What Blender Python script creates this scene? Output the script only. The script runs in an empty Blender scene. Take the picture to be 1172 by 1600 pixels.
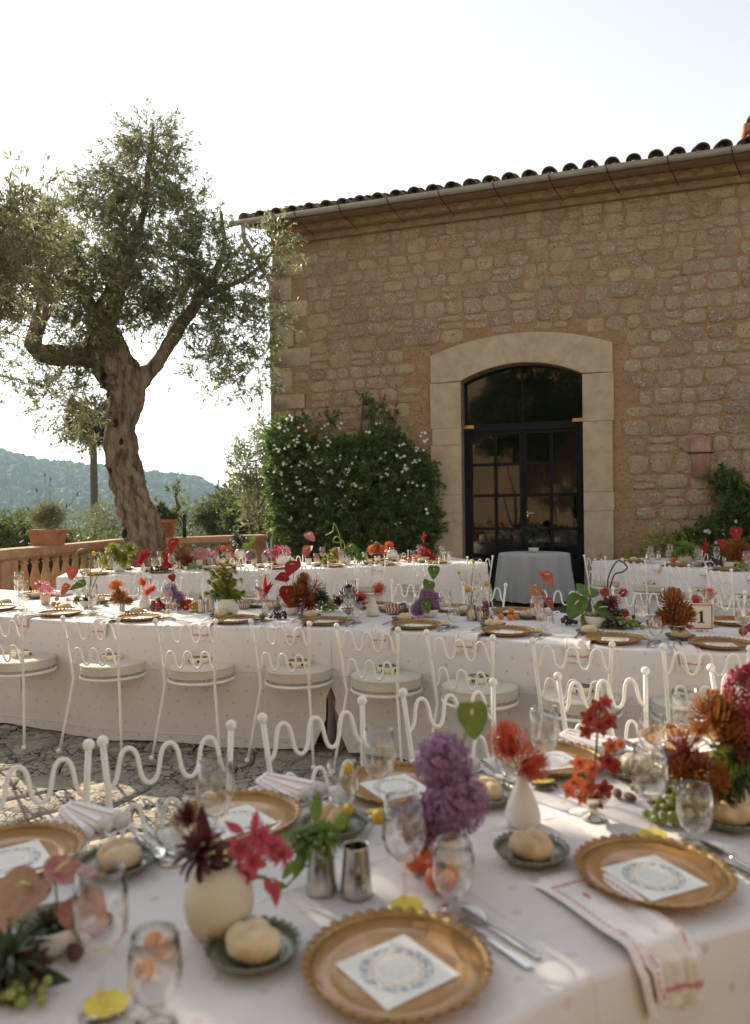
import bpy, math, random
import numpy as np
from mathutils import Vector, Matrix, noise as mnoise

SC = bpy.context.scene
COL = SC.collection
R = math.radians
rnd = random.Random(7)

# ---------------------------------------------------------------- camera
FPX, ROLL, EYE, CX, CY = 1200.0, 0.012, 1.53, 586.0, 790.0      # lens in photo pixels, level camera with a slight roll
cr, sr = math.cos(ROLL), math.sin(ROLL)
cam = bpy.data.objects.new('camera', bpy.data.cameras.new('camera'))
COL.objects.link(cam)
cam.matrix_world = Matrix(((cr, sr, 0, 0), (0, 0, -1, 0), (-sr, cr, 0, EYE), (0, 0, 0, 1)))
cam.data.sensor_fit = 'VERTICAL'; cam.data.sensor_height = 36; cam.data.lens = FPX / 1600 * 36
cam.data.shift_y = -10 / 1600
cam.data.clip_start = 0.05; cam.data.clip_end = 20000
cam.data.dof.use_dof = True; cam.data.dof.focus_distance = 6.0; cam.data.dof.aperture_fstop = 2.6
SC.camera = cam

# ---------------------------------------------------------------- sky, sun, exposure
SUN_EL, SUN_AZ = 29.0, -37.0          # degrees; azimuth measured from the view axis (+Y), negative to the left
w = bpy.data.worlds.new('World'); SC.world = w; w.use_nodes = True
nt = w.node_tree
sky = nt.nodes.new('ShaderNodeTexSky'); sky.sky_type = 'NISHITA'; sky.sun_disc = False
sky.sun_elevation = R(SUN_EL); sky.sun_rotation = R(SUN_AZ); sky.dust_density = 0.3; sky.air_density = 1.0; sky.ozone_density = 1.0
sky.altitude = 200
bg = nt.nodes['Background']; bg.inputs['Strength'].default_value = 0.14
hsv = nt.nodes.new('ShaderNodeHueSaturation'); hsv.inputs['Saturation'].default_value = 0.30       # milky, humid sky
nt.links.new(sky.outputs[0], hsv.inputs['Color']); wm = nt.nodes.new('ShaderNodeMix'); wm.data_type = 'RGBA'; wm.blend_type = 'MULTIPLY'; wm.inputs[0].default_value = 1.0; wm.inputs[7].default_value = (1.0, 0.965, 0.90, 1)
nt.links.new(hsv.outputs[0], wm.inputs[6]); nt.links.new(wm.outputs[2], bg.inputs['Color'])
sun = bpy.data.objects.new('sun', bpy.data.lights.new('sun', 'SUN')); COL.objects.link(sun)
sun.data.energy = 5.0; sun.data.angle = R(0.5); sun.data.color = (1.0, 0.88, 0.70)
S_DIR = Vector((math.sin(R(SUN_AZ)) * math.cos(R(SUN_EL)), math.cos(R(SUN_AZ)) * math.cos(R(SUN_EL)), math.sin(R(SUN_EL))))
sun.rotation_euler = (-S_DIR).to_track_quat('-Z', 'Y').to_euler(); sun.location = S_DIR * 60
SC.view_settings.view_transform = 'Standard'; SC.view_settings.look = 'None'
SC.view_settings.exposure = 0.94; SC.view_settings.gamma = 1.0; SC.view_settings.use_curve_mapping = False
SC.render.engine = 'CYCLES'
SC.cycles.use_denoising = True
SC.cycles.max_bounces = 10; SC.cycles.transparent_max_bounces = 24; SC.cycles.diffuse_bounces = 4
SC.cycles.glossy_bounces = 4; SC.cycles.volume_bounces = 1; SC.cycles.caustics_reflective = False; SC.cycles.caustics_refractive = False
SC.cycles.sample_clamp_indirect = 6.0

# ---------------------------------------------------------------- geometry helpers
def ray(x, y):
    u = (x - CX) / FPX; v = -(y - CY) / FPX
    return Vector((u * cr + v * sr, 1.0, -u * sr + v * cr))
def at(x, y, z):
    d = ray(x, y); t = (z - EYE) / d.z
    return Vector((d.x * t, t, z))
def atd(x, y, depth):
    d = ray(x, y); return Vector((d.x * depth, depth, EYE + d.z * depth))

class MB:
    def __init__(s): s.v = []; s.f = []; s.uv = None
    def add(s, vs, fs):
        o = len(s.v); s.v += [tuple(p) for p in vs]; s.f += [tuple(i + o for i in f) for f in fs]
        return s
    def box(s, x0, x1, y0, y1, z0, z1):
        return s.add([(x0,y0,z0),(x1,y0,z0),(x1,y1,z0),(x0,y1,z0),(x0,y0,z1),(x1,y0,z1),(x1,y1,z1),(x0,y1,z1)],
                     [(0,3,2,1),(4,5,6,7),(0,1,5,4),(1,2,6,5),(2,3,7,6),(3,0,4,7)])
    def bevbox(s, x0, x1, y0, y1, z0, z1, b, jit=0.0, rg=None):
        """box with chamfered edges (8 corners x 3)"""
        vs = []; cs = []
        for (x, sx) in ((x0, 1), (x1, -1)):
            for (y, sy) in ((y0, 1), (y1, -1)):
                for (z, sz) in ((z0, 1), (z1, -1)):
                    j = (rg.uniform(-jit, jit), rg.uniform(-jit, jit), rg.uniform(-jit, jit)) if rg else (0, 0, 0)
                    vs += [(x + j[0], y + sy*b + j[1], z + sz*b + j[2]), (x + sx*b + j[0], y + j[1], z + sz*b + j[2]), (x + sx*b + j[0], y + sy*b + j[1], z + j[2])]
        c = lambda i, j, k, a: (i*4 + j*2 + k)*3 + a
        F = []
        for i in (0, 1):
            F.append((c(i,0,0,0), c(i,0,1,0), c(i,1,1,0), c(i,1,0,0)))
            F.append((c(0,i,0,1), c(1,i,0,1), c(1,i,1,1), c(0,i,1,1)))
            F.append((c(0,0,i,2), c(0,1,i,2), c(1,1,i,2), c(1,0,i,2)))
        for i in (0, 1):
            for j in (0, 1):
                F.append((c(i,j,0,0), c(i,j,1,0), c(i,j,1,1), c(i,j,0,1)))
                F.append((c(i,0,j,0), c(i,1,j,0), c(i,1,j,2), c(i,0,j,2)))
                F.append((c(0,i,j,1), c(1,i,j,1), c(1,i,j,2), c(0,i,j,2)))
        for i in (0, 1):
            for j in (0, 1):
                for k in (0, 1): F.append((c(i,j,k,0), c(i,j,k,1), c(i,j,k,2)))
        return s.add(vs, F)
    def tube(s, pts, r, n=8, cap=True):
        pts = [Vector(p) for p in pts]; m = len(pts)
        rr = r if hasattr(r, '__len__') else [r] * m
        up = None; vs = []; fs = []
        for i, p in enumerate(pts):
            t = (pts[min(i+1, m-1)] - pts[max(i-1, 0)])
            t = t.normalized() if t.length > 1e-9 else Vector((0, 0, 1))
            if up is None:
                up = Vector((1, 0, 0)) if abs(t.x) < .8 else Vector((0, 1, 0))
            up = (up - t * up.dot(t)); up.normalize()
            b = t.cross(up)
            for k in range(n):
                a = 2 * math.pi * k / n
                vs.append(p + (up * math.cos(a) + b * math.sin(a)) * rr[i])
        for i in range(m - 1):
            for k in range(n):
                k2 = (k + 1) % n
                fs.append((i*n+k, i*n+k2, (i+1)*n+k2, (i+1)*n+k))
        if cap:
            fs.append(tuple(range(n - 1, -1, -1))); fs.append(tuple((m-1)*n + k for k in range(n)))
        return s.add(vs, fs)
    def lathe(s, prof, n=24, c=(0, 0, 0), mod=None):
        vs = []; fs = []; m = len(prof)
        for i, (r, z) in enumerate(prof):
            for k in range(n):
                a = 2 * math.pi * k / n
                q = r if mod is None else r * mod(a, i, z)
                vs.append((c[0] + q * math.cos(a), c[1] + q * math.sin(a), c[2] + z))
        for i in range(m - 1):
            for k in range(n):
                k2 = (k + 1) % n
                fs.append((i*n+k, i*n+k2, (i+1)*n+k2, (i+1)*n+k))
        if prof[0][0] > 1e-6: fs.append(tuple(range(n - 1, -1, -1)))
        if prof[-1][0] > 1e-6: fs.append(tuple((m-1)*n + k for k in range(n)))
        return s.add(vs, fs)
    def sphere(s, c, r, n=10, m=6, sc=(1, 1, 1), fn=None):
        vs = [(0, 0, -1)]; fs = []
        for i in range(1, m):
            ph = -math.pi/2 + math.pi * i / m
            for k in range(n):
                a = 2 * math.pi * k / n; vs.append((math.cos(ph)*math.cos(a), math.cos(ph)*math.sin(a), math.sin(ph)))
        vs.append((0, 0, 1)); L = len(vs) - 1
        for k in range(n): fs.append((0, 1 + (k+1) % n, 1 + k)); fs.append((L, L - n + k, L - n + (k+1) % n))
        for i in range(m - 2):
            for k in range(n):
                a = 1 + i*n; fs.append((a+k, a+(k+1) % n, a+n+(k+1) % n, a+n+k))
        out = []
        for p in vs:
            q = r if fn is None else r * fn(p)
            out.append((c[0]+p[0]*q*sc[0], c[1]+p[1]*q*sc[1], c[2]+p[2]*q*sc[2]))
        return s.add(out, fs)
    def strip(s, centers, sides, cup=None):
        """ribbon petal: centre points with side vectors; three verts across"""
        m = len(centers); vs = []; fs = []
        for i in range(m):
            c_ = Vector(centers[i]); sd = Vector(sides[i]); u = Vector(cup[i]) if cup else Vector((0, 0, 0))
            vs += [c_ - sd + u, c_, c_ + sd + u]
        for i in range(m - 1):
            a = i * 3
            fs += [(a, a+1, a+4, a+3), (a+1, a+2, a+5, a+4)]
        return s.add(vs, fs)
    def mesh(s, name, mat=None, smooth=True):
        me = bpy.data.meshes.new(name); me.from_pydata(s.v, [], s.f)
        if s.uv is not None:
            ul = me.uv_layers.new(name='UVMap'); li = np.empty(len(me.loops), dtype=np.int32)
            me.loops.foreach_get('vertex_index', li)
            ul.data.foreach_set('uv', np.array(s.uv, dtype=np.float32)[li].ravel())
        if smooth: me.polygons.foreach_set('use_smooth', [True] * len(me.polygons))
        if mat: me.materials.append(mat)
        me.update(); return me

def tag(o, label=None, cat=None, group=None, kind=None):
    if label: o['label'] = label
    if cat: o['category'] = cat
    if group: o['group'] = group
    if kind: o['kind'] = kind
    return o
def obj(name, me, parent=None, loc=None, mtx=None, mat=None):
    o = bpy.data.objects.new(name, me); COL.objects.link(o)
    if parent is not None: o.parent = parent
    if mtx is not None: o.matrix_basis = mtx
    elif loc is not None: o.location = loc
    if mat is not None:
        o.material_slots[0].link = 'OBJECT'; o.material_slots[0].material = mat
    return o
def thing(name, label, cat, loc=(0, 0, 0), rz=0.0, group=None, mtx=None):
    o = bpy.data.objects.new(name, None); COL.objects.link(o)
    o.empty_display_size = .05
    if mtx is not None: o.matrix_basis = mtx
    else: o.location = loc; o.rotation_euler = (0, 0, rz)
    return tag(o, label, cat, group)
def copy_tree(o, parent=None):
    c = o.copy(); COL.objects.link(c); c.parent = parent
    for ch in o.children: copy_tree(ch, c)
    return c
def aim(loc, d, roll=0.0, s=1.0):
    """matrix placing local +Z along d"""
    d = Vector(d).normalized()
    q = d.to_track_quat('Z', 'Y').to_matrix().to_4x4()
    return Matrix.Translation(Vector(loc)) @ q @ Matrix.Rotation(roll, 4, 'Z') @ Matrix.Diagonal((s, s, s, 1))
ORD = ['first', 'second', 'third', 'fourth', 'fifth', 'sixth', 'seventh', 'eighth', 'ninth', 'tenth', 'eleventh', 'twelfth']
def fbm(p, o=3):
    return mnoise.fractal(Vector(p), 1.0, 2.0, o, noise_basis='PERLIN_ORIGINAL')

def quad_cloud(name, base, dirs, nrm, L, W, mat, fold=0.25):
    """one mesh of many leaves: base (N,3), unit dirs, unit normals, lengths, widths; each leaf two folded triangles pairs"""
    base = np.asarray(base, float); dirs = np.asarray(dirs, float); nrm = np.asarray(nrm, float)
    L = np.asarray(L, float)[:, None]; W = np.asarray(W, float)[:, None]
    side = np.cross(dirs, nrm); side /= (np.linalg.norm(side, axis=1, keepdims=True) + 1e-9)
    up = np.cross(side, dirs)
    n = len(base); V = np.empty((n, 4, 3))
    V[:, 0] = base; V[:, 2] = base + dirs * L
    mid = base + dirs * L * .5
    V[:, 1] = mid + side * W * .5 + up * W * fold
    V[:, 3] = mid - side * W * .5 + up * W * fold
    me = bpy.data.meshes.new(name)
    me.vertices.add(n * 4); me.vertices.foreach_set('co', V.ravel())
    me.loops.add(n * 6); idx = (np.arange(n)[:, None] * 4 + np.array([0, 1, 2, 0, 2, 3])[None]).astype(np.int32)
    me.loops.foreach_set('vertex_index', idx.ravel())
    me.polygons.add(n * 2); me.polygons.foreach_set('loop_start', (np.arange(n * 2) * 3).astype(np.int32))
    me.update(calc_edges=True); me.validate()
    me.materials.append(mat); return me
def unit(a): return a / (np.linalg.norm(a, axis=1, keepdims=True) + 1e-9)
def twigs(ng, lobes, per, tlen, nleaf, droop=0.0, shell=0.5, outward=.6, up=.25, keep=None):
    """lobes: list of (centre, radii, weight). Returns leaf base, dir plus twig start/end arrays"""
    ST = []; EN = []
    for (c, r, wgt) in lobes:
        n = int(per * wgt); d = unit(ng.normal(size=(n, 3)))
        rad = ng.uniform(0, 1, (n, 1)) ** (1/3.) * (1 - shell) + shell * ng.uniform(.75, 1.0, (n, 1))
        st = np.array(c) + d * rad * np.array(r)
        td = unit(d * outward + ng.normal(size=(n, 3)) * .55 + np.array([0, 0, up - droop]))
        ln = tlen * ng.uniform(.5, 1.3, (n, 1))
        ST.append(st); EN.append(st + td * ln)
    ST = np.concatenate(ST); EN = np.concatenate(EN)
    if keep is not None: k_ = keep((ST + EN) / 2); ST, EN = ST[k_], EN[k_]
    n = len(ST); t = ng.uniform(0, 1, (n, nleaf, 1))
    sag = -0.25 * droop * tlen * t ** 2
    P = ST[:, None] * (1 - t) + EN[:, None] * t; P[..., 2] += sag[..., 0]
    td = unit(EN - ST)[:, None].repeat(nleaf, 1)
    D = td * .75 + ng.normal(size=(n, nleaf, 3)) * .55; D[..., 2] -= droop * .3
    return P.reshape(-1, 3), unit(D.reshape(-1, 3)), ST, EN
def twig_mesh(name, ST, EN, r, mat):
    n = len(ST); d = unit(EN - ST); a = np.cross(d, np.array([0, 0, 1.0])); a = unit(a + 1e-6); b = np.cross(d, a)
    V = np.empty((n, 4, 3)); V[:, 0] = ST + a * r; V[:, 1] = ST - a * r * .5 + b * r * .86; V[:, 2] = ST - a * r * .5 - b * r * .86; V[:, 3] = EN
    F = (np.arange(n)[:, None, None] * 4 + np.array([[0, 1, 3], [1, 2, 3], [2, 0, 3]])[None]).reshape(-1, 3)
    me = bpy.data.meshes.new(name); me.from_pydata(V.reshape(-1, 3).tolist(), [], F.tolist()); me.materials.append(mat); return me
# ---------------------------------------------------------------- materials
def nodes(name):
    m = bpy.data.materials.new(name); m.use_nodes = True
    t = m.node_tree; t.nodes.clear(); return m, t
def N(t, kind, **kw):
    n = t.nodes.new(kind)
    for k, v in kw.items():
        if k in n.inputs.keys() if hasattr(n.inputs, 'keys') else False: n.inputs[k].default_value = v
        else: setattr(n, k, v)
    return n
def col(c): return (c[0], c[1], c[2], 1.0)
def mixrgb(t, fac, a, b):
    n = t.nodes.new('ShaderNodeMix'); n.data_type = 'RGBA'
    for inp, v in ((n.inputs[0], fac), (n.inputs[6], a), (n.inputs[7], b)):
        if hasattr(v, 'is_linked'): t.links.new(v, inp)
        elif isinstance(v, (int, float)): inp.default_value = v
        else: inp.default_value = col(v)
    return n.outputs[2]
def math_(t, op, a, b=None, c=None):
    n = t.nodes.new('ShaderNodeMath'); n.operation = op
    for i, v in enumerate((a, b, c)):
        if v is None: continue
        if hasattr(v, 'is_linked'): t.links.new(v, n.inputs[i])
        else: n.inputs[i].default_value = v
    return n.outputs[0]
def ramp(t, fac, stops):
    n = t.nodes.new('ShaderNodeValToRGB'); e = n.color_ramp.elements
    e[0].position, e[0].color = stops[0][0], col(stops[0][1]); e[1].position, e[1].color = stops[-1][0], col(stops[-1][1])
    for p, c in stops[1:-1]:
        x = e.new(p); x.color = col(c)
    t.links.new(fac, n.inputs[0]); return n.outputs[0]
def coords(t, space='Object', rand=True):
    tc = t.nodes.new('ShaderNodeTexCoord')
    v = tc.outputs[space]
    if rand:
        oi = t.nodes.new('ShaderNodeObjectInfo'); mm = t.nodes.new('ShaderNodeVectorMath'); mm.operation = 'ADD'
        sc = math_(t, 'MULTIPLY', oi.outputs['Random'], 53.0)
        t.links.new(v, mm.inputs[0]); t.links.new(sc, mm.inputs[1]); v = mm.outputs[0]
    return v
def noise_(t, vec, scale, detail=4, rough=.6, dist=0.0):
    n = t.nodes.new('ShaderNodeTexNoise'); n.inputs['Scale'].default_value = scale; n.inputs['Detail'].default_value = detail
    n.inputs['Roughness'].default_value = rough; n.inputs['Distortion'].default_value = dist
    t.links.new(vec, n.inputs['Vector']); return n.outputs[0]
def out(t, sh):
    o = t.nodes.new('ShaderNodeOutputMaterial'); t.links.new(sh, o.inputs['Surface'])
def bumpn(t, h, strength=.4, dist=.01):
    b = t.nodes.new('ShaderNodeBump'); b.inputs['Strength'].default_value = strength; b.inputs['Distance'].default_value = dist
    t.links.new(h, b.inputs['Height']); return b.outputs[0]
def MAT(name, c1, c2=None, rough=.7, scale=6., metal=0., bump=0., bscale=None, bdist=.01, var=0., coat=0., transl=0., spec=.5, sheen=0., stretch=None, mid=(.35, .65), trough=None):
    m, t = nodes(name)
    c2 = c2 or tuple(x * .75 for x in c1)
    v = coords(t)
    if stretch:
        mp = t.nodes.new('ShaderNodeMapping'); mp.inputs['Scale'].default_value = stretch; t.links.new(v, mp.inputs['Vector']); v = mp.outputs[0]
    nz = noise_(t, v, scale, 5, .65)
    cc = ramp(t, nz, [(mid[0], c2), (mid[1], c1)])
    if var:
        oi = t.nodes.new('ShaderNodeObjectInfo')
        hs = t.nodes.new('ShaderNodeHueSaturation')
        t.links.new(math_(t, 'MULTIPLY_ADD', oi.outputs['Random'], var, 1 - var / 2), hs.inputs['Value'])
        t.links.new(cc, hs.inputs['Color']); cc = hs.outputs[0]
    p = t.nodes.new('ShaderNodeBsdfPrincipled')
    t.links.new(cc, p.inputs['Base Color'])
    p.inputs['Roughness'].default_value = rough; p.inputs['Metallic'].default_value = metal
    p.inputs['Coat Weight'].default_value = coat; p.inputs['Coat Roughness'].default_value = .1
    p.inputs['Specular IOR Level'].default_value = spec; p.inputs['Sheen Weight'].default_value = sheen
    if bump:
        b = bumpn(t, noise_(t, v, bscale or scale * 3, 6, .7), bump, bdist); t.links.new(b, p.inputs['Normal'])
    sh = p.outputs[0]
    if transl:
        tr = t.nodes.new('ShaderNodeBsdfTranslucent'); t.links.new(cc, tr.inputs['Color'])
        mx = t.nodes.new('ShaderNodeMixShader'); mx.inputs[0].default_value = transl
        t.links.new(sh, mx.inputs[1]); t.links.new(tr.outputs[0], mx.inputs[2]); sh = mx.outputs[0]
    out(t, sh); return m

def glass_mat(name, tint=(1, 1, 1), ior=1.45, wave=0.0, boost=1.0, edge=None):
    m, t = nodes(name)
    lw = t.nodes.new('ShaderNodeLayerWeight'); lw.inputs['Blend'].default_value = .5; f0 = ((ior - 1) / (ior + 1)) ** 2      # Schlick on both sides of a thin wall
    f = math_(t, 'MULTIPLY_ADD', math_(t, 'POWER', lw.outputs['Facing'], 4.0), 1 - f0, f0)
    tr = t.nodes.new('ShaderNodeBsdfTransparent')
    if edge: t.links.new(mixrgb(t, math_(t, 'POWER', lw.outputs['Facing'], 2.5), tint, edge), tr.inputs['Color'])
    else: tr.inputs['Color'].default_value = col(tint)
    gl = t.nodes.new('ShaderNodeBsdfGlossy'); gl.inputs['Roughness'].default_value = .02; gl.inputs['Color'].default_value = (1, .97, .92, 1)
    if wave:
        v = coords(t, rand=True); b = bumpn(t, noise_(t, v, 1.6, 2, .5), wave, .02); t.links.new(b, gl.inputs['Normal'])
    mx = t.nodes.new('ShaderNodeMixShader')
    if boost != 1: f = math_(t, 'MINIMUM', math_(t, 'MULTIPLY', f, boost), 1.0)
    t.links.new(f, mx.inputs[0])
    t.links.new(tr.outputs[0], mx.inputs[1]); t.links.new(gl.outputs[0], mx.inputs[2]); out(t, mx.outputs[0]); return m

# stone for wall and mortar, ashlar, paving
def stone_mat(name, a, b, speck, amt, bump=.6):
    m, t = nodes(name); v = coords(t)
    n1 = noise_(t, v, 5, 5, .65); c0 = ramp(t, n1, [(.3, b), (.7, a)])
    oi = t.nodes.new('ShaderNodeObjectInfo'); hs = t.nodes.new('ShaderNodeHueSaturation')
    t.links.new(math_(t, 'MULTIPLY_ADD', oi.outputs['Random'], .32, .84), hs.inputs['Value'])
    t.links.new(math_(t, 'MULTIPLY_ADD', oi.outputs['Random'], .02, .49), hs.inputs['Hue'])
    t.links.new(c0, hs.inputs['Color'])
    n2 = noise_(t, v, 26, 4, .75, .8); msk = ramp(t, n2, [(.54, (0, 0, 0)), (.60, (1, 1, 1))])
    n4 = noise_(t, v, 3, 2, .5)
    fac = math_(t, 'MULTIPLY', math_(t, 'MULTIPLY', msk, amt), ramp(t, n4, [(.35, (.25, .25, .25)), (.6, (1, 1, 1))]))
    cc = mixrgb(t, fac, hs.outputs[0], speck)
    n5 = noise_(t, v, 30, 4, .75); dk = ramp(t, n5, [(.36, (1, 1, 1)), (.44, (0, 0, 0))])
    cc = mixrgb(t, math_(t, 'MULTIPLY', dk, .7), cc, (.07, .05, .035))
    p = t.nodes.new('ShaderNodeBsdfPrincipled'); p.inputs['Roughness'].default_value = .93; p.inputs['Specular IOR Level'].default_value = .2
    t.links.new(cc, p.inputs['Base Color'])
    h = math_(t, 'ADD', noise_(t, v, 16, 6, .75), math_(t, 'MULTIPLY', n2, .6))
    t.links.new(bumpn(t, h, bump, .03), p.inputs['Normal']); out(t, p.outputs[0]); return m
M_STONE = stone_mat('rubble stone', (.385, .295, .20), (.29, .215, .14), (.56, .475, .37), .9)
M_STONE_BUFF = stone_mat('buff rubble stone', (.42, .305, .19), (.32, .225, .135), (.52, .41, .28), .6)
M_QUOIN = stone_mat('dressed sandstone', (.52, .40, .26), (.41, .30, .18), (.56, .47, .34), .3, .35)
M_MORTAR = stone_mat('lime mortar', (.45, .30, .165), (.34, .215, .11), (.52, .41, .275), .45, .8)
M_SURROUND = MAT('door surround limestone', (.52, .43, .31), (.42, .335, .225), .9, 5, bump=.5, bscale=22, bdist=.015, var=.05, spec=.2)
M_TERRA = MAT('terracotta', (.46, .2, .1), (.33, .13, .06), .85, 9, bump=.25, bscale=40, var=.2)
M_BALU = MAT('sandstone balustrade', (.52, .32, .185), (.38, .21, .11), .9, 6, bump=.4, bscale=26, var=.12, spec=.2)
M_TILE = MAT('old roof tile', (.24, .165, .10), (.10, .075, .05), .9, 9, bump=.5, bscale=30, var=.4, spec=.2)
M_TILE_EAVE = MAT('eave tile', (.36, .2, .105), (.25, .13, .065), .9, 8, bump=.4, bscale=24, var=.25, spec=.2)
M_ZINC = MAT('zinc gutter', (.42, .39, .33), (.33, .30, .25), .8, 5, metal=0, bump=.1, spec=.2)
M_IRON = MAT('black iron', (.012, .011, .010), (.02, .018, .015), .5, 20)
M_DOOR = MAT('black door frame', (.008, .007, .006), (.012, .010, .008), .6, 12, bump=.05, spec=.15)
M_GLASSDOOR = glass_mat('door glass', (.30, .29, .26), 1.5, .05, 1.25)
M_BRASS = MAT('brass', (.62, .43, .16), (.5, .33, .1), .35, 14, metal=.9)
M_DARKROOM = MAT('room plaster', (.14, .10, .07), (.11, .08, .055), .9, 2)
M_CURTAIN = MAT('grey curtain', (.16, .16, .165), (.12, .12, .125), .9, 30, sheen=.2)
M_PLASTER = MAT('ochre plaster', (.52, .37, .21), (.43, .29, .155), .9, 1.2, bump=.3, bscale=18)
M_WHITE_IRON = MAT('white painted iron', (.84, .815, .76), (.62, .56, .47), .5, 26, bump=.15, bscale=90, bdist=.003, var=.08, mid=(.22, .36))
M_CUSHION = MAT('cream cushion canvas', (.62, .575, .48), (.55, .51, .42), .85, 5, bump=.2, bscale=180, bdist=.002, sheen=.2)
M_BARK = MAT('olive bark', (.40, .31, .22), (.14, .10, .065), .95, 11, bump=1.0, bscale=16, bdist=.12, stretch=(1, 1, .20), mid=(.36, .56), spec=.15)
M_BARK2 = MAT('twig bark', (.14, .11, .075), (.09, .07, .05), .9, 20)
M_KNOT = MAT('knot hollow', (.018, .013, .009), (.03, .02, .014), 1.0, 20)
def leaf_mat(name, a, b, tr=.4, rough=.5, sc=1.3):
    m, t = nodes(name); g = t.nodes.new('ShaderNodeNewGeometry'); v = coords(t, rand=True)
    f = math_(t, 'ADD', math_(t, 'MULTIPLY', g.outputs['Random Per Island'], .6), math_(t, 'MULTIPLY', noise_(t, v, sc, 2, .5), .4))
    cc = ramp(t, f, [(.15, b), (.85, a)])
    p = t.nodes.new('ShaderNodeBsdfPrincipled'); p.inputs['Roughness'].default_value = rough; p.inputs['Specular IOR Level'].default_value = .4
    t.links.new(cc, p.inputs['Base Color'])
    tl = t.nodes.new('ShaderNodeBsdfTranslucent'); t.links.new(cc, tl.inputs['Color'])
    mx = t.nodes.new('ShaderNodeMixShader'); mx.inputs[0].default_value = tr
    t.links.new(p.outputs[0], mx.inputs[1]); t.links.new(tl.outputs[0], mx.inputs[2]); out(t, mx.outputs[0]); return m
M_OLIVE = leaf_mat('olive leaf', (.36, .36, .19), (.14, .155, .075), .5, .45)
M_JASM = leaf_mat('jasmine leaf', (.19, .27, .075), (.055, .105, .026), .5, .4)
M_SHRUB = leaf_mat('green shrub leaf', (.16, .19, .07), (.06, .09, .03), .45)  # plain green foliage, tone varied per leaf
M_PALE = leaf_mat('pale shrub leaf', (.30, .31, .17), (.14, .17, .07), .5)
M_PALM = leaf_mat('palm leaf', (.09, .10, .045), (.04, .05, .02), .3)
M_SCRUB = leaf_mat('valley tree leaf', (.10, .125, .05), (.045, .065, .025), .4)
M_LAVENDER = leaf_mat('lavender leaf', (.26, .27, .13), (.14, .16, .07), .4)
M_PETALW = MAT('white petal', (.85, .83, .76), (.75, .74, .66), .6, 30, transl=.35)
M_GRAVELPAV = MAT('paving joint earth', (.20, .165, .125), (.07, .056, .042), .98, 9, bump=.8, bscale=30, bdist=.02, spec=.1)
def paving_mat():
    m, t = nodes('cracked paving stone'); v = coords(t)
    n1 = noise_(t, v, 3.2, 6, .7); c0 = ramp(t, n1, [(.3, (.32, .28, .225)), (.55, (.48, .43, .35)), (.75, (.55, .50, .42))])
    mu = t.nodes.new('ShaderNodeTexVoronoi'); mu.feature = 'DISTANCE_TO_EDGE'; mu.inputs['Scale'].default_value = 10.0
    dv = t.nodes.new('ShaderNodeVectorMath'); dv.operation = 'ADD'
    nn = t.nodes.new('ShaderNodeTexNoise'); nn.inputs['Scale'].default_value = 9; nn.inputs['Detail'].default_value = 4; t.links.new(v, nn.inputs['Vector'])
    sc = t.nodes.new('ShaderNodeVectorMath'); sc.operation = 'SCALE'; sc.inputs['Scale'].default_value = .22
    t.links.new(nn.outputs['Color'], sc.inputs[0]); t.links.new(v, dv.inputs[0]); t.links.new(sc.outputs[0], dv.inputs[1]); t.links.new(dv.outputs[0], mu.inputs['Vector'])
    ck = ramp(t, mu.outputs['Distance'], [(.02, (1, 1, 1)), (.06, (0, 0, 0))])
    ckm = math_(t, 'MULTIPLY', ck, ramp(t, noise_(t, v, 2.2, 2, .5), [(.38, (0, 0, 0)), (.52, (1, 1, 1))]))
    pits = ramp(t, noise_(t, v, 38, 4, .75), [(.34, (1, 1, 1)), (.44, (0, 0, 0))])
    cc = mixrgb(t, math_(t, 'MULTIPLY', ckm, .85), c0, (.045, .036, .028)); cc = mixrgb(t, math_(t, 'MULTIPLY', pits, .5), cc, (.09, .075, .06))
    p = t.nodes.new('ShaderNodeBsdfPrincipled'); p.inputs['Roughness'].default_value = .9; p.inputs['Specular IOR Level'].default_value = .25
    t.links.new(cc, p.inputs['Base Color'])
    h = math_(t, 'SUBTRACT', noise_(t, v, 14, 7, .75), math_(t, 'ADD', math_(t, 'MULTIPLY', ckm, .5), math_(t, 'MULTIPLY', pits, .3)))
    t.links.new(bumpn(t, h, .9, .035), p.inputs['Normal']); out(t, p.outputs[0]); return m
M_PAVE = paving_mat()

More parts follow.
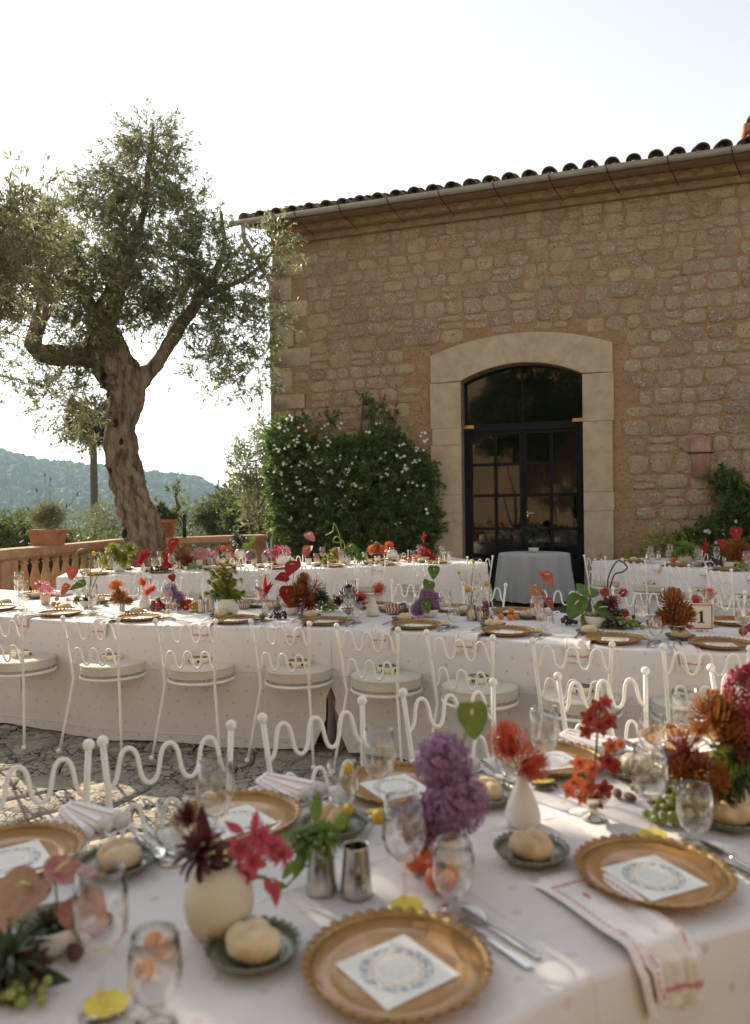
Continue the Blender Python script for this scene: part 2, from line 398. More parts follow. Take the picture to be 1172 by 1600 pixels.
def cloth_mat(name, base, motif, step=.125, fine=True):
    m, t = nodes(name)
    uv = t.nodes.new('ShaderNodeUVMap'); sp = t.nodes.new('ShaderNodeSeparateXYZ'); t.links.new(uv.outputs[0], sp.inputs[0])
    u = math_(t, 'DIVIDE', sp.outputs[0], step); v = math_(t, 'DIVIDE', sp.outputs[1], step * .62)
    row = math_(t, 'FLOOR', v); u2 = math_(t, 'MULTIPLY_ADD', math_(t, 'MODULO', math_(t, 'ADD', row, 100.0), 2.0), .5, u)
    wn = t.nodes.new('ShaderNodeTexWhiteNoise'); wn.noise_dimensions = '2D'
    cv = t.nodes.new('ShaderNodeCombineXYZ'); t.links.new(math_(t, 'FLOOR', u2), cv.inputs[0]); t.links.new(row, cv.inputs[1]); t.links.new(cv.outputs[0], wn.inputs['Vector'])
    jx = math_(t, 'MULTIPLY', math_(t, 'SUBTRACT', wn.outputs[0], .5), .55)
    fx = math_(t, 'MULTIPLY', math_(t, 'SUBTRACT', math_(t, 'FRACT', math_(t, 'ADD', u2, 100.0)), math_(t, 'ADD', .5, jx)), step)
    fy = math_(t, 'MULTIPLY', math_(t, 'SUBTRACT', math_(t, 'FRACT', math_(t, 'ADD', v, 100.0)), .5), step * .62)
    r = math_(t, 'SQRT', math_(t, 'ADD', math_(t, 'MULTIPLY', fx, fx), math_(t, 'MULTIPLY', fy, fy)))
    an = math_(t, 'ARCTAN2', fy, fx)
    ringr = math_(t, 'ABSOLUTE', math_(t, 'SUBTRACT', r, .0066))
    petals = math_(t, 'GREATER_THAN', math_(t, 'SINE', math_(t, 'MULTIPLY', an, 7.0)), -.35)
    ring = math_(t, 'MULTIPLY', math_(t, 'LESS_THAN', ringr, .0022), petals)
    dot = math_(t, 'LESS_THAN', r, .0028)
    f = math_(t, 'MULTIPLY', math_(t, 'MAXIMUM', ring, dot), math_(t, 'MULTIPLY_ADD', wn.outputs[0], .35, .28))
    vv = coords(t, 'Object', False)
    b2 = mixrgb(t, noise_(t, vv, 1.3, 3, .5), tuple(x * .95 for x in base), base)
    cc = mixrgb(t, f, b2, motif)
    p = t.nodes.new('ShaderNodeBsdfPrincipled'); p.inputs['Roughness'].default_value = .85; p.inputs['Specular IOR Level'].default_value = .2
    p.inputs['Sheen Weight'].default_value = .15
    t.links.new(cc, p.inputs['Base Color'])
    def crease(c_, per, off):
        q = math_(t, 'SUBTRACT', math_(t, 'FRACT', math_(t, 'ADD', math_(t, 'DIVIDE', c_, per), off)), .5)
        return math_(t, 'EXPONENT', math_(t, 'MULTIPLY', math_(t, 'MULTIPLY', q, q), -(per / .006) ** 2))
    cs_ = math_(t, 'ADD', crease(sp.outputs[0], .58, 10.2), crease(sp.outputs[1], .41, 10.35))
    h = math_(t, 'ADD', math_(t, 'MULTIPLY', noise_(t, vv, 320, 2, .5), .12), math_(t, 'ADD', noise_(t, vv, 4, 5, .6, .8), math_(t, 'MULTIPLY', cs_, .35)))
    t.links.new(bumpn(t, h, .45, .014), p.inputs['Normal']); 
    tl = t.nodes.new('ShaderNodeBsdfTranslucent'); t.links.new(cc, tl.inputs['Color'])
    mx = t.nodes.new('ShaderNodeMixShader'); mx.inputs[0].default_value = .12
    t.links.new(p.outputs[0], mx.inputs[1]); t.links.new(tl.outputs[0], mx.inputs[2]); out(t, mx.outputs[0]); return m
M_CLOTH = cloth_mat('printed tablecloth', (.83, .79, .77), (.42, .17, .14))
M_LINEN = MAT('blue grey linen', (.40, .405, .415), (.34, .345, .355), .9, 60, bump=.15, bscale=300, bdist=.002, sheen=.2)
def napkin_mat():
    m, t = nodes('embroidered napkin')
    uv = t.nodes.new('ShaderNodeUVMap'); sp = t.nodes.new('ShaderNodeSeparateXYZ'); t.links.new(uv.outputs[0], sp.inputs[0])
    U, V = sp.outputs[0], sp.outputs[1]
    du = math_(t, 'MINIMUM', U, math_(t, 'SUBTRACT', 1.0, U)); dv = math_(t, 'MINIMUM', V, math_(t, 'SUBTRACT', 1.0, V))
    dd = math_(t, 'MINIMUM', du, math_(t, 'MULTIPLY', dv, 1.7))
    wob = math_(t, 'MULTIPLY', math_(t, 'SINE', math_(t, 'MULTIPLY', math_(t, 'ADD', U, V), 150.0)), .012)
    line = math_(t, 'LESS_THAN', math_(t, 'ABSOLUTE', math_(t, 'SUBTRACT', math_(t, 'ADD', dd, wob), .14)), .017)
    vo = t.nodes.new('ShaderNodeTexVoronoi'); vo.inputs['Scale'].default_value = 5.0; t.links.new(uv.outputs[0], vo.inputs['Vector'])
    sp2 = math_(t, 'MULTIPLY', math_(t, 'LESS_THAN', vo.outputs['Distance'], .17), math_(t, 'GREATER_THAN', dd, .2))
    cc = mixrgb(t, math_(t, 'MULTIPLY', math_(t, 'MAXIMUM', line, sp2), .8), (.78, .73, .70), (.46, .10, .13))
    p = t.nodes.new('ShaderNodeBsdfPrincipled'); p.inputs['Roughness'].default_value = .9; p.inputs['Specular IOR Level'].default_value = .2
    t.links.new(cc, p.inputs['Base Color']); out(t, p.outputs[0]); return m
M_NAPKIN = napkin_mat()
def card_mat():
    m, t = nodes('printed menu card'); tc = t.nodes.new('ShaderNodeTexCoord'); sp = t.nodes.new('ShaderNodeSeparateXYZ'); t.links.new(tc.outputs['Object'], sp.inputs[0])
    x, y = sp.outputs[0], sp.outputs[1]
    r = math_(t, 'SQRT', math_(t, 'ADD', math_(t, 'MULTIPLY', x, x), math_(t, 'MULTIPLY', y, y)))
    a = math_(t, 'ARCTAN2', y, x)
    r2 = math_(t, 'ADD', r, math_(t, 'MULTIPLY', math_(t, 'SINE', math_(t, 'MULTIPLY', a, 12.0)), .0022))
    gold = math_(t, 'LESS_THAN', math_(t, 'ABSOLUTE', math_(t, 'SUBTRACT', r2, .041)), .0016)
    leafb = math_(t, 'LESS_THAN', math_(t, 'ABSOLUTE', math_(t, 'SUBTRACT', r, .0535)), .0075)
    nz = noise_(t, tc.outputs['Object'], 190, 3, .6)
    leaf = math_(t, 'MULTIPLY', leafb, math_(t, 'GREATER_THAN', nz, .47))
    inr = math_(t, 'LESS_THAN', r, .030)
    ln = math_(t, 'LESS_THAN', math_(t, 'FRACT', math_(t, 'MULTIPLY', y, 150.0)), .38)
    tx = math_(t, 'GREATER_THAN', noise_(t, tc.outputs['Object'], 330, 1, .5), .46)
    txt = math_(t, 'MULTIPLY', math_(t, 'MULTIPLY', inr, ln), tx)
    cc = mixrgb(t, math_(t, 'MULTIPLY', leaf, .8), (.84, .82, .77), (.27, .31, .35))
    cc = mixrgb(t, math_(t, 'MULTIPLY', gold, .85), cc, (.66, .42, .10)); cc = mixrgb(t, math_(t, 'MULTIPLY', txt, .6), cc, (.45, .40, .36))
    p = t.nodes.new('ShaderNodeBsdfPrincipled'); p.inputs['Roughness'].default_value = .6; t.links.new(cc, p.inputs['Base Color']); out(t, p.outputs[0]); return m
M_CARD = card_mat()
M_CHARGER = MAT('amber charger glass', (.46, .26, .095), (.38, .20, .07), .26, 5, metal=.1, coat=.6)
M_GOLDRIM = MAT('gold scalloped rim', (.42, .25, .09), (.27, .145, .045), .35, 20, metal=.3)
M_GREENPL = MAT('green bread plate', (.20, .215, .15), (.13, .145, .095), .22, 10, metal=.1, coat=.6)
M_BREAD = MAT('pale bread crust', (.70, .56, .36), (.50, .32, .15), .85, 10, bump=.5, bscale=60, mid=(.32, .58), var=.12)
M_PUMP = MAT('white pumpkin skin', (.70, .62, .42), (.5, .44, .26), .5, 9)
M_GLASS = glass_mat('wine glass', (.975, .975, .97), 1.5, 0.0, 2.0, (.80, .79, .77))
M_SILVER = MAT('polished silver', (.62, .58, .52), (.52, .48, .42), .16, 12, metal=1.0, bump=.03, bscale=60)
M_STEEL = MAT('cutlery steel', (.80, .80, .79), (.74, .74, .73), .22, 12, metal=1.0)
M_CERAM = MAT('cream ceramic', (.66, .585, .455), (.58, .505, .38), .55, 6, bump=.1, bscale=70, bdist=.003)
M_CERAMW = MAT('white ceramic', (.74, .70, .62), (.66, .62, .54), .5, 6, bump=.1, bscale=70, bdist=.003)
M_CERAMP = MAT('blush ceramic', (.62, .45, .38), (.55, .38, .31), .55, 6)
M_YTAG = MAT('yellow paper tag', (.80, .66, .10), (.70, .55, .06), .7, 30)
M_TAMB = MAT('cream tambourine wood', (.80, .73, .50), (.74, .66, .43), .6, 15)
M_RED = MAT('red border ink', (.42, .10, .07), (.36, .08, .05), .7, 10)
M_CREAMPAPER = MAT('cream paper', (.78, .73, .60), (.74, .69, .56), .8, 10)
M_BLACKINK = MAT('black ink', (.02, .018, .015), (.03, .025, .02), .7, 10)
def ikat_mat():
    m, t = nodes('red zigzag glaze'); tc = t.nodes.new('ShaderNodeTexCoord'); sp = t.nodes.new('ShaderNodeSeparateXYZ'); t.links.new(tc.outputs['Object'], sp.inputs[0])
    a = math_(t, 'MULTIPLY', math_(t, 'ARCTAN2', sp.outputs[1], sp.outputs[0]), 2.9)
    zz = math_(t, 'PINGPONG', math_(t, 'MULTIPLY', sp.outputs[2], 30.0), .5)
    f = math_(t, 'LESS_THAN', math_(t, 'FRACT', math_(t, 'ADD', math_(t, 'ADD', a, zz), 20.0)), .45)
    cc = mixrgb(t, f, (.74, .66, .60), (.30, .045, .05)); p = t.nodes.new('ShaderNodeBsdfPrincipled'); p.inputs['Roughness'].default_value = .3
    t.links.new(cc, p.inputs['Base Color']); out(t, p.outputs[0]); return m
M_IKAT = ikat_mat()
def petal(name, a, b, tr=.35, rough=.5, sc=25): return MAT(name, a, b, rough, sc, transl=tr, var=.15)
def spathe_mat(name, a, b, tr=.35, rough=.45, vein=.35):
    """waxy heart shaped spathe: paler veins fanning from the stem, blotched towards the rim"""
    m, t = nodes(name); tc = t.nodes.new('ShaderNodeTexCoord'); sp = t.nodes.new('ShaderNodeSeparateXYZ'); t.links.new(tc.outputs['Object'], sp.inputs[0]); v = coords(t)
    an = math_(t, 'ARCTAN2', sp.outputs[0], math_(t, 'ADD', sp.outputs[1], .12))
    wob = math_(t, 'MULTIPLY', noise_(t, v, 3.0, 3, .5), .5)
    w_ = math_(t, 'ABSOLUTE', math_(t, 'SINE', math_(t, 'MULTIPLY', math_(t, 'ADD', an, wob), 5.5)))
    line = ramp(t, w_, [(.0, (1, 1, 1)), (.16, (0, 0, 0))])
    base = ramp(t, noise_(t, v, 2.6, 5, .65), [(.3, b), (.68, a)])
    cc = mixrgb(t, math_(t, 'MULTIPLY', line, vein), base, tuple(min(.85, x * 1.35 + .06) for x in a))
    p = t.nodes.new('ShaderNodeBsdfPrincipled'); p.inputs['Roughness'].default_value = rough; t.links.new(cc, p.inputs['Base Color'])
    t.links.new(bumpn(t, math_(t, 'SUBTRACT', noise_(t, v, 9, 3, .6), math_(t, 'MULTIPLY', line, .8)), .5, .05), p.inputs['Normal'])
    tl = t.nodes.new('ShaderNodeBsdfTranslucent'); t.links.new(cc, tl.inputs['Color'])
    mx = t.nodes.new('ShaderNodeMixShader'); mx.inputs[0].default_value = tr
    t.links.new(p.outputs[0], mx.inputs[1]); t.links.new(tl.outputs[0], mx.inputs[2]); out(t, mx.outputs[0]); return m
P_RED = spathe_mat('red spathe', (.58, .03, .022), (.38, .014, .014), .35, .38, .2)
P_CORAL = spathe_mat('coral spathe', (.72, .22, .15), (.55, .12, .08), .35)
P_PEACH = spathe_mat('peach spathe', (.72, .56, .36), (.66, .33, .24), .4)
P_BLUSH = spathe_mat('blush pink spathe', (.70, .40, .34), (.58, .17, .17), .4)
P_GREEN = spathe_mat('green spathe', (.20, .34, .06), (.11, .21, .03), .35)
P_LIME = spathe_mat('lime spathe', (.38, .48, .11), (.25, .35, .065), .4)
P_LILAC = petal('lilac floret', (.50, .30, .46), (.36, .19, .34), .4)
P_DKLILAC = petal('allium heart', (.19, .09, .16), (.11, .065, .09), .1)
P_PIN = petal('pincushion coral', (.80, .16, .055), (.60, .07, .03), .35)
P_ORCH2 = petal('light orange orchid', (.64, .19, .075), (.46, .085, .035), .35)
P_RUST = petal('rust petal', (.48, .20, .035), (.26, .08, .02), .3)
P_ORANGE = petal('orange bloom', (.76, .28, .06), (.55, .15, .03), .35)
P_ORCHID = petal('dark red orchid', (.40, .06, .035), (.20, .02, .018), .3)
P_BURG = petal('burgundy leaf', (.13, .02, .022), (.06, .012, .015), .25)
P_ROSE = petal('rose petal', (.62, .12, .17), (.42, .05, .08), .35)
P_PINK = petal('pale pink petal', (.80, .42, .42), (.66, .22, .24), .35)
P_AMAR = petal('amaranth tassel', (.40, .085, .10), (.25, .04, .05), .25)
P_YELLOW = petal('yellow button', (.72, .50, .03), (.52, .34, .015), .2)
P_YGREEN = petal('yellow green leaf', (.42, .42, .06), (.24, .28, .035), .4)
P_FRESH = petal('fresh green leaf', (.22, .33, .06), (.09, .16, .025), .4)
P_DARKG = petal('dark foliage', (.055, .085, .025), (.03, .045, .015), .3)
P_STEM = petal('green stem', (.16, .21, .06), (.09, .13, .03), .1)
M_GRAPEG = MAT('green grape', (.34, .40, .10), (.24, .30, .06), .3, 10, transl=.25, var=.2, coat=.2)
M_GRAPED = MAT('dark grape', (.045, .014, .022), (.025, .01, .014), .3, 10, var=.3, coat=.2)
M_KUMQ = MAT('kumquat skin', (.72, .25, .03), (.6, .18, .02), .4, 20, bump=.1, bscale=120, bdist=.002, var=.15)
M_PERS = MAT('persimmon skin', (.66, .145, .025), (.52, .09, .015), .3, 12, var=.15, coat=.2)
M_FIG = MAT('fig skin', (.16, .06, .035), (.09, .03, .02), .5, 12, var=.3)
M_TOMATO = MAT('red pepper skin', (.36, .045, .02), (.22, .02, .012), .35, 12, var=.2)
# ================================================================ SETTING
# terrace slab
TP = [(-10.6, -22), (-5.35, 10.0), (-4.75, 13.6), (-4.1, 14.65), (-1.7, 15.0), (-1.2, 40), (24, 40), (24, -22)]
mb = MB(); n = len(TP)
mb.add([(x, y, -0.03) for x, y in TP] + [(x, y, -9) for x, y in TP], [tuple(range(n))[::-1]] + [(i, (i+1) % n, n + (i+1) % n, n + i) for i in range(n)])
mb.f[0] = tuple(range(n))
ground = tag(obj('ground', mb.mesh('terrace', M_GRAVELPAV, False)), kind='structure')

# cracked flagstones: Voronoi cells clipped one by one
def cell_poly(pts, i, cand):
    p = pts[i]; poly = [(p[0]-1, p[1]-1), (p[0]+1, p[1]-1), (p[0]+1, p[1]+1), (p[0]-1, p[1]+1)]
    for j in cand:
        q = pts[j]; mx, my = (p[0]+q[0])/2, (p[1]+q[1])/2; dx, dy = q[0]-p[0], q[1]-p[1]
        out_ = []
        for a in range(len(poly)):
            A, B = poly[a], poly[(a+1) % len(poly)]
            da = (A[0]-mx)*dx + (A[1]-my)*dy; db = (B[0]-mx)*dx + (B[1]-my)*dy
            if da <= 0: out_.append(A)
            if da*db < 0:
                t_ = da/(da-db); out_.append((A[0]+(B[0]-A[0])*t_, A[1]+(B[1]-A[1])*t_))
        poly = out_
        if not poly: return []
    return poly
def flagstone(poly, c, rg, h0):
    """irregular slab with a worn, rounded top edge, local to c"""
    sub = []
    m = len(poly)
    for a in range(m):
        A, B = poly[a], poly[(a+1) % m]; L = math.hypot(B[0]-A[0], B[1]-A[1]); k = max(1, int(L/.11))
        for q in range(k):
            t_ = q/k; j = .02 if q else .008
            sub.append((A[0]+(B[0]-A[0])*t_ + rg.uniform(-j, j), A[1]+(B[1]-A[1])*t_ + rg.uniform(-j, j)))
    cx_, cy_ = c; k = len(sub); tx, ty = rg.uniform(-.008, .008), rg.uniform(-.008, .008)
    def ring(s_, z): return [((x-cx_)*s_, (y-cy_)*s_, z + ((x-cx_)*tx + (y-cy_)*ty)*s_ + rg.uniform(-.002, .002)) for x, y in sub]
    vs = ring(.985, -.03) + ring(.985, h0-.014) + ring(.94, h0) + ring(.45, h0 + .004) + [(0, 0, h0 + .003)]
    fs = []
    for r_ in range(3):
        for a in range(k): fs.append((r_*k+a, r_*k+(a+1) % k, (r_+1)*k+(a+1) % k, (r_+1)*k+a))
    for a in range(k): fs.append((3*k+a, 3*k+(a+1) % k, 4*k))
    return vs, fs
rg = random.Random(11); G = .29; pts = []; gi = {}
for ix in range(-20, 25):
    for iy in range(6, 40):
        x = ix*G + rg.uniform(-.12, .12) + (iy % 2)*.12; y = iy*G + rg.uniform(-.12, .12)
        gi[(ix, iy)] = len(pts); pts.append((x, y))
cells = []
for (ix, iy), i in gi.items():
    x, y = pts[i]
    if y < 2.0 or y > 10.8 or x < -.5*y - .6 or x > .5*y + .6 or x < -5.0: continue
    cand = [gi[(ix+a, iy+b)] for a in range(-2, 3) for b in range(-2, 3) if (a or b) and (ix+a, iy+b) in gi]
    pl = cell_poly(pts, i, cand)
    if len(pl) >= 3:
        vis = -3.2 < x < .4 and 2.6 < y < 5.8            # the strip of paving between the tables
        cells.append(((0 if vis else 1, y), (x, y), pl))
cells.sort(key=lambda c: c[0])
rest = MB()
for k, (_, c, pl) in enumerate(cells):
    vs, fs = flagstone(pl, c, rg, rg.uniform(-.006, .010))
    if k < 290:
        b = MB(); b.add(vs, fs); obj('paving_stone', b.mesh('paving_stone', M_PAVE), ground, (c[0], c[1], 0))
    else: rest.add([(v[0]+c[0], v[1]+c[1], v[2]) for v in vs], fs)
tag(obj('outer_paving', rest.mesh('outer_paving', M_PAVE), ground), kind='stuff')

# valley and hills: one polar sheet to the horizon
RIDGE = [(-3000, 70), (-900, 74), (-439, 62), (-397, 52), (-346, 44.5), (-270, 36), (-243, 31), (-214, 28), (-197, 22), (-177, 14), (-158, 8), (-117, 2), (-40, -6), (200, -10), (600, 0), (1500, 30), (3000, 50)]
def ridge(u900):
    for (a, za), (b, zb) in zip(RIDGE, RIDGE[1:]):
        if a <= u900 <= b: return za + (zb - za) * (u900 - a) / (b - a)
    return 60
def land(x, y):
    r = math.hypot(x, y)
    zr = ridge(max(-2999, min(2999, x / y * 900))) if y > r * .25 else 55.0
    nz = 5 * fbm((x / 130, y / 130, 1.7), 4) * min(1, r / 200)
    dep = max(y, r * .25) if y > 0 else r
    if dep < 30: z = -8.5
    elif dep < 260: z = -8.5 - 38 * ((dep - 30) / 230)
    elif dep < 900:
        q = (dep - 260) / 640; q = q * q * (3 - 2 * q); z = -46.5 + (zr + 46.5) * q
    elif dep < 1500: z = zr - 30 * (dep - 900) / 600
    else: z = (zr - 30) * max(.2, 1 - (dep - 1500) / 3000)
    k = 1 if dep < 850 else max(0, 1 - (dep - 850) / 50) if dep < 900 else .3
    return z + nz * k
rs = [5, 12, 20, 30, 45, 70, 100, 140, 190, 250, 310, 370, 430, 490, 550, 610, 670, 730, 790, 850, 900, 930, 970, 1030, 1120, 1300, 1700, 2500, 4000, 7000]
azs = list(np.arange(-180, -48, 6.0)) + list(np.arange(-48, 12, .75)) + list(np.arange(12, 180, 6.0))
mb = MB(); na = len(azs)
for r_ in rs:
    for a in azs:
        ar = R(a); y = r_ * math.cos(ar); x = r_ * math.sin(ar)
        if abs(a) < 60: x, y = x / math.cos(ar), y / math.cos(ar)
        mb.v.append((x, y, land(x, y)))
for i in range(len(rs) - 1):
    for k in range(na): mb.f.append((i*na+k, (i+1)*na+k, (i+1)*na+(k+1) % na, i*na+(k+1) % na))
M_HILL = MAT('wooded hillside soil', (.085, .10, .045), (.05, .065, .03), 1.0, .02, bump=.6, bscale=.25, bdist=1.0)
hills = tag(obj('hills', mb.mesh('hills', M_HILL)), kind='structure')

# the wood on the far hillside reads as one mass
rg = random.Random(5); mb = MB(); cnt = 0
blob = MB(); blob.sphere((0, 0, 0), 1, 8, 6)
bv = np.array(blob.v)
while cnt < 4600:
    dep = 230 + 690 * rg.random() ** .75; u = rg.uniform(-.53, -.10); x = u * dep
    s_ = rg.uniform(2.6, 5.6) * (.7 + .5 * dep / 900); z = land(x, dep)
    j = np.array([rg.uniform(.65, 1.25) for _ in range(len(bv))])[:, None]
    vv = bv * j * np.array([s_ * rg.uniform(.8, 1.3), s_ * rg.uniform(.8, 1.3), s_ * rg.uniform(.8, 1.5)]) + np.array([x, dep, z + s_ * .35])
    o = len(mb.v); mb.v += vv.tolist(); mb.f += [tuple(i + o for i in f) for f in blob.f]; cnt += 1
M_WOOD = leaf_mat('far wood foliage', (.10, .14, .055), (.03, .05, .022), .1, .9, .05)
tag(obj('hillside_wood', mb.mesh('hillside_wood', M_WOOD, False)), 'dense dark green wood covering the hazy far hillside', 'wood', kind='stuff')

# the air between here and the hills
mb = MB().box(-2600, 2600, -400, 1600, -75, 105)
hz = tag(obj('haze', mb.mesh('haze', None, False)), kind='stuff')
m, t = nodes('haze air'); vp = t.nodes.new('ShaderNodeVolumePrincipled')
vp.inputs['Color'].default_value = (.58, .80, 1.0, 1); vp.inputs['Density'].default_value = .00027; vp.inputs['Anisotropy'].default_value = .25
o_ = t.nodes.new('ShaderNodeOutputMaterial'); t.links.new(vp.outputs[0], o_.inputs['Volume']); hz.data.materials.append(m)

# ================================================================ THE STONE HOUSE
HA = 19.0; W0 = Vector((2.48, 13.0, 0))
house = thing('stone_house', 'long rubble stone house with tiled eave and big arched glass door', 'house', W0, R(-HA))
HI = (Matrix.Translation(W0) @ Matrix.Rotation(R(-HA), 4, 'Z')).inverted()
def onwall(px, py, off=0.0):
    """pixel -> (x along wall, z) on the plane y=-off of the house frame"""
    o = HI @ Vector((0, 0, EYE)); d = HI.to_3x3() @ ray(px, py); t_ = (-off - o.y) / d.y
    p = o + d * t_; return p.x, p.z
XL, XR, ZT_ = -4.6, 8.0, 6.71
AX, AS, AC = 1.02, 3.67, 3.915                         # door opening half width, spring, crown
def arc(x, half, spring, crown):
    r_ = (half**2 + (crown-spring)**2) / (2*(crown-spring)); return crown - r_ + math.sqrt(max(r_*r_ - x*x, 0))
mb = MB()
def quad(mb, a, b, c, d): mb.add([a, b, c, d], [(0, 1, 2, 3)])
def panel(mb, x0, x1, z0, z1, y=0): quad(mb, (x0, y, z0), (x1, y, z0), (x1, y, z1), (x0, y, z1))
panel(mb, XL, -AX, 0, ZT_); panel(mb, AX, XR, 0, ZT_)
for i in range(16):
    x0 = -AX + 2*AX*i/16; x1 = -AX + 2*AX*(i+1)/16
    quad(mb, (x0, 0, arc(x0, AX, AS, AC)), (x1, 0, arc(x1, AX, AS, AC)), (x1, 0, ZT_), (x0, 0, ZT_))
    quad(mb, (x0, 0, arc(x0, AX, AS, AC)), (x0, .6, arc(x0, AX, AS, AC)), (x1, .6, arc(x1, AX, AS, AC)), (x1, 0, arc(x1, AX, AS, AC)))
for sx in (-1, 1): quad(mb, (sx*AX, 0, 0), (sx*AX, .6, 0), (sx*AX, .6, AS), (sx*AX, 0, AS))
quad(mb, (XL, 0, 0), (XL, 0, ZT_), (XL, 9, ZT_+2.4), (XL, 9, 0)); quad(mb, (XR, 0, 0), (XR, 0, ZT_), (XR, 9, ZT_+2.4), (XR, 9, 0))
quad(mb, (XL, 9, 0), (XR, 9, 0), (XR, 9, ZT_+2.4), (XL, 9, ZT_+2.4))
wall = obj('wall', mb.mesh('house_wall', M_MORTAR, False), house)
# dim room behind the glass
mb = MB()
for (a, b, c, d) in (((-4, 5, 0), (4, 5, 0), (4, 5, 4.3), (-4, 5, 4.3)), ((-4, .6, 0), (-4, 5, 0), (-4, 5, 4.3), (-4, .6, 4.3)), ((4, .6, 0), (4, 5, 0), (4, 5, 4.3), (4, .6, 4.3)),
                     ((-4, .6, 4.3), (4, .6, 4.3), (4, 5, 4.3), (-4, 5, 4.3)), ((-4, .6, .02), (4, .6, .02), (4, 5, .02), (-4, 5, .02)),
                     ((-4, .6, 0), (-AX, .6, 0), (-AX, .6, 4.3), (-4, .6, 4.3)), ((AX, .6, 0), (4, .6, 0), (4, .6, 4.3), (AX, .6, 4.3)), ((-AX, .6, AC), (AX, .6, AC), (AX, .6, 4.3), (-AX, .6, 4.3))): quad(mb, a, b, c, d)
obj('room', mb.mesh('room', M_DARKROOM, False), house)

# rubble stones laid in rough courses
rg = random.Random(21)
def rubble(x0, x1, z0, z1, proud, rg, round_=.22):
    w_, h_ = x1-x0, z1-z0; cx_, cz_ = (x0+x1)/2, (z0+z1)/2; k = 11; ol = []
    ex = rg.uniform(3.2, 7.0)
    ph = rg.uniform(0, 6.28)
    for a in range(k):
        th = 2*math.pi*a/k + rg.uniform(-.13, .13)
        c_, s_ = math.cos(th), math.sin(th)
        q = (abs(c_)**ex + abs(s_)**ex) ** (-1/ex) * rg.uniform(.92, 1.07)
        ol.append((c_*q*w_/2, s_*q*h_/2))
    vs = []; tiltx, tiltz = rg.uniform(-.03, .03), rg.uniform(-.04, .04)
    for (s_, y) in ((1.0, .02), (.97, -proud*.55), (.84, -proud), (.42, -proud*1.12)):
        for (x, z) in ol: vs.append((x*s_, y + (tiltx*x + tiltz*z if y < 0 else 0) + rg.uniform(-.003, .003), z*s_))
    vs.append((0, -proud*1.1, 0)); fs = []
    for r_ in range(3):
        for a in range(k): fs.append((r_*k+a, r_*k+(a+1) % k, (r_+1)*k+(a+1) % k, (r_+1)*k+a))
    for a in range(k): fs.append((3*k+a, 3*k+(a+1) % k, 4*k))
    return vs, fs, (cx_, 0, cz_)
stones = []; z = .02
while z < 6.25:
    h_ = rg.uniform(.20, .34) if z < 4.6 else rg.uniform(.18, .29)
    x = XL + (.45 if int(z*3) % 2 else .7) + rg.uniform(-.05, .05)
    while x < 7.6:
        w_ = rg.uniform(.22, .52) * (1 if z < 5 else .85)
        g_ = rg.uniform(.012, .035)
        zz0, zz1 = z + rg.uniform(-.012, .018), z + h_ - rg.uniform(.0, .03)
        if rg.random() < .16:           # two small ones on top of each other
            mid_ = (zz0 + zz1)/2; sub = [(zz0, mid_-.015), (mid_+.015, zz1)]
        else: sub = [(zz0, zz1)]
        for (a, b) in sub:
            xs = (x + g_/2, x + w_ - g_/2)
            top = arc(max(-1.6, min(1.6, (xs[0]+xs[1])/2)), 1.62, 4.12, 4.46)
            if xs[1] > -1.60 and xs[0] < 1.58 and a < top: continue
            stones.append((xs, (a, b), z))
        x += w_
    z += h_
# keep those in the picture as parts, largest first by nearness to the door axis
def inview(s_): return -4.6 < s_[0][0] < 3.9
vis = [s_ for s_ in stones if inview(s_)]; oth = [s_ for s_ in stones if not inview(s_)]
area = lambda s_: (s_[0][1]-s_[0][0]) * (s_[1][1]-s_[1][0])
vis.sort(key=lambda s_: -area(s_))
restA = MB()
for k, s_ in enumerate(vis + oth):
    zc = (s_[1][0]+s_[1][1])/2; xc = (s_[0][0]+s_[0][1])/2
    top = max(0, min(1, (zc - 4.3)/1.6)); buff = rg.random() < .10 + .85*top + (.25 if xc < -3.0 else 0)
    proud = rg.uniform(.006, .015) * (1 - .45*top)
    vs, fs, c = rubble(*s_[0], *s_[1], proud, rg)
    if k < 290 and inview(s_):
        b = MB(); b.add(vs, fs); obj('stone', b.mesh('stone', M_STONE_BUFF if buff else M_STONE), wall, c)
    else: restA.add([(v[0]+c[0], v[1]+c[1], v[2]+c[2]) for v in vs], fs)
if restA.v: tag(obj('small_stone_infill', restA.mesh('small_stone_infill', M_STONE), wall), kind='stuff')
# quoins on the corner
z = .0; k = 0
while z < 6.1:
    h_ = [.42, .30, .5, .36, .55, .33, .46][k % 7]; w_ = [.72, .42, .66, .40, .78, .45][k % 6]
    b = MB().bevbox(0, w_ - .02, -.014 - .006*(k % 3), .06, .012, h_ - .012, .012, .004, rg)
    obj('quoin', b.mesh('quoin', M_QUOIN), wall, (XL - .012, 0, z)); z += h_; k += 1
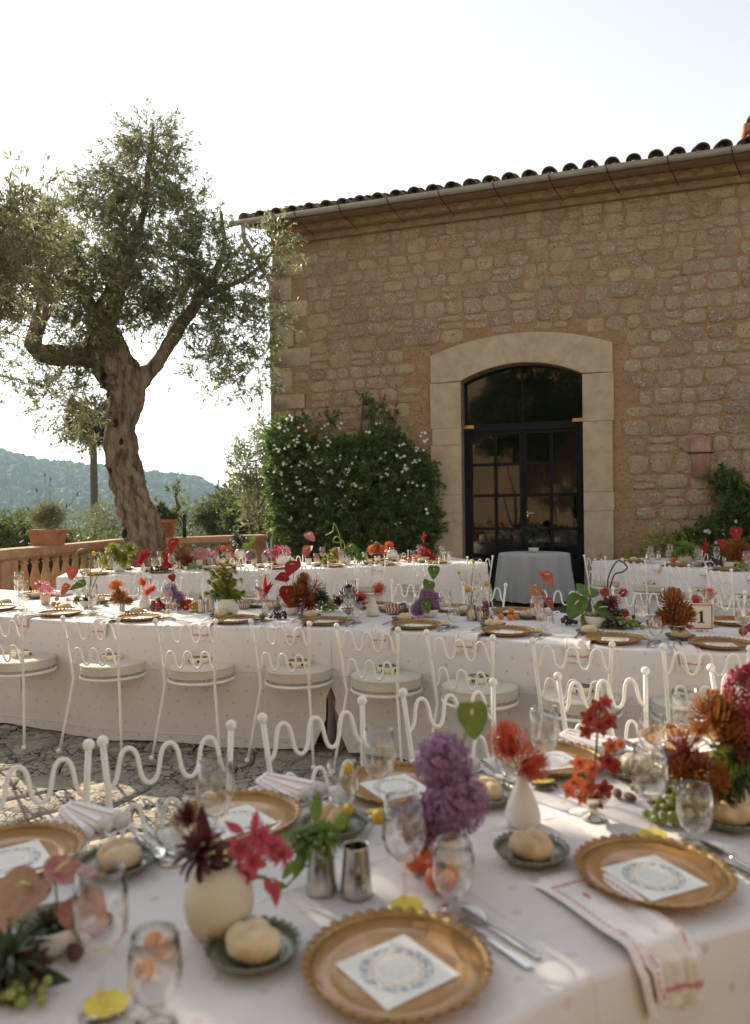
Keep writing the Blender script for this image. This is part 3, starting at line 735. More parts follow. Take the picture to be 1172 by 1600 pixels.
# dressed surround: jamb blocks, then arch voussoirs
def prism(poly, y0, y1):
    b = MB(); k = len(poly)
    cx_ = sum(p[0] for p in poly)/k; cz_ = sum(p[1] for p in poly)/k
    ins = [((x-cx_)*.997+cx_, (z-cz_)*.997+cz_) for x, z in poly]
    b.add([(x, y1, z) for x, z in poly] + [(x, y0+.008, z) for x, z in poly] + [(x, y0, z) for x, z in ins],
          [(r_*k+i, r_*k+(i+1) % k, (r_+1)*k+(i+1) % k, (r_+1)*k+i) for r_ in range(2) for i in range(k)] + [tuple(2*k+i for i in range(k))])
    return b
for sx, cuts, xo in ((-1, [0, 1.38, 1.70, 2.57, 2.86, 3.655], 1.55), (1, [0, 1.40, 1.71, 2.87, 3.655], 1.50)):
    for a, b in zip(cuts, cuts[1:]):
        x0, x1 = sorted((sx*AX*1.0, sx*(xo + rg.uniform(-.02, .02))))
        e = .0022; bb = prism([(x0+.001, a+e), (x1, a+e), (x1, b-e), (x0+.001, b-e)], -.035 - rg.uniform(0, .008), .3)
        obj('jamb_block', bb.mesh('jamb_block', M_SURROUND, False), house)
NV = 5
def outer(t_):
    """outer outline of the surround above the springing: up the ear, over the shallow arch, down the other ear"""
    ear = .18; sg = -1 if t_ < 0 else 1; q = abs(t_)
    xo = 1.55 if t_ < 0 else 1.50
    if q > 1 - ear: return (sg*xo, 3.66 + (1-q)/ear*.48)
    x = t_/(1-ear)*xo; return (x, arc(x, xo, 4.14, 4.42))
for i in range(NV):
    t0, t1 = -1 + 2*i/NV, -1 + 2*(i+1)/NV; lo = []; hi = []
    ts = sorted(set([t0 + (t1-t0)*q/8 for q in range(9)] + [x for x in (-.82, .82) if t0 < x < t1]))
    for q, t_ in enumerate(ts):
        xi = t_*AX; g_ = .001*(1 if q == 0 else -1 if q == len(ts)-1 else 0); xo, zo = outer(t_)
        lo.append((xi+g_, arc(xi, AX, AS, AC)+.003)); hi.append((xo+g_, zo))
    obj('voussoir', prism(lo + hi[::-1], -.04 - .002*(i % 2), .3).mesh('voussoir', M_SURROUND, False), house)
# ---- glazed door
door = obj('door', None, house) if False else None
dy = .26
fr = MB()
def bar(mb, x0, x1, z0, z1, y0=dy-.035, y1=dy+.035): mb.box(x0, x1, y0, y1, z0, z1)
fr.box(-1.018, -.945, dy-.06, dy+.05, 0, 2.80); fr.box(.945, 1.018, dy-.06, dy+.05, 0, 2.80)
fr.box(-1.018, 1.018, dy-.065, dy+.055, 2.801, 2.925)
door = obj('door', fr.mesh('door_frame', M_DOOR, False), house)
for sx in (-1, 1):
    lf = MB(); x0, x1 = (-.942, -.006) if sx < 0 else (.006, .942)
    bar(lf, x0, x0+.055, .02, 2.795); bar(lf, x1-.055, x1, .02, 2.795)
    cx_ = (x0+x1)/2; bar(lf, cx_-.028, cx_+.028, .60, 2.74, dy-.03, dy+.03)
    zs = [2.80, 2.22, 1.68, 1.10, .56]
    bar(lf, x0+.056, x1-.056, 2.741, 2.794); bar(lf, x0+.056, x1-.056, .02, .57)
    for z in (2.22, 1.68, 1.10):
        bar(lf, x0+.056, cx_-.029, z-.026, z+.026, dy-.03, dy+.03); bar(lf, cx_+.029, x1-.056, z-.026, z+.026, dy-.03, dy+.03)
    leaf_o = obj('door_leaf', lf.mesh('door_leaf', M_DOOR, False), door)
    for (a, b) in ((x0+.05, cx_-.024), (cx_+.024, x1-.05)):
        for (z1, z0) in ((2.745, 2.24), (2.2, 1.70), (1.66, 1.12), (1.08, .565)):
            obj('pane', MB().box(-(b-a)/2, (b-a)/2, -.004, .004, -(z1-z0)/2, (z1-z0)/2).mesh('pane', M_GLASSDOOR, False), door, mtx=Matrix.Translation(((a+b)/2, dy, (z0+z1)/2)) @ Matrix.Rotation(rg.uniform(-.012, .012), 4, 'Z') @ Matrix.Rotation(rg.uniform(-.008, .008), 4, 'X'))
# handle and hinge plates
hd = MB(); hd.tube([(.07, dy-.04, 1.36), (.07, dy-.09, 1.36), (.075, dy-.10, 1.362), (.19, dy-.10, 1.375)], .011, 8); hd.box(.055, .085, dy-.042, dy-.036, 1.22, 1.42)
obj('handle', hd.mesh('handle', M_SILVER), door)
for sx in (-1, 1): obj('hinge_plate', MB().box(sx*.93-.09, sx*.93+.09, dy-.085, dy-.066, 2.86 if sx < 0 else 2.90, 2.915 if sx < 0 else 2.955).mesh('hinge_plate', M_BRASS, False), door)
# fanlight in two panes
for (a, b) in ((-1.018, -.008), (.008, 1.018)):
    p = [(a, 2.93)] + [(b, 2.93)] + [(b + (a-b)*q/10, arc(b + (a-b)*q/10, AX, AS, AC)-.004) for q in range(11)]
    k = len(p); g_ = MB(); g_.add([(x, dy-.004, z) for x, z in p] + [(x, dy+.004, z) for x, z in p], [tuple(range(k)), tuple(range(2*k-1, k-1, -1))] + [(i, k+i, k+(i+1) % k, (i+1) % k) for i in range(k)])
    obj('pane', g_.mesh('fanlight_pane', M_GLASSDOOR, False), door)
obj('fanlight_bar', MB().box(-.0075, .0075, dy-.02, dy+.02, 2.926, AC-.004).mesh('fanlight_bar', M_DOOR, False), door)
# roof: slab, barrel tiles on the eave, tile cornice, gutter with brackets
SL = math.tan(R(17)); OV = .46; EZ = 6.80
mb = MB(); mb.add([(XL-.35, -OV+.06, EZ-.10), (XR, -OV+.06, EZ-.10), (XR, 9.2, EZ-.10+(9.2+OV)*SL), (XL-.35, 9.2, EZ-.10+(9.2+OV)*SL),
                   (XL-.35, -OV+.06, EZ-.04), (XR, -OV+.06, EZ-.04), (XR, 9.2, EZ-.04+(9.2+OV)*SL), (XL-.35, 9.2, EZ-.04+(9.2+OV)*SL)],
                  [(0,3,2,1),(4,5,6,7),(0,1,5,4),(1,2,6,5),(2,3,7,6),(3,0,4,7)])
roof = obj('roof', mb.mesh('roof', M_TILE, False), house)
def barrel(r0, r1, L, th, down=False):
    b = MB(); k = 9; vs = []
    for (y, r_) in ((0, r0), (L, r1)):
        for rr in (r_, r_-th):
            for i in range(k+1):
                a = math.pi*i/k; vs.append((math.cos(a)*rr, y, (math.sin(a)*rr*.92)*(-1 if down else 1)))
    n_ = k+1; fs = []
    for i in range(k): fs += [(i, i+1, 2*n_+i+1, 2*n_+i), (n_+i+1, n_+i, 3*n_+i, 3*n_+i+1), (i+1, i, n_+i, n_+i+1), (2*n_+i, 2*n_+i+1, 3*n_+i+1, 3*n_+i)]
    fs += [(0, 2*n_, 3*n_, n_), (k, n_+k, 3*n_+k, 2*n_+k)]
    return b.add(vs, fs)
me_c = barrel(.118, .095, .46, .016).mesh('cover_tile', M_TILE); me_p = barrel(.115, .10, .46, .016, True).mesh('pan_tile', M_TILE)
STEP = .322; k = 0; x = XL - .30
while x < 4.4:
    for row in range(2):
        yy = -OV - .10 + row*.40; zz = EZ + (row*.40)*SL + row*.02
        jx, jr = rg.uniform(-.012, .012), rg.uniform(-.03, .03)
        rot = Matrix.Rotation(R(17), 4, 'X') @ Matrix.Rotation(jr, 4, 'Z')
        obj('cover_tile', me_c, roof, mtx=Matrix.Translation((x+jx, yy, zz+.015+rg.uniform(-.006, .006))) @ rot)
        obj('pan_tile', me_p, roof, mtx=Matrix.Translation((x+STEP/2+jx, yy+.03, zz+.065)) @ rot)
    x += STEP
me_e1 = barrel(.15, .15, .3, .022).mesh('cornice_tile', M_STONE_BUFF)
for row, (zz, yy, ph) in enumerate(((6.44, -.12, 0), (6.565, -.28, .5))):
    x = XL + .12 + ph*STEP
    while x < 4.3:
        obj('cornice_tile', me_e1, wall, mtx=Matrix.Translation((x + rg.uniform(-.01, .01), yy, zz)) @ Matrix.Diagonal((1, 1, .72, 1))); x += STEP*.98
    mb = MB().box(XL, XR, yy+.03, .05, zz - .004, zz + .118); obj('cornice_bed', mb.mesh('cornice_bed', M_MORTAR, False), wall)
obj('fascia', MB().box(XL-.35, XR, -.515, -.49, 6.71, 6.83).mesh('fascia', M_TILE, False), roof)
obj('soffit', MB().box(XL, XR, -.52, .05, 6.692, 6.7).mesh('soffit', M_MORTAR, False), wall)
mb = MB(); k = 9; vs = []; gr = .066; gy = -OV - .16
for x in (XL-.55, XR):
    for rr in (gr, gr-.008):
        for i in range(k+1): a = math.pi*i/k; vs.append((x, gy + math.cos(a)*rr, EZ - .055 - math.sin(a)*rr))
n_ = k+1; fs = []
for i in range(k): fs += [(i, 2*n_+i, 2*n_+i+1, i+1), (n_+i, n_+i+1, 3*n_+i+1, 3*n_+i)]
fs += [tuple(range(0, n_)) + tuple(range(2*n_-1, n_-1, -1)), (0, n_, 3*n_, 2*n_), (k, 2*n_+k, 3*n_+k, n_+k)]
mb.add(vs, fs); gutter = obj('gutter', mb.mesh('gutter', M_ZINC), house)
ep = MB(); ep.add([(XL-.549, gy + math.cos(math.pi*i/k)*gr*.98, EZ-.055-math.sin(math.pi*i/k)*gr*.98) for i in range(n_)], [tuple(range(n_))]); obj('end_cap', ep.mesh('end_cap', M_ZINC), gutter)
obj('gutter_lip', MB().tube([(XL-.55, gy-gr, EZ-.055), (XR, gy-gr, EZ-.055)], .008, 6).mesh('gutter_lip', M_ZINC), gutter)
for px in (462, 531, 606, 686, 771, 858, 948, 1043, 1143, 1250):
    xx, _ = onwall(px, 300, OV+.16); b = MB()
    b.tube([(xx, gy-gr-.006, EZ-.03), (xx, gy-gr-.008, EZ-.075), (xx+.01, gy-gr*.75, EZ-.12), (xx+.02, gy-.01, EZ-.142), (xx+.07, gy+.14, EZ-.22), (xx+.15, gy+.30, EZ-.31), (xx+.18, -.22, EZ-.34)], .008, 6)
    obj('gutter_bracket', b.mesh('gutter_bracket', M_IRON), gutter)
dp = MB().tube([(XL-.30, gy+.02, EZ-.12), (XL-.30, gy+.03, EZ-.32), (XL-.22, -.1, EZ-.72), (XL-.09, .06, EZ-1.0), (XL-.08, .08, EZ-1.5), (XL-.08, .08, 0)], .045, 10)
obj('downpipe', dp.mesh('downpipe', M_ZINC), house)
# chimney pot peeping over the roof at the right edge of the picture
cxx, czz = onwall(1180, 200, -1.4)
ch = thing('chimney', 'small terracotta chimney pot above the tiled roof, far right', 'chimney', house.matrix_basis @ Vector((cxx, 1.4, EZ+.35)), R(-HA))
zb = czz - EZ - .35
obj('shaft', MB().bevbox(-.14, .14, -.14, .14, -.3, zb-.12, .02).mesh('chimney_shaft', M_TERRA, False), ch)
obj('cap', MB().bevbox(-.2, .2, -.2, .2, zb-.12, zb+.03, .02).mesh('chimney_cap', M_TERRA, False), ch)
obj('cap_tile', MB().add(barrel(.16, .16, .4, .02).v, barrel(.16, .16, .4, .02).f).mesh('cap_tile', M_TERRA), ch, (0, -.2, zb+.03))
# terracotta tile lamp on the wall
lx, lz = onwall(1095, 684, .08); _, lz0 = onwall(1095, 745, .08)
lamp = thing('wall_lamp', 'terracotta roof tile wall lamp with black iron band on the house wall', 'wall lamp', house.matrix_basis @ Vector((lx, -.012, lz0)), R(-HA))
b = MB(); vs = []; k = 10; hh = lz - lz0
for (z, r_) in ((0, .125), (hh, .165)):
    for rr in (r_, r_-.016):
        for i in range(k+1): a = math.pi*i/k; vs.append((math.cos(a)*rr, -math.sin(a)*rr*.75, z))
n_ = k+1; fs = []
for i in range(k): fs += [(i, i+1, 2*n_+i+1, 2*n_+i), (n_+i+1, n_+i, 3*n_+i, 3*n_+i+1), (i+1, i, n_+i, n_+i+1), (2*n_+i, 2*n_+i+1, 3*n_+i+1, 3*n_+i)]
M_OLDTERRA = MAT('weathered lamp tile', (.42, .27, .19), (.30, .16, .10), .9, 9, bump=.4, bscale=30)
obj('shade', b.add(vs, fs).mesh('lamp_shade', M_OLDTERRA), lamp)
b = MB(); b.tube([(math.cos(math.pi*i/12)*.165 if 0 < i < 12 else math.cos(math.pi*i/12)*.185, -math.sin(math.pi*i/12)*.128, hh*.62) for i in range(13)], .011, 6)
obj('iron_band', b.mesh('iron_band', M_IRON), lamp)
obj('bulb_holder', MB().tube([(0, -.05, hh*.62), (0, -.05, .1)], .02, 8).mesh('bulb_holder', M_IRON), lamp)
# curtains inside, behind the right leaf
for (x0, x1, lab) in ((.18, .40, 'narrow grey curtain hanging behind the glass door, next to its centre'), (.50, .98, 'wide grey curtain hanging behind the right glass door panes')):
    b = MB(); nx = 44
    for zi in range(8):
        z = 2.52 - 2.45*zi/7
        for i in range(nx+1):
            f_ = i/nx; b.v.append((x0 + (x1-x0)*f_, .95 + .035*math.sin(f_*(x1-x0)*62 + .5*math.sin(zi*.7)), z))
    for zi in range(7):
        for i in range(nx): b.f.append((zi*(nx+1)+i, zi*(nx+1)+i+1, (zi+1)*(nx+1)+i+1, (zi+1)*(nx+1)+i))
    c_ = obj('curtain', b.mesh('curtain', M_CURTAIN)); c_.matrix_basis = house.matrix_basis.copy(); tag(c_, lab, 'curtain')
cr_ = obj('curtain_rod', MB().tube([(.06, .95, 2.55), (1.1, .95, 2.55)], .014, 8).mesh('curtain_rod', M_IRON)); cr_.matrix_basis = house.matrix_basis.copy(); tag(cr_, 'thin black curtain rod behind the glass door', 'curtain rod')

# ================================================================ house across the courtyard (seen mirrored in the glass door)
H2 = thing('opposite_house', 'sunlit ochre house across the courtyard, seen only mirrored in the glass door', 'house', (2.0, -7.5, 0), R(-12))
b = MB(); b.box(-14, 14, -8, 0, 0, 8.2); obj('wall', b.mesh('opposite_wall', M_PLASTER, False), H2)
b = MB(); b.add([(-14.5, .6, 8.2), (14.5, .6, 8.2), (14.5, -4, 10.2), (-14.5, -4, 10.2), (-14.5, .6, 8.05), (14.5, .6, 8.05), (14.5, -8.5, 8.05), (-14.5, -8.5, 8.05)], [(0, 1, 2, 3), (4, 7, 6, 5), (0, 4, 5, 1), (2, 6, 7, 3), (0, 3, 7, 4), (1, 5, 6, 2)])
r2 = obj('roof', b.mesh('opposite_roof', M_TILE, False), H2)
me_c2 = barrel(.118, .095, .9, .016).mesh('long_cover_tile', M_TILE_EAVE)
for i in range(40): obj('cover_tile', me_c2, r2, mtx=Matrix.Translation((-6.4 + i*.33, .68, 8.22)) @ Matrix.Rotation(math.pi, 4, 'Z') @ Matrix.Rotation(R(22), 4, 'X'))
for (x, z, ww, hh2) in ((-6, 1.0, 1.1, 1.6), (-2.2, 0, 1.5, 2.6), (2.4, 1.0, 1.1, 1.6), (6, 1.0, 1.1, 1.6), (-6, 3.4, .8, .9), (2.4, 3.4, .8, .9)):
    wn_ = obj('window' if z else 'door', MB().box(x-ww/2, x+ww/2, -.02, .03, z, z+hh2).mesh('shutter', M_DOOR, False), H2)
    obj('sill', MB().box(x-ww/2-.1, x+ww/2+.1, .004, .10, z-.09, z-.002).mesh('sill', M_SURROUND, False), H2)
# ================================================================ BALUSTRADE
def baluster_mesh():
    pr = [(.075, 0), (.075, .05), (.05, .06), (.045, .09), (.062, .13), (.078, .19), (.074, .25), (.05, .36), (.04, .43), (.045, .46), (.058, .47), (.058, .49), (.04, .50), (.06, .53), (.07, .535), (.07, .56)]
    return MB().lathe(pr, 14).mesh('baluster', M_BALU)
me_b = baluster_mesh()
def balustrade(label, p0, p1, piers, nb):
    p0 = Vector((*p0, 0)); p1 = Vector((*p1, 0)); d = p1 - p0; L = d.length; rz = math.atan2(d.y, d.x)
    t_ = thing('balustrade', label, 'balustrade', p0, rz)
    rl = MB(); m_ = int(L/.5); rj = random.Random(3)
    prof = [(-.14, .86), (.14, .86), (.17, .89), (.17, .965), (.14, 1.0), (-.14, 1.0), (-.17, .965), (-.17, .89)]
    for i in range(m_+1):
        for (y, z) in prof: rl.v.append((L*i/m_, y + rj.uniform(-.005, .005), z + rj.uniform(-.005, .005)))
    for i in range(m_):
        for k in range(8): rl.f.append((i*8+k, (i+1)*8+k, (i+1)*8+(k+1) % 8, i*8+(k+1) % 8))
    rl.f += [tuple(range(8)), tuple(m_*8+k for k in range(7, -1, -1))]
    obj('rail', rl.mesh('rail', M_BALU, False), t_)
    obj('plinth', MB().bevbox(0, L, -.16, .16, 0, .298, .02).mesh('plinth', M_BALU, False), t_)
    for x in piers: obj('pier', MB().bevbox(x-.17, x+.17, -.15, .15, .30, .858, .015).mesh('pier', M_BALU, False), t_)
    for i in range(nb):
        x = (i+.5)*L/nb
        if min(abs(x-q) for q in piers) > .24: obj('baluster', me_b, t_, (x, 0, .299))
    return t_
balustrade('sandstone balustrade along the left side of the terrace behind the middle table', (-6.75, .9), (-4.45, 13.4), [.2, 3.6, 6.6, 9.55, 12.45], 50)
balustrade('sandstone balustrade behind the olive tree, running to the house corner', (-4.28, 13.62), (-2.15, 14.75), [.15, 2.25], 9)

# ================================================================ OLIVE TREE
rg = random.Random(31); ng = np.random.default_rng(31)
D0 = 12.0
def limb_mesh(name, px, n=20, rough=.18, sub=9, fine=False):
    """px: list of (x, y, depth, width_px) control points -> gnarled limb mesh"""
    P = [atd(a, b, c) for a, b, c, _ in px]; Rr = [wd*c/FPX/2*.9 for _, _, c, wd in px]
    pts_, rr = [], []
    for i in range(len(P)-1):
        p0, p1, p2, p3 = P[max(i-1, 0)], P[i], P[i+1], P[min(i+2, len(P)-1)]
        for q in range(sub):
            t_ = q/sub; t2, t3 = t_*t_, t_**3
            pts_.append(.5*((2*p1) + (-p0+p2)*t_ + (2*p0-5*p1+4*p2-p3)*t2 + (-p0+3*p1-3*p2+p3)*t3)); rr.append(Rr[i]*(1-t_) + Rr[i+1]*t_)
    pts_.append(P[-1]); rr.append(Rr[-1])
    b = MB().tube(pts_, rr, n, True)
    for i in range(len(pts_)):
        for k in range(n):
            v = Vector(b.v[i*n+k]); o = v - pts_[i]; a = 2*math.pi*k/n
            tw = a + i*.9/sub
            g_ = 1 + rough*(.55*math.sin(tw*3 + 1.3*fbm((i*1.1/sub, 0, 3))) + .35*math.sin(tw*7 + i*1.8/sub)) + rough*2.2*fbm((v.x*3.1, v.y*3.1, v.z*1.1), 4)
            if fine: g_ += .16*(abs(fbm((math.cos(tw)*3.4, math.sin(tw)*3.4, i*.045), 4)) - .22) + .07*fbm((math.cos(tw)*11, math.sin(tw)*11, i*.12), 3)
            b.v[i*n+k] = tuple(pts_[i] + o*g_)
    return b.mesh(name, M_BARK)
olive = thing('olive_tree', 'old gnarled olive tree with thick twisted trunk behind the far table', 'tree', atd(228, 872, D0) * 1.0)
olive.location.z = 0; OL = olive.location.copy()
def shift(me):
    co = np.empty(len(me.vertices)*3, dtype=np.float32); me.vertices.foreach_get('co', co); co = co.reshape(-1, 3) - np.array(OL, dtype=np.float32); me.vertices.foreach_set('co', co.ravel()); me.update(); return me
trunk = obj('trunk', shift(limb_mesh('trunk', [(238, 925, D0, 100), (234, 890, D0, 84), (227, 850, D0, 64), (217, 805, D0, 58), (203, 765, D0, 54), (193, 720, D0, 50), (190, 670, D0, 50), (193, 630, D0, 56), (192, 600, D0, 64), (178, 570, D0, 66), (163, 535, D0, 58), (160, 500, D0, 50), (172, 465, D0, 38), (188, 430, D0, 26), (204, 385, D0, 17), (226, 330, D0, 11), (232, 260, D0, 6), (240, 195, D0, 3)], 72, .18, 22, True)), olive)
for px in ([(198, 640, D0, 34), (212, 608, D0, 30), (236, 578, D0, 25), (262, 540, D0, 22), (290, 500, D0, 19), (312, 466, D0, 16), (335, 430, D0, 11), (350, 385, D0, 7), (345, 330, D0, 4)],
           [(312, 466, D0, 12), (350, 450, D0-.1, 9), (390, 430, D0-.2, 7), (425, 395, D0-.3, 5), (445, 375, D0-.3, 3)],
           [(150, 552, D0, 44), (112, 556, D0-.3, 40), (75, 552, D0-.6, 36), (55, 540, D0-.8, 32), (60, 505, D0-.9, 29), (72, 470, D0-1.0, 24), (70, 430, D0-1.2, 17), (40, 385, D0-1.5, 11), (10, 340, D0-1.7, 6)],
           [(185, 610, D0-.15, 26), (189, 580, D0-.15, 24), (192, 552, D0-.15, 23), (190, 545, D0-.15, 16)],
           [(70, 440, D0-1.1, 16), (0, 420, D0-2.0, 12), (-90, 400, D0-2.8, 9), (-190, 390, D0-3.4, 5)],
           [(160, 500, D0, 26), (130, 460, D0-.3, 18), (110, 410, D0-.6, 12), (95, 340, D0-.8, 6)],
           [(225, 600, D0, 18), (228, 585, D0, 20), (226, 572, D0, 17)]):
    obj('limb', shift(limb_mesh('limb', px, 18, .2)), olive)
for (x, y, w_, h_) in ((168, 594, 9, 17), (188, 663, 11, 14), (203, 833, 12, 17), (180, 735, 6, 10), (196, 692, 6, 12)):
    c = atd(x, y, D0) - OL; s_ = D0/FPX
    obj('knot', MB().sphere((0, 0, 0), 1, 12, 8, (w_*s_*.55, .10, h_*s_*.55)).mesh('knot', M_KNOT), trunk, c + Vector((0, -.15 if y < 800 else -.18, 0)))
def lobe(x, y, d, rx, ry, wgt, rd=None):
    c = atd(x, y, d) - OL; s_ = d/FPX; return (tuple(c), (rx*s_, (rd or (rx+ry)/2)*s_, ry*s_), wgt)
LB = [lobe(235, 225, D0, 42, 34, .6), lobe(222, 275, D0, 66, 44, 1.1), lobe(238, 340, D0, 68, 50, 1.3), lobe(165, 300, D0-.2, 45, 28, .5), lobe(130, 380, D0-.5, 90, 70, 2.2, 100),
      lobe(150, 450, D0-.4, 100, 55, 2.0, 110), lobe(245, 420, D0, 75, 60, 1.6), lobe(302, 340, D0, 24, 40, .28), lobe(60, 440, D0-.6, 70, 60, 1.2),
      lobe(325, 400, D0, 45, 55, .8), lobe(300, 470, D0, 55, 42, .8), lobe(255, 500, D0-.2, 38, 24, .35), lobe(375, 440, D0-.2, 48, 45, .7), lobe(370, 510, D0-.2, 50, 50, .75), lobe(330, 570, D0-.2, 34, 34, .28), lobe(390, 575, D0-.2, 35, 42, .36),
      lobe(432, 390, D0-.4, 26, 34, .32), lobe(428, 500, D0-.4, 20, 26, .09), lobe(100, 625, D0-.4, 48, 55, .6), lobe(125, 665, D0-.4, 24, 36, .2), lobe(35, 575, D0-.8, 48, 30, .3), lobe(135, 520, D0-.5, 45, 30, .5)]
P, Dd, ST, EN = twigs(ng, LB, 215, .38, 22, droop=.25, shell=.45)
n = len(P); L = ng.uniform(.055, .10, n)
obj('crown', quad_cloud('crown', P, Dd, unit(ng.normal(size=(n, 3))), L, L*ng.uniform(.2, .3, n), M_OLIVE), olive)['kind'] = 'stuff'
obj('twigs', twig_mesh('twigs', ST, EN, .004, M_BARK2), olive)['kind'] = 'stuff'
# the next olive along the terrace edge: its trunk stands left of the frame, its branches reach in and shade the near tables
o2 = thing('olive_tree', 'nearer olive whose silvery branches reach in at the upper left edge', 'tree', (-5.9, 6.6, 0)); OL = o2.location.copy()
b = MB().tube([(0, 0, -.2), (.05, .05, .8), (-.1, .1, 1.8), (.1, 0, 2.8), (.6, .1, 3.6), (1.2, .3, 4.3)], [.34, .25, .22, .2, .14, .06], 14); obj('trunk', b.mesh('trunk', M_BARK), o2)
for pp in ([(.1, 0, 2.8), (.7, .9, 3.4), (1.5, 1.5, 3.9), (2.2, 1.7, 4.3)], [(.1, 0, 2.6), (-.5, -.4, 3.4), (-.9, -.8, 4.2)]): obj('limb', MB().tube(pp, [.12, .09, .05, .02][:len(pp)], 10).mesh('limb', M_BARK), o2)
D1 = 7.9
GAPS = [[(690, 1245), (860, 1222), (1130, 1295), (1100, 1345), (900, 1312)], [(515, 1302), (600, 1288), (655, 1398), (560, 1412)], [(430, 1398), (458, 1388), (540, 1452), (515, 1470)]]
def sunlight_gaps(pt):
    """leave out twigs that would shade the sunny patches seen on the near table"""
    g_ = pt + np.array(OL); t_ = (g_[:, 2] - .77) / S_DIR.z; q = g_ - t_[:, None] * np.array(S_DIR)
    dx, dy, dz = q[:, 0], q[:, 1], q[:, 2] - EYE
    px = CX + FPX * (dx * cr - dz * sr) / dy; py = CY - FPX * (dx * sr + dz * cr) / dy
    k_ = np.ones(len(g_), bool)
    for pl in GAPS:
        ins = np.zeros(len(g_), bool)
        for i in range(len(pl)):
            (x0, y0), (x1, y1) = pl[i], pl[i - 1]; c_ = ((y0 > py) != (y1 > py)) & (px < (x1 - x0) * (py - y0) / (y1 - y0 + 1e-9) + x0); ins ^= c_
        k_ &= ~ins
    return k_
LB3 = [lobe(28, 362, D1, 50, 28, .36), lobe(5, 430, D1, 70, 50, .7), lobe(-100, 370, D1, 65, 60, 1.4), lobe(62, 412, D1+.4, 46, 40, .32), lobe(-40, 500, D1, 60, 36, .5),
       ((2.3, .55, 4.02), (.42, .32, .26), .6), ((1.7, .33, 4.12), (.55, .38, .3), .9), ((1.1, .03, 4.2), (.6, .45, .36), 1.0), ((.5, -.5, 4.2), (.7, .6, .4), 1.1), ((-.1, .6, 4.6), (.9, .8, .6), .6),
       ((2.95, -.38, 3.86), (.34, .26, .17), .42), ((2.45, -.50, 4.0), (.42, .28, .22), .6), ((1.9, -.68, 4.05), (.5, .3, .25), .7), ((1.3, -.9, 4.1), (.5, .35, .3), .7)]
P, Dd, ST, EN = twigs(ng, LB3, 250, .34, 22, droop=.2, shell=.45, up=.4, keep=sunlight_gaps); n = len(P); L = ng.uniform(.045, .085, n)
obj('crown', quad_cloud('crown_near', P, Dd, unit(ng.normal(size=(n, 3))), L, L*ng.uniform(.2, .3, n), M_OLIVE), o2)['kind'] = 'stuff'
obj('twigs', twig_mesh('twigs_near', ST, EN, .004, M_BARK2), o2)['kind'] = 'stuff'

# ================================================================ OTHER PLANTS
def shrub(name, label, cat, base, lobes, mat, per, tlen, nleaf, ll, lw, droop=.1, stems=True, up=.25, outward=.6, shell=.5, group=None):
    t_ = thing(name, label, cat, base, 0, group); bv = Vector(base)
    lb = [(tuple(Vector(c) - bv), r_, w_) for (c, r_, w_) in lobes]
    P, Dd, ST, EN = twigs(ng, lb, per, tlen, nleaf, droop=droop, shell=shell, up=up, outward=outward); n = len(P); L = ng.uniform(*ll, n)
    f_ = obj('foliage', quad_cloud('foliage', P, Dd, unit(ng.normal(size=(n, 3)) + np.array([0, -.3, .5])), L, L*ng.uniform(*lw, n), mat), t_); f_['kind'] = 'stuff'
    if stems:
        b = MB()
        for (c, r_, _) in lb:
            c = Vector(c); m_ = c*.5 + Vector((rg.uniform(-.15, .15), 0, 0)); b.tube([(rg.uniform(-.1, .1), 0, 0), m_, c], [.05, .035, .012], 6)
        obj('stem', b.mesh('stem', M_BARK2), t_)['kind'] = 'stuff'
    return t_, P, Dd
def wallpt(px, py, off=.0):
    x, z = onwall(px, py, off); return house.matrix_basis @ Vector((x, -off, z))
def wl(px, py, rx, ry, off, wgt, dep=.25):
    c = wallpt(px, py, off); s_ = c.y/FPX; return (tuple(c), (rx*s_, dep, ry*s_), wgt)
# jasmine on the wall
JL = [wl(470, 745, 46, 62, .28, 1.8), wl(540, 738, 58, 48, .3, 2.0), wl(605, 742, 54, 46, .3, 2.0), wl(648, 758, 28, 48, .25, .9), wl(480, 815, 48, 55, .3, 1.7), wl(560, 810, 65, 60, .32, 2.4), wl(635, 815, 48, 55, .28, 1.6),
      wl(598, 688, 36, 14, .2, .3), wl(592, 652, 13, 14, .12, .07), wl(580, 636, 7, 10, .08, .03), wl(568, 622, 5, 8, .06, .02), wl(445, 690, 30, 34, .25, .45), wl(436, 725, 12, 36, .25, .25), wl(434, 785, 12, 42, .25, .28), wl(500, 660, 30, 10, .12, .1), wl(620, 652, 16, 7, .08, .03)]
base = wallpt(560, 930, .3); base.z = 0
jas, P, Dd = shrub('jasmine', 'dense dark green jasmine with white flowers climbing the house wall left of door', 'climbing plant', base, JL, M_JASM, 300, .22, 16, (.05, .10), (.35, .5), droop=.15)
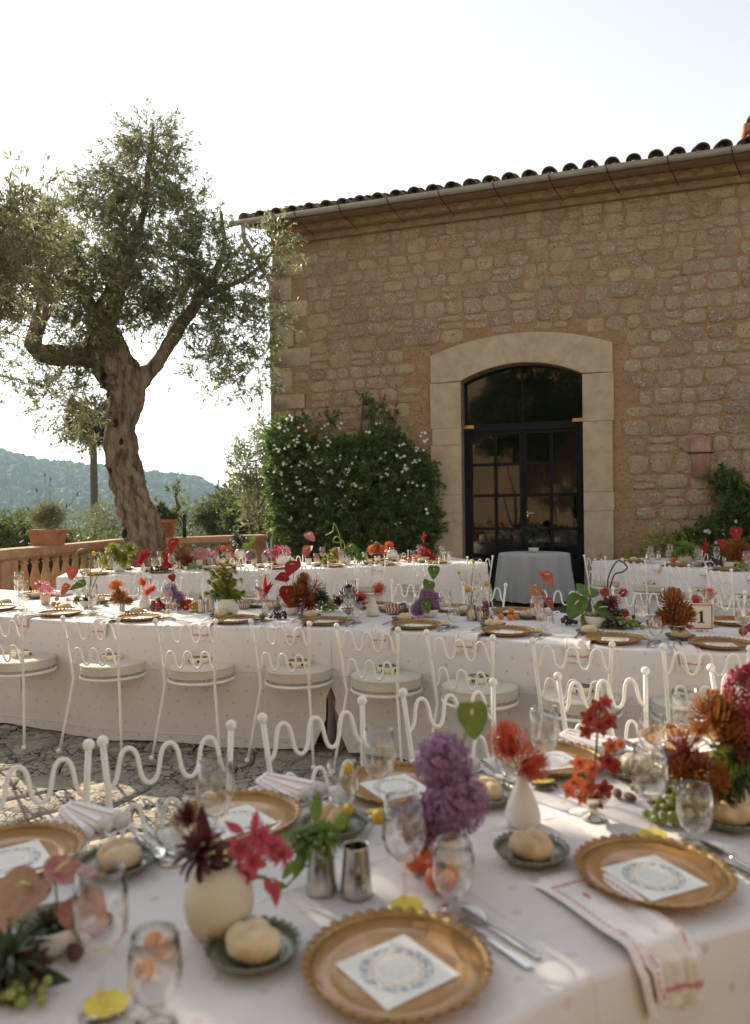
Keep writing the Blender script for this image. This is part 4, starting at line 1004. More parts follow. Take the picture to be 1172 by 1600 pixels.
# white starry flowers of the jasmine
star = MB()
for k in range(5):
    a = 2*math.pi*k/5; d = Vector((math.cos(a), math.sin(a), .25)); sd = Vector((-math.sin(a), math.cos(a), 0))*.011
    star.strip([Vector((0, 0, 0)), d*.014, d*.027], [sd*.25, sd*.8, sd*.1])
sv = np.array(star.v); fl = MB(); clus = []
for (x, y, k) in ((460, 690, 7), (485, 700, 8), (475, 725, 8), (500, 720, 6), (515, 735, 8), (500, 750, 6), (450, 725, 6), (465, 750, 7), (510, 690, 4), (530, 715, 5), (480, 765, 5), (545, 735, 6), (560, 760, 5), (535, 755, 6), (525, 790, 6), (497, 779, 3), (500, 785, 4), (540, 778, 2), (555, 785, 3), (560, 720, 3), (600, 745, 3), (628, 715, 5), (635, 730, 6), (625, 690, 4), (655, 700, 4), (665, 690, 4), (650, 725, 4), (610, 735, 2), (595, 715, 2), (640, 755, 2), (660, 760, 2), (510, 665, 4), (455, 655, 5), (470, 670, 3), (530, 668, 3), (590, 660, 2), (660, 675, 3), (575, 675, 2), (480, 810, 2), (455, 780, 5), (450, 810, 4), (620, 820, 2), (585, 845, 2), (670, 800, 2), (440, 700, 6), (435, 740, 6), (445, 765, 5), (440, 670, 4), (625, 770, 2)):
    for _ in range(k): clus.append((x + rg.gauss(0, 4.5), y + rg.gauss(0, 3.5)))
for (x, y) in clus:
    c = wallpt(x, y, .62 + rg.uniform(-.05, .05)) - base
    m_ = aim(c, (rg.uniform(-.6, .4), -1, rg.uniform(-.2, .9)), rg.uniform(0, 6), rg.uniform(.8, 1.35))
    o = len(fl.v); fl.v += [tuple(m_ @ Vector(v)) for v in sv]; fl.f += [tuple(i+o for i in f) for f in star.f]
obj('blossom', fl.mesh('jasmine_blossom', M_PETALW), jas)['kind'] = 'stuff'
# vine climbing at the right edge and the yellow bush below it
base = wallpt(1150, 930, .3); base.z = 0
vine, P, Dd = shrub('vine', 'dark green vine climbing the wall at the right edge below the lamp', 'climbing plant', base, [wl(1150, 830, 45, 34, .25, 1.2), wl(1155, 790, 22, 30, .18, .5), wl(1135, 765, 16, 20, .12, .25), wl(1125, 748, 9, 10, .1, .08), wl(1205, 810, 44, 50, .25, 1.0), wl(1090, 850, 30, 18, .2, .3)], M_JASM, 220, .2, 14, (.05, .1), (.35, .5))
fl = MB()
for (x, y) in ((1106, 829), (1108, 832), (1102, 830), (1129, 830), (1131, 834), (1119, 848), (1150, 815)):
    m_ = aim(wallpt(x, y, .5) - base, (-.2, -1, .3), 0, 1.3); o = len(fl.v); fl.v += [tuple(m_ @ Vector(v)) for v in sv]; fl.f += [tuple(i+o for i in f) for f in star.f]
obj('blossom', fl.mesh('vine_blossom', M_PETALW), vine)['kind'] = 'stuff'
base = wallpt(1030, 930, .35); base.z = 0
shrub('weed', 'low yellowish weeds growing at the foot of the wall beside the door', 'plant', base, [wl(1030, 862, 30, 24, .3, .5), wl(990, 890, 24, 26, .3, .3), wl(1065, 855, 20, 14, .3, .3), wl(950, 890, 12, 30, .25, .1)], P_YGREEN, 120, .22, 8, (.04, .09), (.25, .4))
# bushes and trees beyond the balustrade
def far(px, py, d, rx, ry, wgt, dep=None):
    c = atd(px, py, d); s_ = d/FPX; return (tuple(c), (rx*s_, dep or rx*s_, ry*s_), wgt)
def gb(px, d, z=-6): 
    p = atd(px, 800, d); p.z = z; return tuple(p)
shrub('oleander', 'pale blossoming shrub beyond the balustrade at the house corner', 'shrub', gb(405, 17.2, -3), [far(400, 720, 17, 34, 34, 1.0), far(415, 685, 17, 18, 22, .4), far(385, 735, 17.2, 22, 16, .25), far(410, 790, 17, 30, 40, 1.2), far(425, 745, 17, 22, 40, .8)], M_PALE, 190, .45, 12, (.06, .12), (.25, .4), up=.4)
shrub('green_bush', 'round mid green bush beyond the balustrade, right of the olive trunk', 'bush', gb(365, 21, -5), [far(355, 812, 21, 34, 30, 1.6), far(390, 815, 20, 35, 26, 1.4), far(375, 780, 22, 34, 22, .8), far(322, 806, 21, 14, 8, .2)], M_SHRUB, 260, .4, 12, (.08, .15), (.3, .45))
shrub('olive_sapling', 'silvery olive sapling beyond the balustrade between palm and olive trunk', 'tree', gb(165, 24, -6), [far(165, 815, 24, 26, 28, 1.0), far(135, 825, 25, 24, 20, .6), far(185, 830, 24, 24, 20, .6)], M_LAVENDER, 150, .5, 10, (.09, .16), (.2, .3))
shrub('olive_sapling', 'silvery olive sapling beyond the balustrade, just right of the olive trunk', 'tree', gb(290, 24, -6), [far(290, 815, 24, 22, 30, .9), far(268, 828, 24, 20, 16, .5), far(310, 832, 24, 22, 14, .5)], M_LAVENDER, 150, .5, 10, (.09, .16), (.2, .3))
shrub('leafy_bush', 'bright green leafy bush beyond the balustrade at the left edge', 'bush', gb(25, 15, -4), [far(20, 845, 15, 45, 22, 1.6), far(50, 832, 16, 28, 12, .5), far(-10, 850, 14, 40, 30, 1.0), far(70, 875, 16, 60, 40, 2.0), far(20, 900, 15, 60, 40, 2.0)], M_SHRUB, 200, .35, 10, (.08, .15), (.3, .5))
shrub('bank_bush', 'green undergrowth seen between the balusters below the pot', 'bush', gb(140, 18, -5), [far(140, 880, 18, 70, 36, 2.2), far(240, 872, 20, 60, 26, 1.6), far(330, 860, 22, 60, 24, 1.6)], M_SHRUB, 170, .4, 10, (.08, .15), (.3, .5))
shrub('holm_oak', 'dark leafy tree across the courtyard, seen only mirrored in the glass door', 'tree', (-6.4, -3.6, 0), [((-6.4, -3.6, 5.4), (1.8, 1.6, 1.3), 2.4), ((-5.2, -3.9, 4.6), (1.2, 1.2, 1.0), 1.4), ((-7.4, -3.4, 4.8), (1.4, 1.2, 1.2), 1.6), ((-6.2, -3.5, 7.0), (1.3, 1.2, 1.0), 1.4), ((-4.3, -4.2, 6.0), (1.0, 1.0, .8), 1.0)], M_JASM, 330, .4, 12, (.10, .18), (.35, .5))
# palm with a skirt of dead fronds
PD = 34.0
palm = thing('palm_tree', 'tall slim fan palm behind the olive tree', 'tree', gb(146, PD, -9)); pb = palm.location.copy()
tp = atd(146, 690, PD) - pb; tp2 = atd(145, 640, PD) - pb
obj('trunk', MB().tube([(0, 0, 0), tp*.5 + Vector((.05, 0, 0)), tp, tp2], [.22, .17, .16, .2], 10).mesh('palm_trunk', M_BARK2), palm)
pr = []; pd = []
for _ in range(2600):
    a = rg.uniform(0, 6.28); el = rg.uniform(-1.45, .9) ; r_ = rg.uniform(.25, .7)
    dv = Vector((math.cos(a)*math.cos(el), math.sin(a)*math.cos(el), math.sin(el))); pr.append(tp2 + dv*r_ + Vector((0, 0, -.25))); pd.append((dv + Vector((0, 0, -.5))).normalized())
obj('crown', quad_cloud('palm_crown', pr, pd, unit(ng.normal(size=(2600, 3))), ng.uniform(.6, 1.15, 2600), ng.uniform(.05, .09, 2600), M_PALM), palm)['kind'] = 'stuff'

# ---- flower pots on the balustrade
ph = .235
pt = thing('terracotta_trough', 'rectangular terracotta planter standing on the balustrade left of the olive', 'flower pot')
c = Vector((-4.86, 11.4, 1.0)); pt.location = c
pt.rotation_euler.z = R(-10)
b2 = MB(); b2.bevbox(-.245, .245, -.14, .14, ph-.055, ph, .012)
b = MB(); b.add([(-.2, -.11, 0), (.2, -.11, 0), (.2, .11, 0), (-.2, .11, 0), (-.228, -.128, ph-.05), (.228, -.128, ph-.05), (.228, .128, ph-.05), (-.228, .128, ph-.05)], [(0,3,2,1),(0,1,5,4),(1,2,6,5),(2,3,7,6),(3,0,4,7),(4,5,6,7)])
obj('body', b.mesh('trough_body', M_TERRA, False), pt); obj('rim', b2.mesh('trough_rim', M_TERRA, False), pt)
base = c + Vector((0, 0, ph))
lav, P, Dd = shrub('lavender', 'spiky pale green lavender growing in the terracotta planter', 'plant', tuple(base), [((base.x-.08, base.y, base.z+.12), (.14, .1, .12), 1.0), ((base.x+.09, base.y, base.z+.12), (.14, .1, .13), 1.0), ((base.x, base.y, base.z+.2), (.12, .08, .1), .6)], M_LAVENDER, 160, .2, 12, (.03, .07), (.12, .2), up=.9, outward=.4, stems=False)
b = MB()
for (x, y) in ((70, 742), (79, 748), (57, 766), (121, 772), (44, 795), (104, 790)):
    e = atd(x, y, c.y) - base; b.tube([(e.x*.25, 0, 0), (e.x*.6, 0, e.z*.55), e], [.004, .003, .003], 5); b.sphere(e, .02, 8, 6, (.7, .7, 1.5))
obj('seed_head', b.mesh('seed_head', M_LAVENDER), lav)['kind'] = 'stuff'
c2 = Vector((-3.78, 13.9, 1.0))
pt = thing('flower_pot', 'terracotta flower pot on the balustrade half hidden by the olive trunk', 'flower pot', c2)
obj('body', MB().lathe([(.12, 0), (.17, .26), (.195, .265), (.2, .33), (.17, .33), (.165, .28)], 20).mesh('pot_body', M_TERRA), pt)
shrub('potted_plant', 'tall leafy plant in the pot behind the olive trunk', 'plant', tuple(c2 + Vector((0, 0, .29))), [((c2.x, c2.y, 1.40), (.15, .13, .10), .5), ((c2.x+.16, c2.y, 1.80), (.12, .05, .04), .06), ((c2.x-.05, c2.y, 1.55), (.04, .04, .12), .05)], M_SHRUB, 120, .16, 10, (.06, .12), (.3, .45))
tag(obj('iron_post', MB().tube([(-3.44, 13.85, 1.0), (-3.44, 13.85, 1.42)], .035, 8).mesh('iron_post', M_IRON)), 'short black iron post beside the pot behind the olive trunk', 'post')
# ================================================================ TABLES
ZT = .765
class Edge:
    """front edge of a table, walked so that the table lies on its left"""
    def __init__(s, pts, width):
        P = [Vector((x, y, 0)) for x, y in pts]; q = []
        for i in range(len(P)-1):
            p0, p1, p2, p3 = P[max(i-1, 0)], P[i], P[i+1], P[min(i+2, len(P)-1)]
            for k in range(12):
                t_ = k/12; q.append(.5*((2*p1) + (-p0+p2)*t_ + (2*p0-5*p1+4*p2-p3)*t_*t_ + (-p0+3*p1-3*p2+p3)*t_**3))
        q.append(P[-1]); d = [0]
        for a, b in zip(q, q[1:]): d.append(d[-1] + (b-a).length)
        s.L = d[-1]; s.w = width; m_ = int(s.L/.03) + 1; s.n = m_; s.p = []; j = 0
        for i in range(m_+1):
            x = s.L*i/m_
            while j < len(d)-2 and d[j+1] < x: j += 1
            f_ = (x-d[j])/max(d[j+1]-d[j], 1e-9); s.p.append(q[j].lerp(q[j+1], f_))
        s.t = []
        for i in range(m_+1):
            a = s.p[max(0, i-12)]; b = s.p[min(m_, i+12)]; s.t.append((b-a).normalized())
    def i(s, x): return max(0, min(s.n, int(round(x/s.L*s.n))))
    def pos(s, x, v=0.):
        k = s.i(x); t_ = s.t[k]; return s.p[k] + Vector((-t_.y, t_.x, 0))*v
    def frame(s, x, far=False):
        k = s.i(x); t_ = s.t[k]; nrm = Vector((-t_.y, t_.x, 0))
        return (-t_, -nrm) if far else (t_, nrm)
    def near(s, p, v=0.):
        best = min(range(s.n+1), key=lambda k: (s.p[k] + Vector((-s.t[k].y, s.t[k].x, 0))*v - Vector((p.x, p.y, 0))).length)
        return best/s.n*s.L
def smooth1(x): return x*x*(3-2*x)
def cloth(edge, s0, s1, seed, flare0=.03, flare1=.03, hem=.012):
    """draped cloth over the table between two stations; returns mesh"""
    rg_ = random.Random(seed); b = MB(); b.uv = []
    w_ = edge.w; prof = []                                  # (v, z, drop fraction, side)
    ND = 11
    for k in range(ND): f_ = 1 - k/ND; prof.append((-.012, ZT-.02-(ZT-.02-hem)*f_, f_, -1))
    prof += [(-.010, ZT-.010, 0, -1), (-.003, ZT-.0025, 0, 0)]
    NTp = 12
    for k in range(NTp+1): prof.append((.012 + (w_-.024)*k/NTp, ZT, 0, 0))
    prof += [(w_+.003, ZT-.0025, 0, 0), (w_+.010, ZT-.010, 0, 1)]
    for k in range(ND): f_ = (k+1)/ND; prof.append((w_+.012, ZT-.02-(ZT-.02-hem)*f_, f_, 1))
    m_ = max(2, int((s1-s0)/.03)); ph = [rg_.uniform(0, 6.3) for _ in range(6)]
    def fold(x, side):
        a = ph[0] + side
        return .35 + .5*math.sin(x*7.3 + a) + .32*math.sin(x*17.1 + ph[1]*2 + side*2) + .22*math.sin(x*31 + ph[2] + 2*math.sin(x*3)) + .5*fbm((x*2.2, seed*3.1, side*5.), 2)
    arcv = [0]
    for k in range(1, len(prof)): arcv.append(arcv[-1] + math.hypot(prof[k][0]-prof[k-1][0], prof[k][1]-prof[k-1][1]))
    for i in range(m_+1):
        x = s0 + (s1-s0)*i/m_
        for k, (v, z, f_, sd) in enumerate(prof):
            off = 0; z2 = z; xs = x
            if sd and f_ > 0:
                off = sd*(.028*f_**.8*(fold(x, sd)+.25) + .022*f_)
                e0 = max(0, 1-(x-s0)/.30); e1 = max(0, 1-(s1-x)/.30)
                xs = x + f_**3*(flare0*e0*e0 - flare1*e1*e1)
                if f_ == 1: z2 = z + .008*math.sin(x*5 + sd)
            elif sd == 0: z2 = z + .0016*fbm((x*3, v*4, seed), 2)
            p = edge.pos(xs, v + off); b.v.append((p.x, p.y, z2)); b.uv.append((x, arcv[k]))
    K = len(prof)
    for i in range(m_):
        for k in range(K-1): b.f.append((i*K+k, (i+1)*K+k, (i+1)*K+k+1, i*K+k+1))
    # end drops
    for (xe, sg, fl) in ((s0, -1, flare0), (s1, 1, flare1)):
        M_ = 24; base = len(b.v); tv = edge.t[edge.i(xe)]
        for k in range(ND+2):
            f_ = 0 if k < 1 else (k-1)/ND
            z = ZT-.003 if k == 0 else ZT-.012-(ZT-.012-hem)*f_
            for j in range(M_+1):
                v = w_*j/M_; o = sg*(.004 + (.006 if k else 0) + f_**.8*(.02 + .022*math.sin(v*22 + seed) + .012*math.sin(v*47)) - (fl - .03 if fl > .04 else 0)*f_*0)
                p = edge.pos(xe, v) + tv*o
                if fl > .05: p = edge.pos(xe, v) - tv*sg*(fl*f_*.4 + .004)
                b.v.append((p.x, p.y, z)); b.uv.append((v, f_*ZT + 5*sg))
        for k in range(ND+1):
            for j in range(M_): b.f.append((base+k*(M_+1)+j, base+k*(M_+1)+j+1, base+(k+1)*(M_+1)+j+1, base+(k+1)*(M_+1)+j))
    return b.mesh('tablecloth', M_CLOTH)
M_PLY = MAT('plywood', (.42, .29, .16), (.33, .22, .12), .7, 6)
def table(label, clabel, edge, s0, s1, seed, f0=.03, f1=.03):
    p = edge.pos((s0+s1)/2, edge.w/2); t_ = thing('banquet_table', label, 'table', p)
    b = MB(); m_ = max(2, int((s1-s0)/.1)); vs = []; a0, a1 = s0+.02, s1-.02
    for i in range(m_+1):
        x = a0 + (a1-a0)*i/m_
        for (v, z) in ((.006, ZT-.030), (edge.w-.006, ZT-.030), (edge.w-.006, ZT-.0045), (.006, ZT-.0045)):
            q = edge.pos(x, v) - p; b.v.append((q.x, q.y, z))
    for i in range(m_):
        for k in range(4): b.f.append((i*4+k, (i+1)*4+k, (i+1)*4+(k+1) % 4, i*4+(k+1) % 4))
    b.f += [(0, 1, 2, 3), (m_*4+3, m_*4+2, m_*4+1, m_*4)]
    obj('tabletop', b.mesh('tabletop', M_PLY, False), t_)
    for x in (s0+.25, s1-.25):
        for v in (.15, edge.w-.15):
            q = edge.pos(x, v) - p; obj('leg', MB().tube([(q.x, q.y, 0), (q.x, q.y, ZT-.031)], .02, 8).mesh('leg', M_IRON), t_)
    tag(obj('tablecloth', cloth(edge, s0, s1, seed, f0, f1)), clabel, 'tablecloth', 'printed white tablecloths')
E1 = Edge([(-1.15, .07), (-.8, .36), (-.5, .60), (-.15, .87), (.2, 1.15), (.40, 1.275), (.686, 1.404), (1.1, 1.55), (1.7, 1.69), (2.4, 1.78)], .98)
E2 = Edge([(-5.2, 6.9), (-4.4, 6.5), (-3.6, 6.05), (-2.73, 5.56), (-2.0, 5.22), (-1.38, 5.01), (-.8, 4.91), (-.4, 4.83), (.25, 4.60), (.55, 4.43), (.88, 4.23), (1.23, 4.055), (1.5, 3.94), (1.9, 3.83), (2.6, 3.73), (3.4, 3.70)], 1.18)
E3 = Edge([(-3.60, 8.66), (-2.9, 8.82), (-1.53, 9.18), (0, 9.62), (1.46, 10.06)], 1.15)
E4 = Edge([(2.86, 10.12), (3.2, 9.5), (3.5, 8.9), (3.75, 8.3), (3.98, 7.5), (4.1, 6.6), (4.15, 5.6)], 1.15)
sx_ = E2.near(Vector((-.285, 4.79, 0)))
table('trestle of the near curved table under its cloth', 'white printed cloth on the near table, filling the bottom of the photo', E1, 0, E1.L, 1)
table('trestle of the middle table, left half', 'white printed cloth on the left half of the middle table', E2, 0, sx_, 2, .03, .11)
table('trestle of the middle table, right half', 'white printed cloth on the right half of the middle table', E2, sx_+.004, E2.L, 3, .11, .03)
table('trestle of the far table in front of the jasmine', 'white printed cloth on the far table in front of the jasmine', E3, 0, E3.L, 4)
table('trestle of the table at the right edge, right of the door', 'white printed cloth on the table at the right edge, right of door', E4, 0, E4.L, 5)

# round side table with grey linen before the door
rc = Vector((2.50, 12.12, 0)); rt = thing('round_table', 'small round table standing in front of the glass door', 'table', rc)
obj('tabletop', MB().lathe([(.53, .725), (.53, .745)], 32).mesh('round_top', M_PLY), rt)
obj('leg', MB().lathe([(.2, 0), (.2, .02), (.04, .05), (.04, .724)], 16).mesh('pedestal', M_IRON), rt)
b = MB(); nn = 160; prof = [(0.01, .752), (.3, .752), (.52, .752), (.545, .748), (.552, .735)] + [(.553 + .06*f_, .735 - .70*f_) for f_ in (.08, .2, .35, .5, .65, .8, .92, 1.0)]
def lmod(a, i, z):
    f_ = max(0, (.735 - z)/.70); return 1 + f_**.7*(.060*math.sin(a*15 + .9*math.sin(a*3)) + .040*math.sin(a*9+1.3) + .022*math.sin(a*31))
b.lathe(prof, nn, mod=lmod); b.f = [f for f in b.f if len(f) == 4]
tag(obj('tablecloth', b.mesh('linen_cloth', M_LINEN), None, rc), 'blue grey linen cloth hanging in folds over the round table', 'tablecloth')

# ================================================================ CHAIRS
def wave_pts(z_lo, z_hi, xl, xr, lean, n=72):
    out_ = []
    for i in range(n+1):
        f_ = i/n; x = xl + (xr-xl)*f_
        # three crests, two troughs, ends meet the posts low
        ph = f_*2*math.pi*3 - math.pi*.5
        z = (z_lo+z_hi)/2 + (z_hi-z_lo)/2*math.sin(ph)
        xx = x - (xr-xl)*.0150*math.sin(ph*2)
        out_.append((xx, lean(z), z))
    return out_
BX, SX_, FX = .190, .158, .215
lean = lambda z: -.055*max(0, (z-.45)/.39)
def postx(z): return SX_ + (BX-SX_)*max(0, (z-.45)/.39) if z > .45 else FX + (SX_-FX)*(z/.45)
def chair_parts():
    me = {}
    for sd in (-1, 1):
        pts = [(sd*postx(z), lean(z) if z > .45 else -.075*(1-z/.45)**1.2, z) for z in (.012, .15, .30, .42, .45, .48, .6, .72, .83)]
        me['post', sd] = MB().tube(pts, .0092, 8).mesh('back_post', M_WHITE_IRON)
    me['ball'] = MB().sphere((0, 0, 0), .0170, 12, 8).mesh('finial', M_WHITE_IRON)
    me['foot'] = MB().sphere((0, 0, 0), .0165, 10, 6).mesh('foot', M_WHITE_IRON)
    for nm, zl, zh in (('rail1', .705, .812), ('rail2', .545, .650)):
        zm = (zl+zh)/2; xw = postx(zl+.03)-.004
        me[nm] = MB().tube(wave_pts(zl, zh, -xw, xw, lean), .0068, 7).mesh('back_rail', M_WHITE_IRON)
    ring = [(.205*math.cos(a), .205+.205*math.sin(a), .442) for a in np.linspace(0, 2*math.pi, 41)]
    sf = MB().tube(ring, .010, 8, False)
    me['ring'] = sf.mesh('seat_frame', M_WHITE_IRON)
    bk = MB()
    zig = [(.186*math.cos(a), .205+.186*math.sin(a), .452 + .010*math.sin(a*34)) for a in np.linspace(0, 2*math.pi, 281)]
    bk.tube(zig, .0035, 4, False)
    for k in range(-4, 5): x = k*.04; h_ = math.sqrt(.2**2 - x*x); bk.tube([(x, .205-h_, .443), (x, .205+h_, .443)], .004, 4)
    me['grid'] = bk.mesh('seat_grid', M_WHITE_IRON)
    pr = [(.005, .4635), (.17, .4635), (.196, .465), (.205, .470), (.204, .4745), (.209, .496), (.204, .5175), (.205, .522), (.196, .527), (.15, .5305), (.06, .533), (.005, .5335)]
    me['cushion'] = MB().lathe(pr, 40).mesh('cushion', M_CUSHION)
    pp = MB()
    for z in (.4722, .5198): pp.tube([(.2065*math.cos(a), .2065*math.sin(a), z) for a in np.linspace(0, 2*math.pi, 41)], .0032, 5, False)
    me['piping'] = pp.mesh('piping', M_CUSHION)
    for sd in (-1, 1): me['leg', sd] = MB().tube([(sd*.135, .355, .44), (sd*.16, .39, .25), (sd*.185, .425, .012)], .0095, 8).mesh('leg', M_WHITE_IRON)
    return me
CH = chair_parts()
def make_chair():
    t_ = thing('garden_chair', '', 'chair')
    for sd in (-1, 1):
        p = obj('back_post', CH['post', sd], t_); obj('finial', CH['ball'], p, (sd*postx(.84), lean(.84), .84)); obj('foot', CH['foot'], p, (sd*FX, -.077, .015))
        l_ = obj('leg', CH['leg', sd], t_); obj('foot', CH['foot'], l_, (sd*.185, .426, .015))
    obj('back_rail', CH['rail1'], t_); obj('back_rail', CH['rail2'], t_)
    f_ = obj('seat_frame', CH['ring'], t_); obj('seat_grid', CH['grid'], f_)
    c = obj('cushion', CH['cushion'], t_, (0, .205, 0)); obj('piping', CH['piping'], c)
    return t_
CHAIRS = []
def put_chair(loc, rz, label, group):
    o = make_chair() if not CHAIRS else copy_tree(CHAIRS[0])
    o.location = loc; o.rotation_euler = (0, 0, rz); o['label'] = label; o['group'] = group; CHAIRS.append(o); return o
def chair_balls(pl, pr, facing, label, group):
    """place a chair from the two finials seen in the picture; facing=1 seat beyond the back, -1 seat towards us"""
    a, b = at(*pl, .84), at(*pr, .84); m_ = (a+b)/2; d = (b-a).normalized()
    rz = math.atan2(d.y, d.x) + (0 if facing > 0 else math.pi)
    fw = Vector((-math.sin(rz), math.cos(rz), 0)); loc = m_ + fw*.055; loc.z = 0.008
    return put_chair(loc, rz, label, group)
G1 = 'white iron chairs along the tables'
mid_front = []
for k, (a, b) in enumerate((((-52, 964), (38, 966)), ((97, 968), (186, 970)), ((242, 972), (338, 973)), ((391, 973), (485, 977)), ((526, 980), (622, 986)), ((666, 990), (771, 999)), ((831, 1003), (958, 1010)), ((1040, 1013), (1168, 1016)))):
    mid_front.append(chair_balls(a, b, 1, f'white iron chair with wavy back, {ORD[k]} from left on the middle table near side', G1))
for k, (a, b) in enumerate((((-75, 1203), (120, 1171)), ((160, 1163), (362, 1137)), ((402, 1127), (573, 1097)), ((627, 1086), (773, 1069)), ((865, 1060), (1015, 1051)), ((1100, 1047), (1262, 1043)))):
    chair_balls(a, b, -1, f'white iron chair with wavy back, {ORD[k]} from left behind the near table', G1)
for k, (a, b) in enumerate((((225, 903), (294, 905)), ((309, 906), (376, 909)), ((398, 910), (470, 910)), ((490, 908), (565, 908)), ((604, 909), (682, 912)), ((719, 913), (795, 916)), ((830, 918), (915, 921)), ((955, 921), (1039, 924)), ((1080, 925), (1162, 928)))):
    chair_balls(a, b, -1, f'white iron chair facing the camera, {ORD[k]} from left beyond the middle table', G1)
for k, (a, b) in enumerate((((170, 896), (228, 892)), ((287, 888.5), (345, 886)), ((371, 885), (430, 882.5)), ((460, 882.5), (519, 880)), ((549, 879), (608, 878)), ((638, 877), (695, 874)), ((722, 872.5), (778, 870)))):
    chair_balls(a, b, 1, f'white iron chair with its back to us, {ORD[k]} from left at the far table', G1)
t4 = []
for k, (a, b) in enumerate((((907, 869), (952, 872.5)), ((967, 874), (1014, 878)), ((1035, 880.5), (1080, 885)), ((1099, 887), (1147, 892.5)), ((1168, 895), (1218, 903)))):
    t4.append(chair_balls(a, b, 1, f'white iron chair, {ORD[k]} from left at the right hand table', G1))
for k in range(6):
    s_ = .45 + k*.82; r_, f_ = E3.frame(s_, True); p = E3.pos(s_, E3.w + .42); p.z = .008
    put_chair(p, math.atan2(r_.y, r_.x), f'white iron chair facing us across the far table, {ORD[k]} from left', G1)
for k in range(3):
    s_ = .6 + k*.85; r_, f_ = E4.frame(s_, True); p = E4.pos(s_, E4.w + .40); p.z = .008
    put_chair(p, math.atan2(r_.y, r_.x), f'white iron chair beyond the right hand table, {ORD[k]} from the wall', G1)
# tambourines on the seats
tf = MB(); nn = 28
for (r_, z) in ((.066, 0), (.066, .036), (.060, .036), (.060, 0)):
    for k in range(nn): a = 2*math.pi*k/nn; tf.v.append((r_*math.cos(a), r_*math.sin(a), z))
for q in range(4):
    for k in range(nn): tf.f.append((q*nn+k, q*nn+(k+1) % nn, ((q+1) % 4)*nn+(k+1) % nn, ((q+1) % 4)*nn+k))
ME_TF = tf.mesh('frame', M_TAMB)
ME_SKIN = MB().lathe([(.0005, .0340), (.0595, .0340)], 28).mesh('skin', M_CREAMPAPER)
ME_SLOT = MB().box(-.010, .010, -.002, .002, -.008, .008).mesh('slot', M_BLACKINK, False)
ME_JING = MB().lathe([(.0005, -.001), (.009, -.002), (.009, .002), (.0005, .001)], 12).mesh('jingle', M_BRASS)
def tambourine(chair, label):
    M_ = Matrix.Translation(chair.location) @ Matrix.Rotation(chair.rotation_euler.z, 4, 'Z')
    p = M_ @ Vector((rnd.uniform(-.03, .03), .22 + rnd.uniform(-.02, .03), .5338))
    t_ = thing('tambourine', label, 'tambourine', p, rnd.uniform(0, 6), 'tambourines on the chair seats')
    f_ = obj('frame', ME_TF, t_); obj('skin', ME_SKIN, t_)
    for k in range(5):
        a = 2*math.pi*k/5; m_ = Matrix.Rotation(a, 4, 'Z') @ Matrix.Translation((0, -.0662, .018))
        obj('slot', ME_SLOT, f_, mtx=m_); obj('jingle', ME_JING, f_, mtx=Matrix.Rotation(a, 4, 'Z') @ Matrix.Translation((.006, -.0660, .018)) @ Matrix.Rotation(.5, 4, 'Y'))
for k, c in enumerate(mid_front): tambourine(c, f'small cream tambourine on the seat of the {ORD[k]} middle table chair from left')
for k, c in enumerate(t4[1:4]): tambourine(c, f'small cream tambourine on the {ORD[k+1]} chair from left at the right hand table')
# ================================================================ PLACE SETTINGS
def plate_meshes(R0, ns, depth, lip, mat, rimmat):
    n = ns*6
    def md(a, i, z):
        return 1.0
    pr = [(.001, .006), (R0*.60, .006), (R0*.66, .0075), (R0*.90, .014 + lip*.5), (R0*.905, .010 + lip*.5), (R0*.66, .0035), (R0*.55, 0), (.001, 0)]
    body = MB().lathe(pr, n, mod=md).mesh('plate_body', mat)
    rim = MB(); vs = []
    for (r_, z) in ((R0*.885, .0145+lip*.5), (R0*.99, .018+lip), (R0*1.0, .016+lip), (R0*.895, .0105+lip*.5)):
        for k in range(n):
            a = 2*math.pi*k/n; sc = abs(math.sin(a*ns/2)); rr = r_ if r_ < R0*.95 else r_*(1 - .07*(1-sc)**1.4)
            zz = z + (.0035*(sc-.5) if r_ > R0*.95 else 0); rim.v.append((rr*math.cos(a), rr*math.sin(a), zz))
    for q in range(4):
        for k in range(n): rim.f.append((q*n+k, q*n+(k+1) % n, ((q+1) % 4)*n+(k+1) % n, ((q+1) % 4)*n+k))
    return body, rim.mesh('plate_rim', rimmat)
ME_CHB, ME_CHR = plate_meshes(.157, 38, 0, .010, M_CHARGER, M_GOLDRIM)
ME_BPB, ME_BPR = plate_meshes(.082, 26, 0, .008, M_GREENPL, M_GREENPL)
c_ = MB().bevbox(-.073, .073, -.073, .073, 0, .0022, .0008); ME_CARD = c_.mesh('card', M_CARD, False)
def bunfn(p):
    x, y, z = p; g_ = math.exp(-(x*6)**2)*.36*max(0, z+.25) + (math.exp(-(y*6)**2)*.22 if x > 0 else 0)*max(0, z+.1); return 1 - g_ + .05*fbm((x*2, y*2, z*2), 2)
bb = MB().sphere((0, 0, 0), 1, 30, 20, (.054, .045, .030), bunfn); bb.v = [(x, y, max(z, -.021)+.021) for x, y, z in bb.v]; ME_BUN = bb.mesh('bread_roll', M_BREAD)
bb = MB().sphere((0, 0, 0), 1, 26, 16, (.048, .046, .032), lambda p: bunfn((p[1], p[0], p[2])) + .04*math.sin(p[0]*5)); bb.v = [(x, y, max(z, -.022)+.022) for x, y, z in bb.v]; ME_BUN2 = bb.mesh('bread_roll_b', M_BREAD)
pm = MB().sphere((0, 0, 0), 1, 40, 16, (.045, .045, .03), lambda p: (.86 + .14*abs(math.cos(4.5*math.atan2(p[1], p[0])))) * (1 - .25*max(0, abs(p[2])-.8)/.2)); pm.v = [(x, y, z+.0285) for x, y, z in pm.v]
ME_PUMP = pm.mesh('pumpkin', M_PUMP)
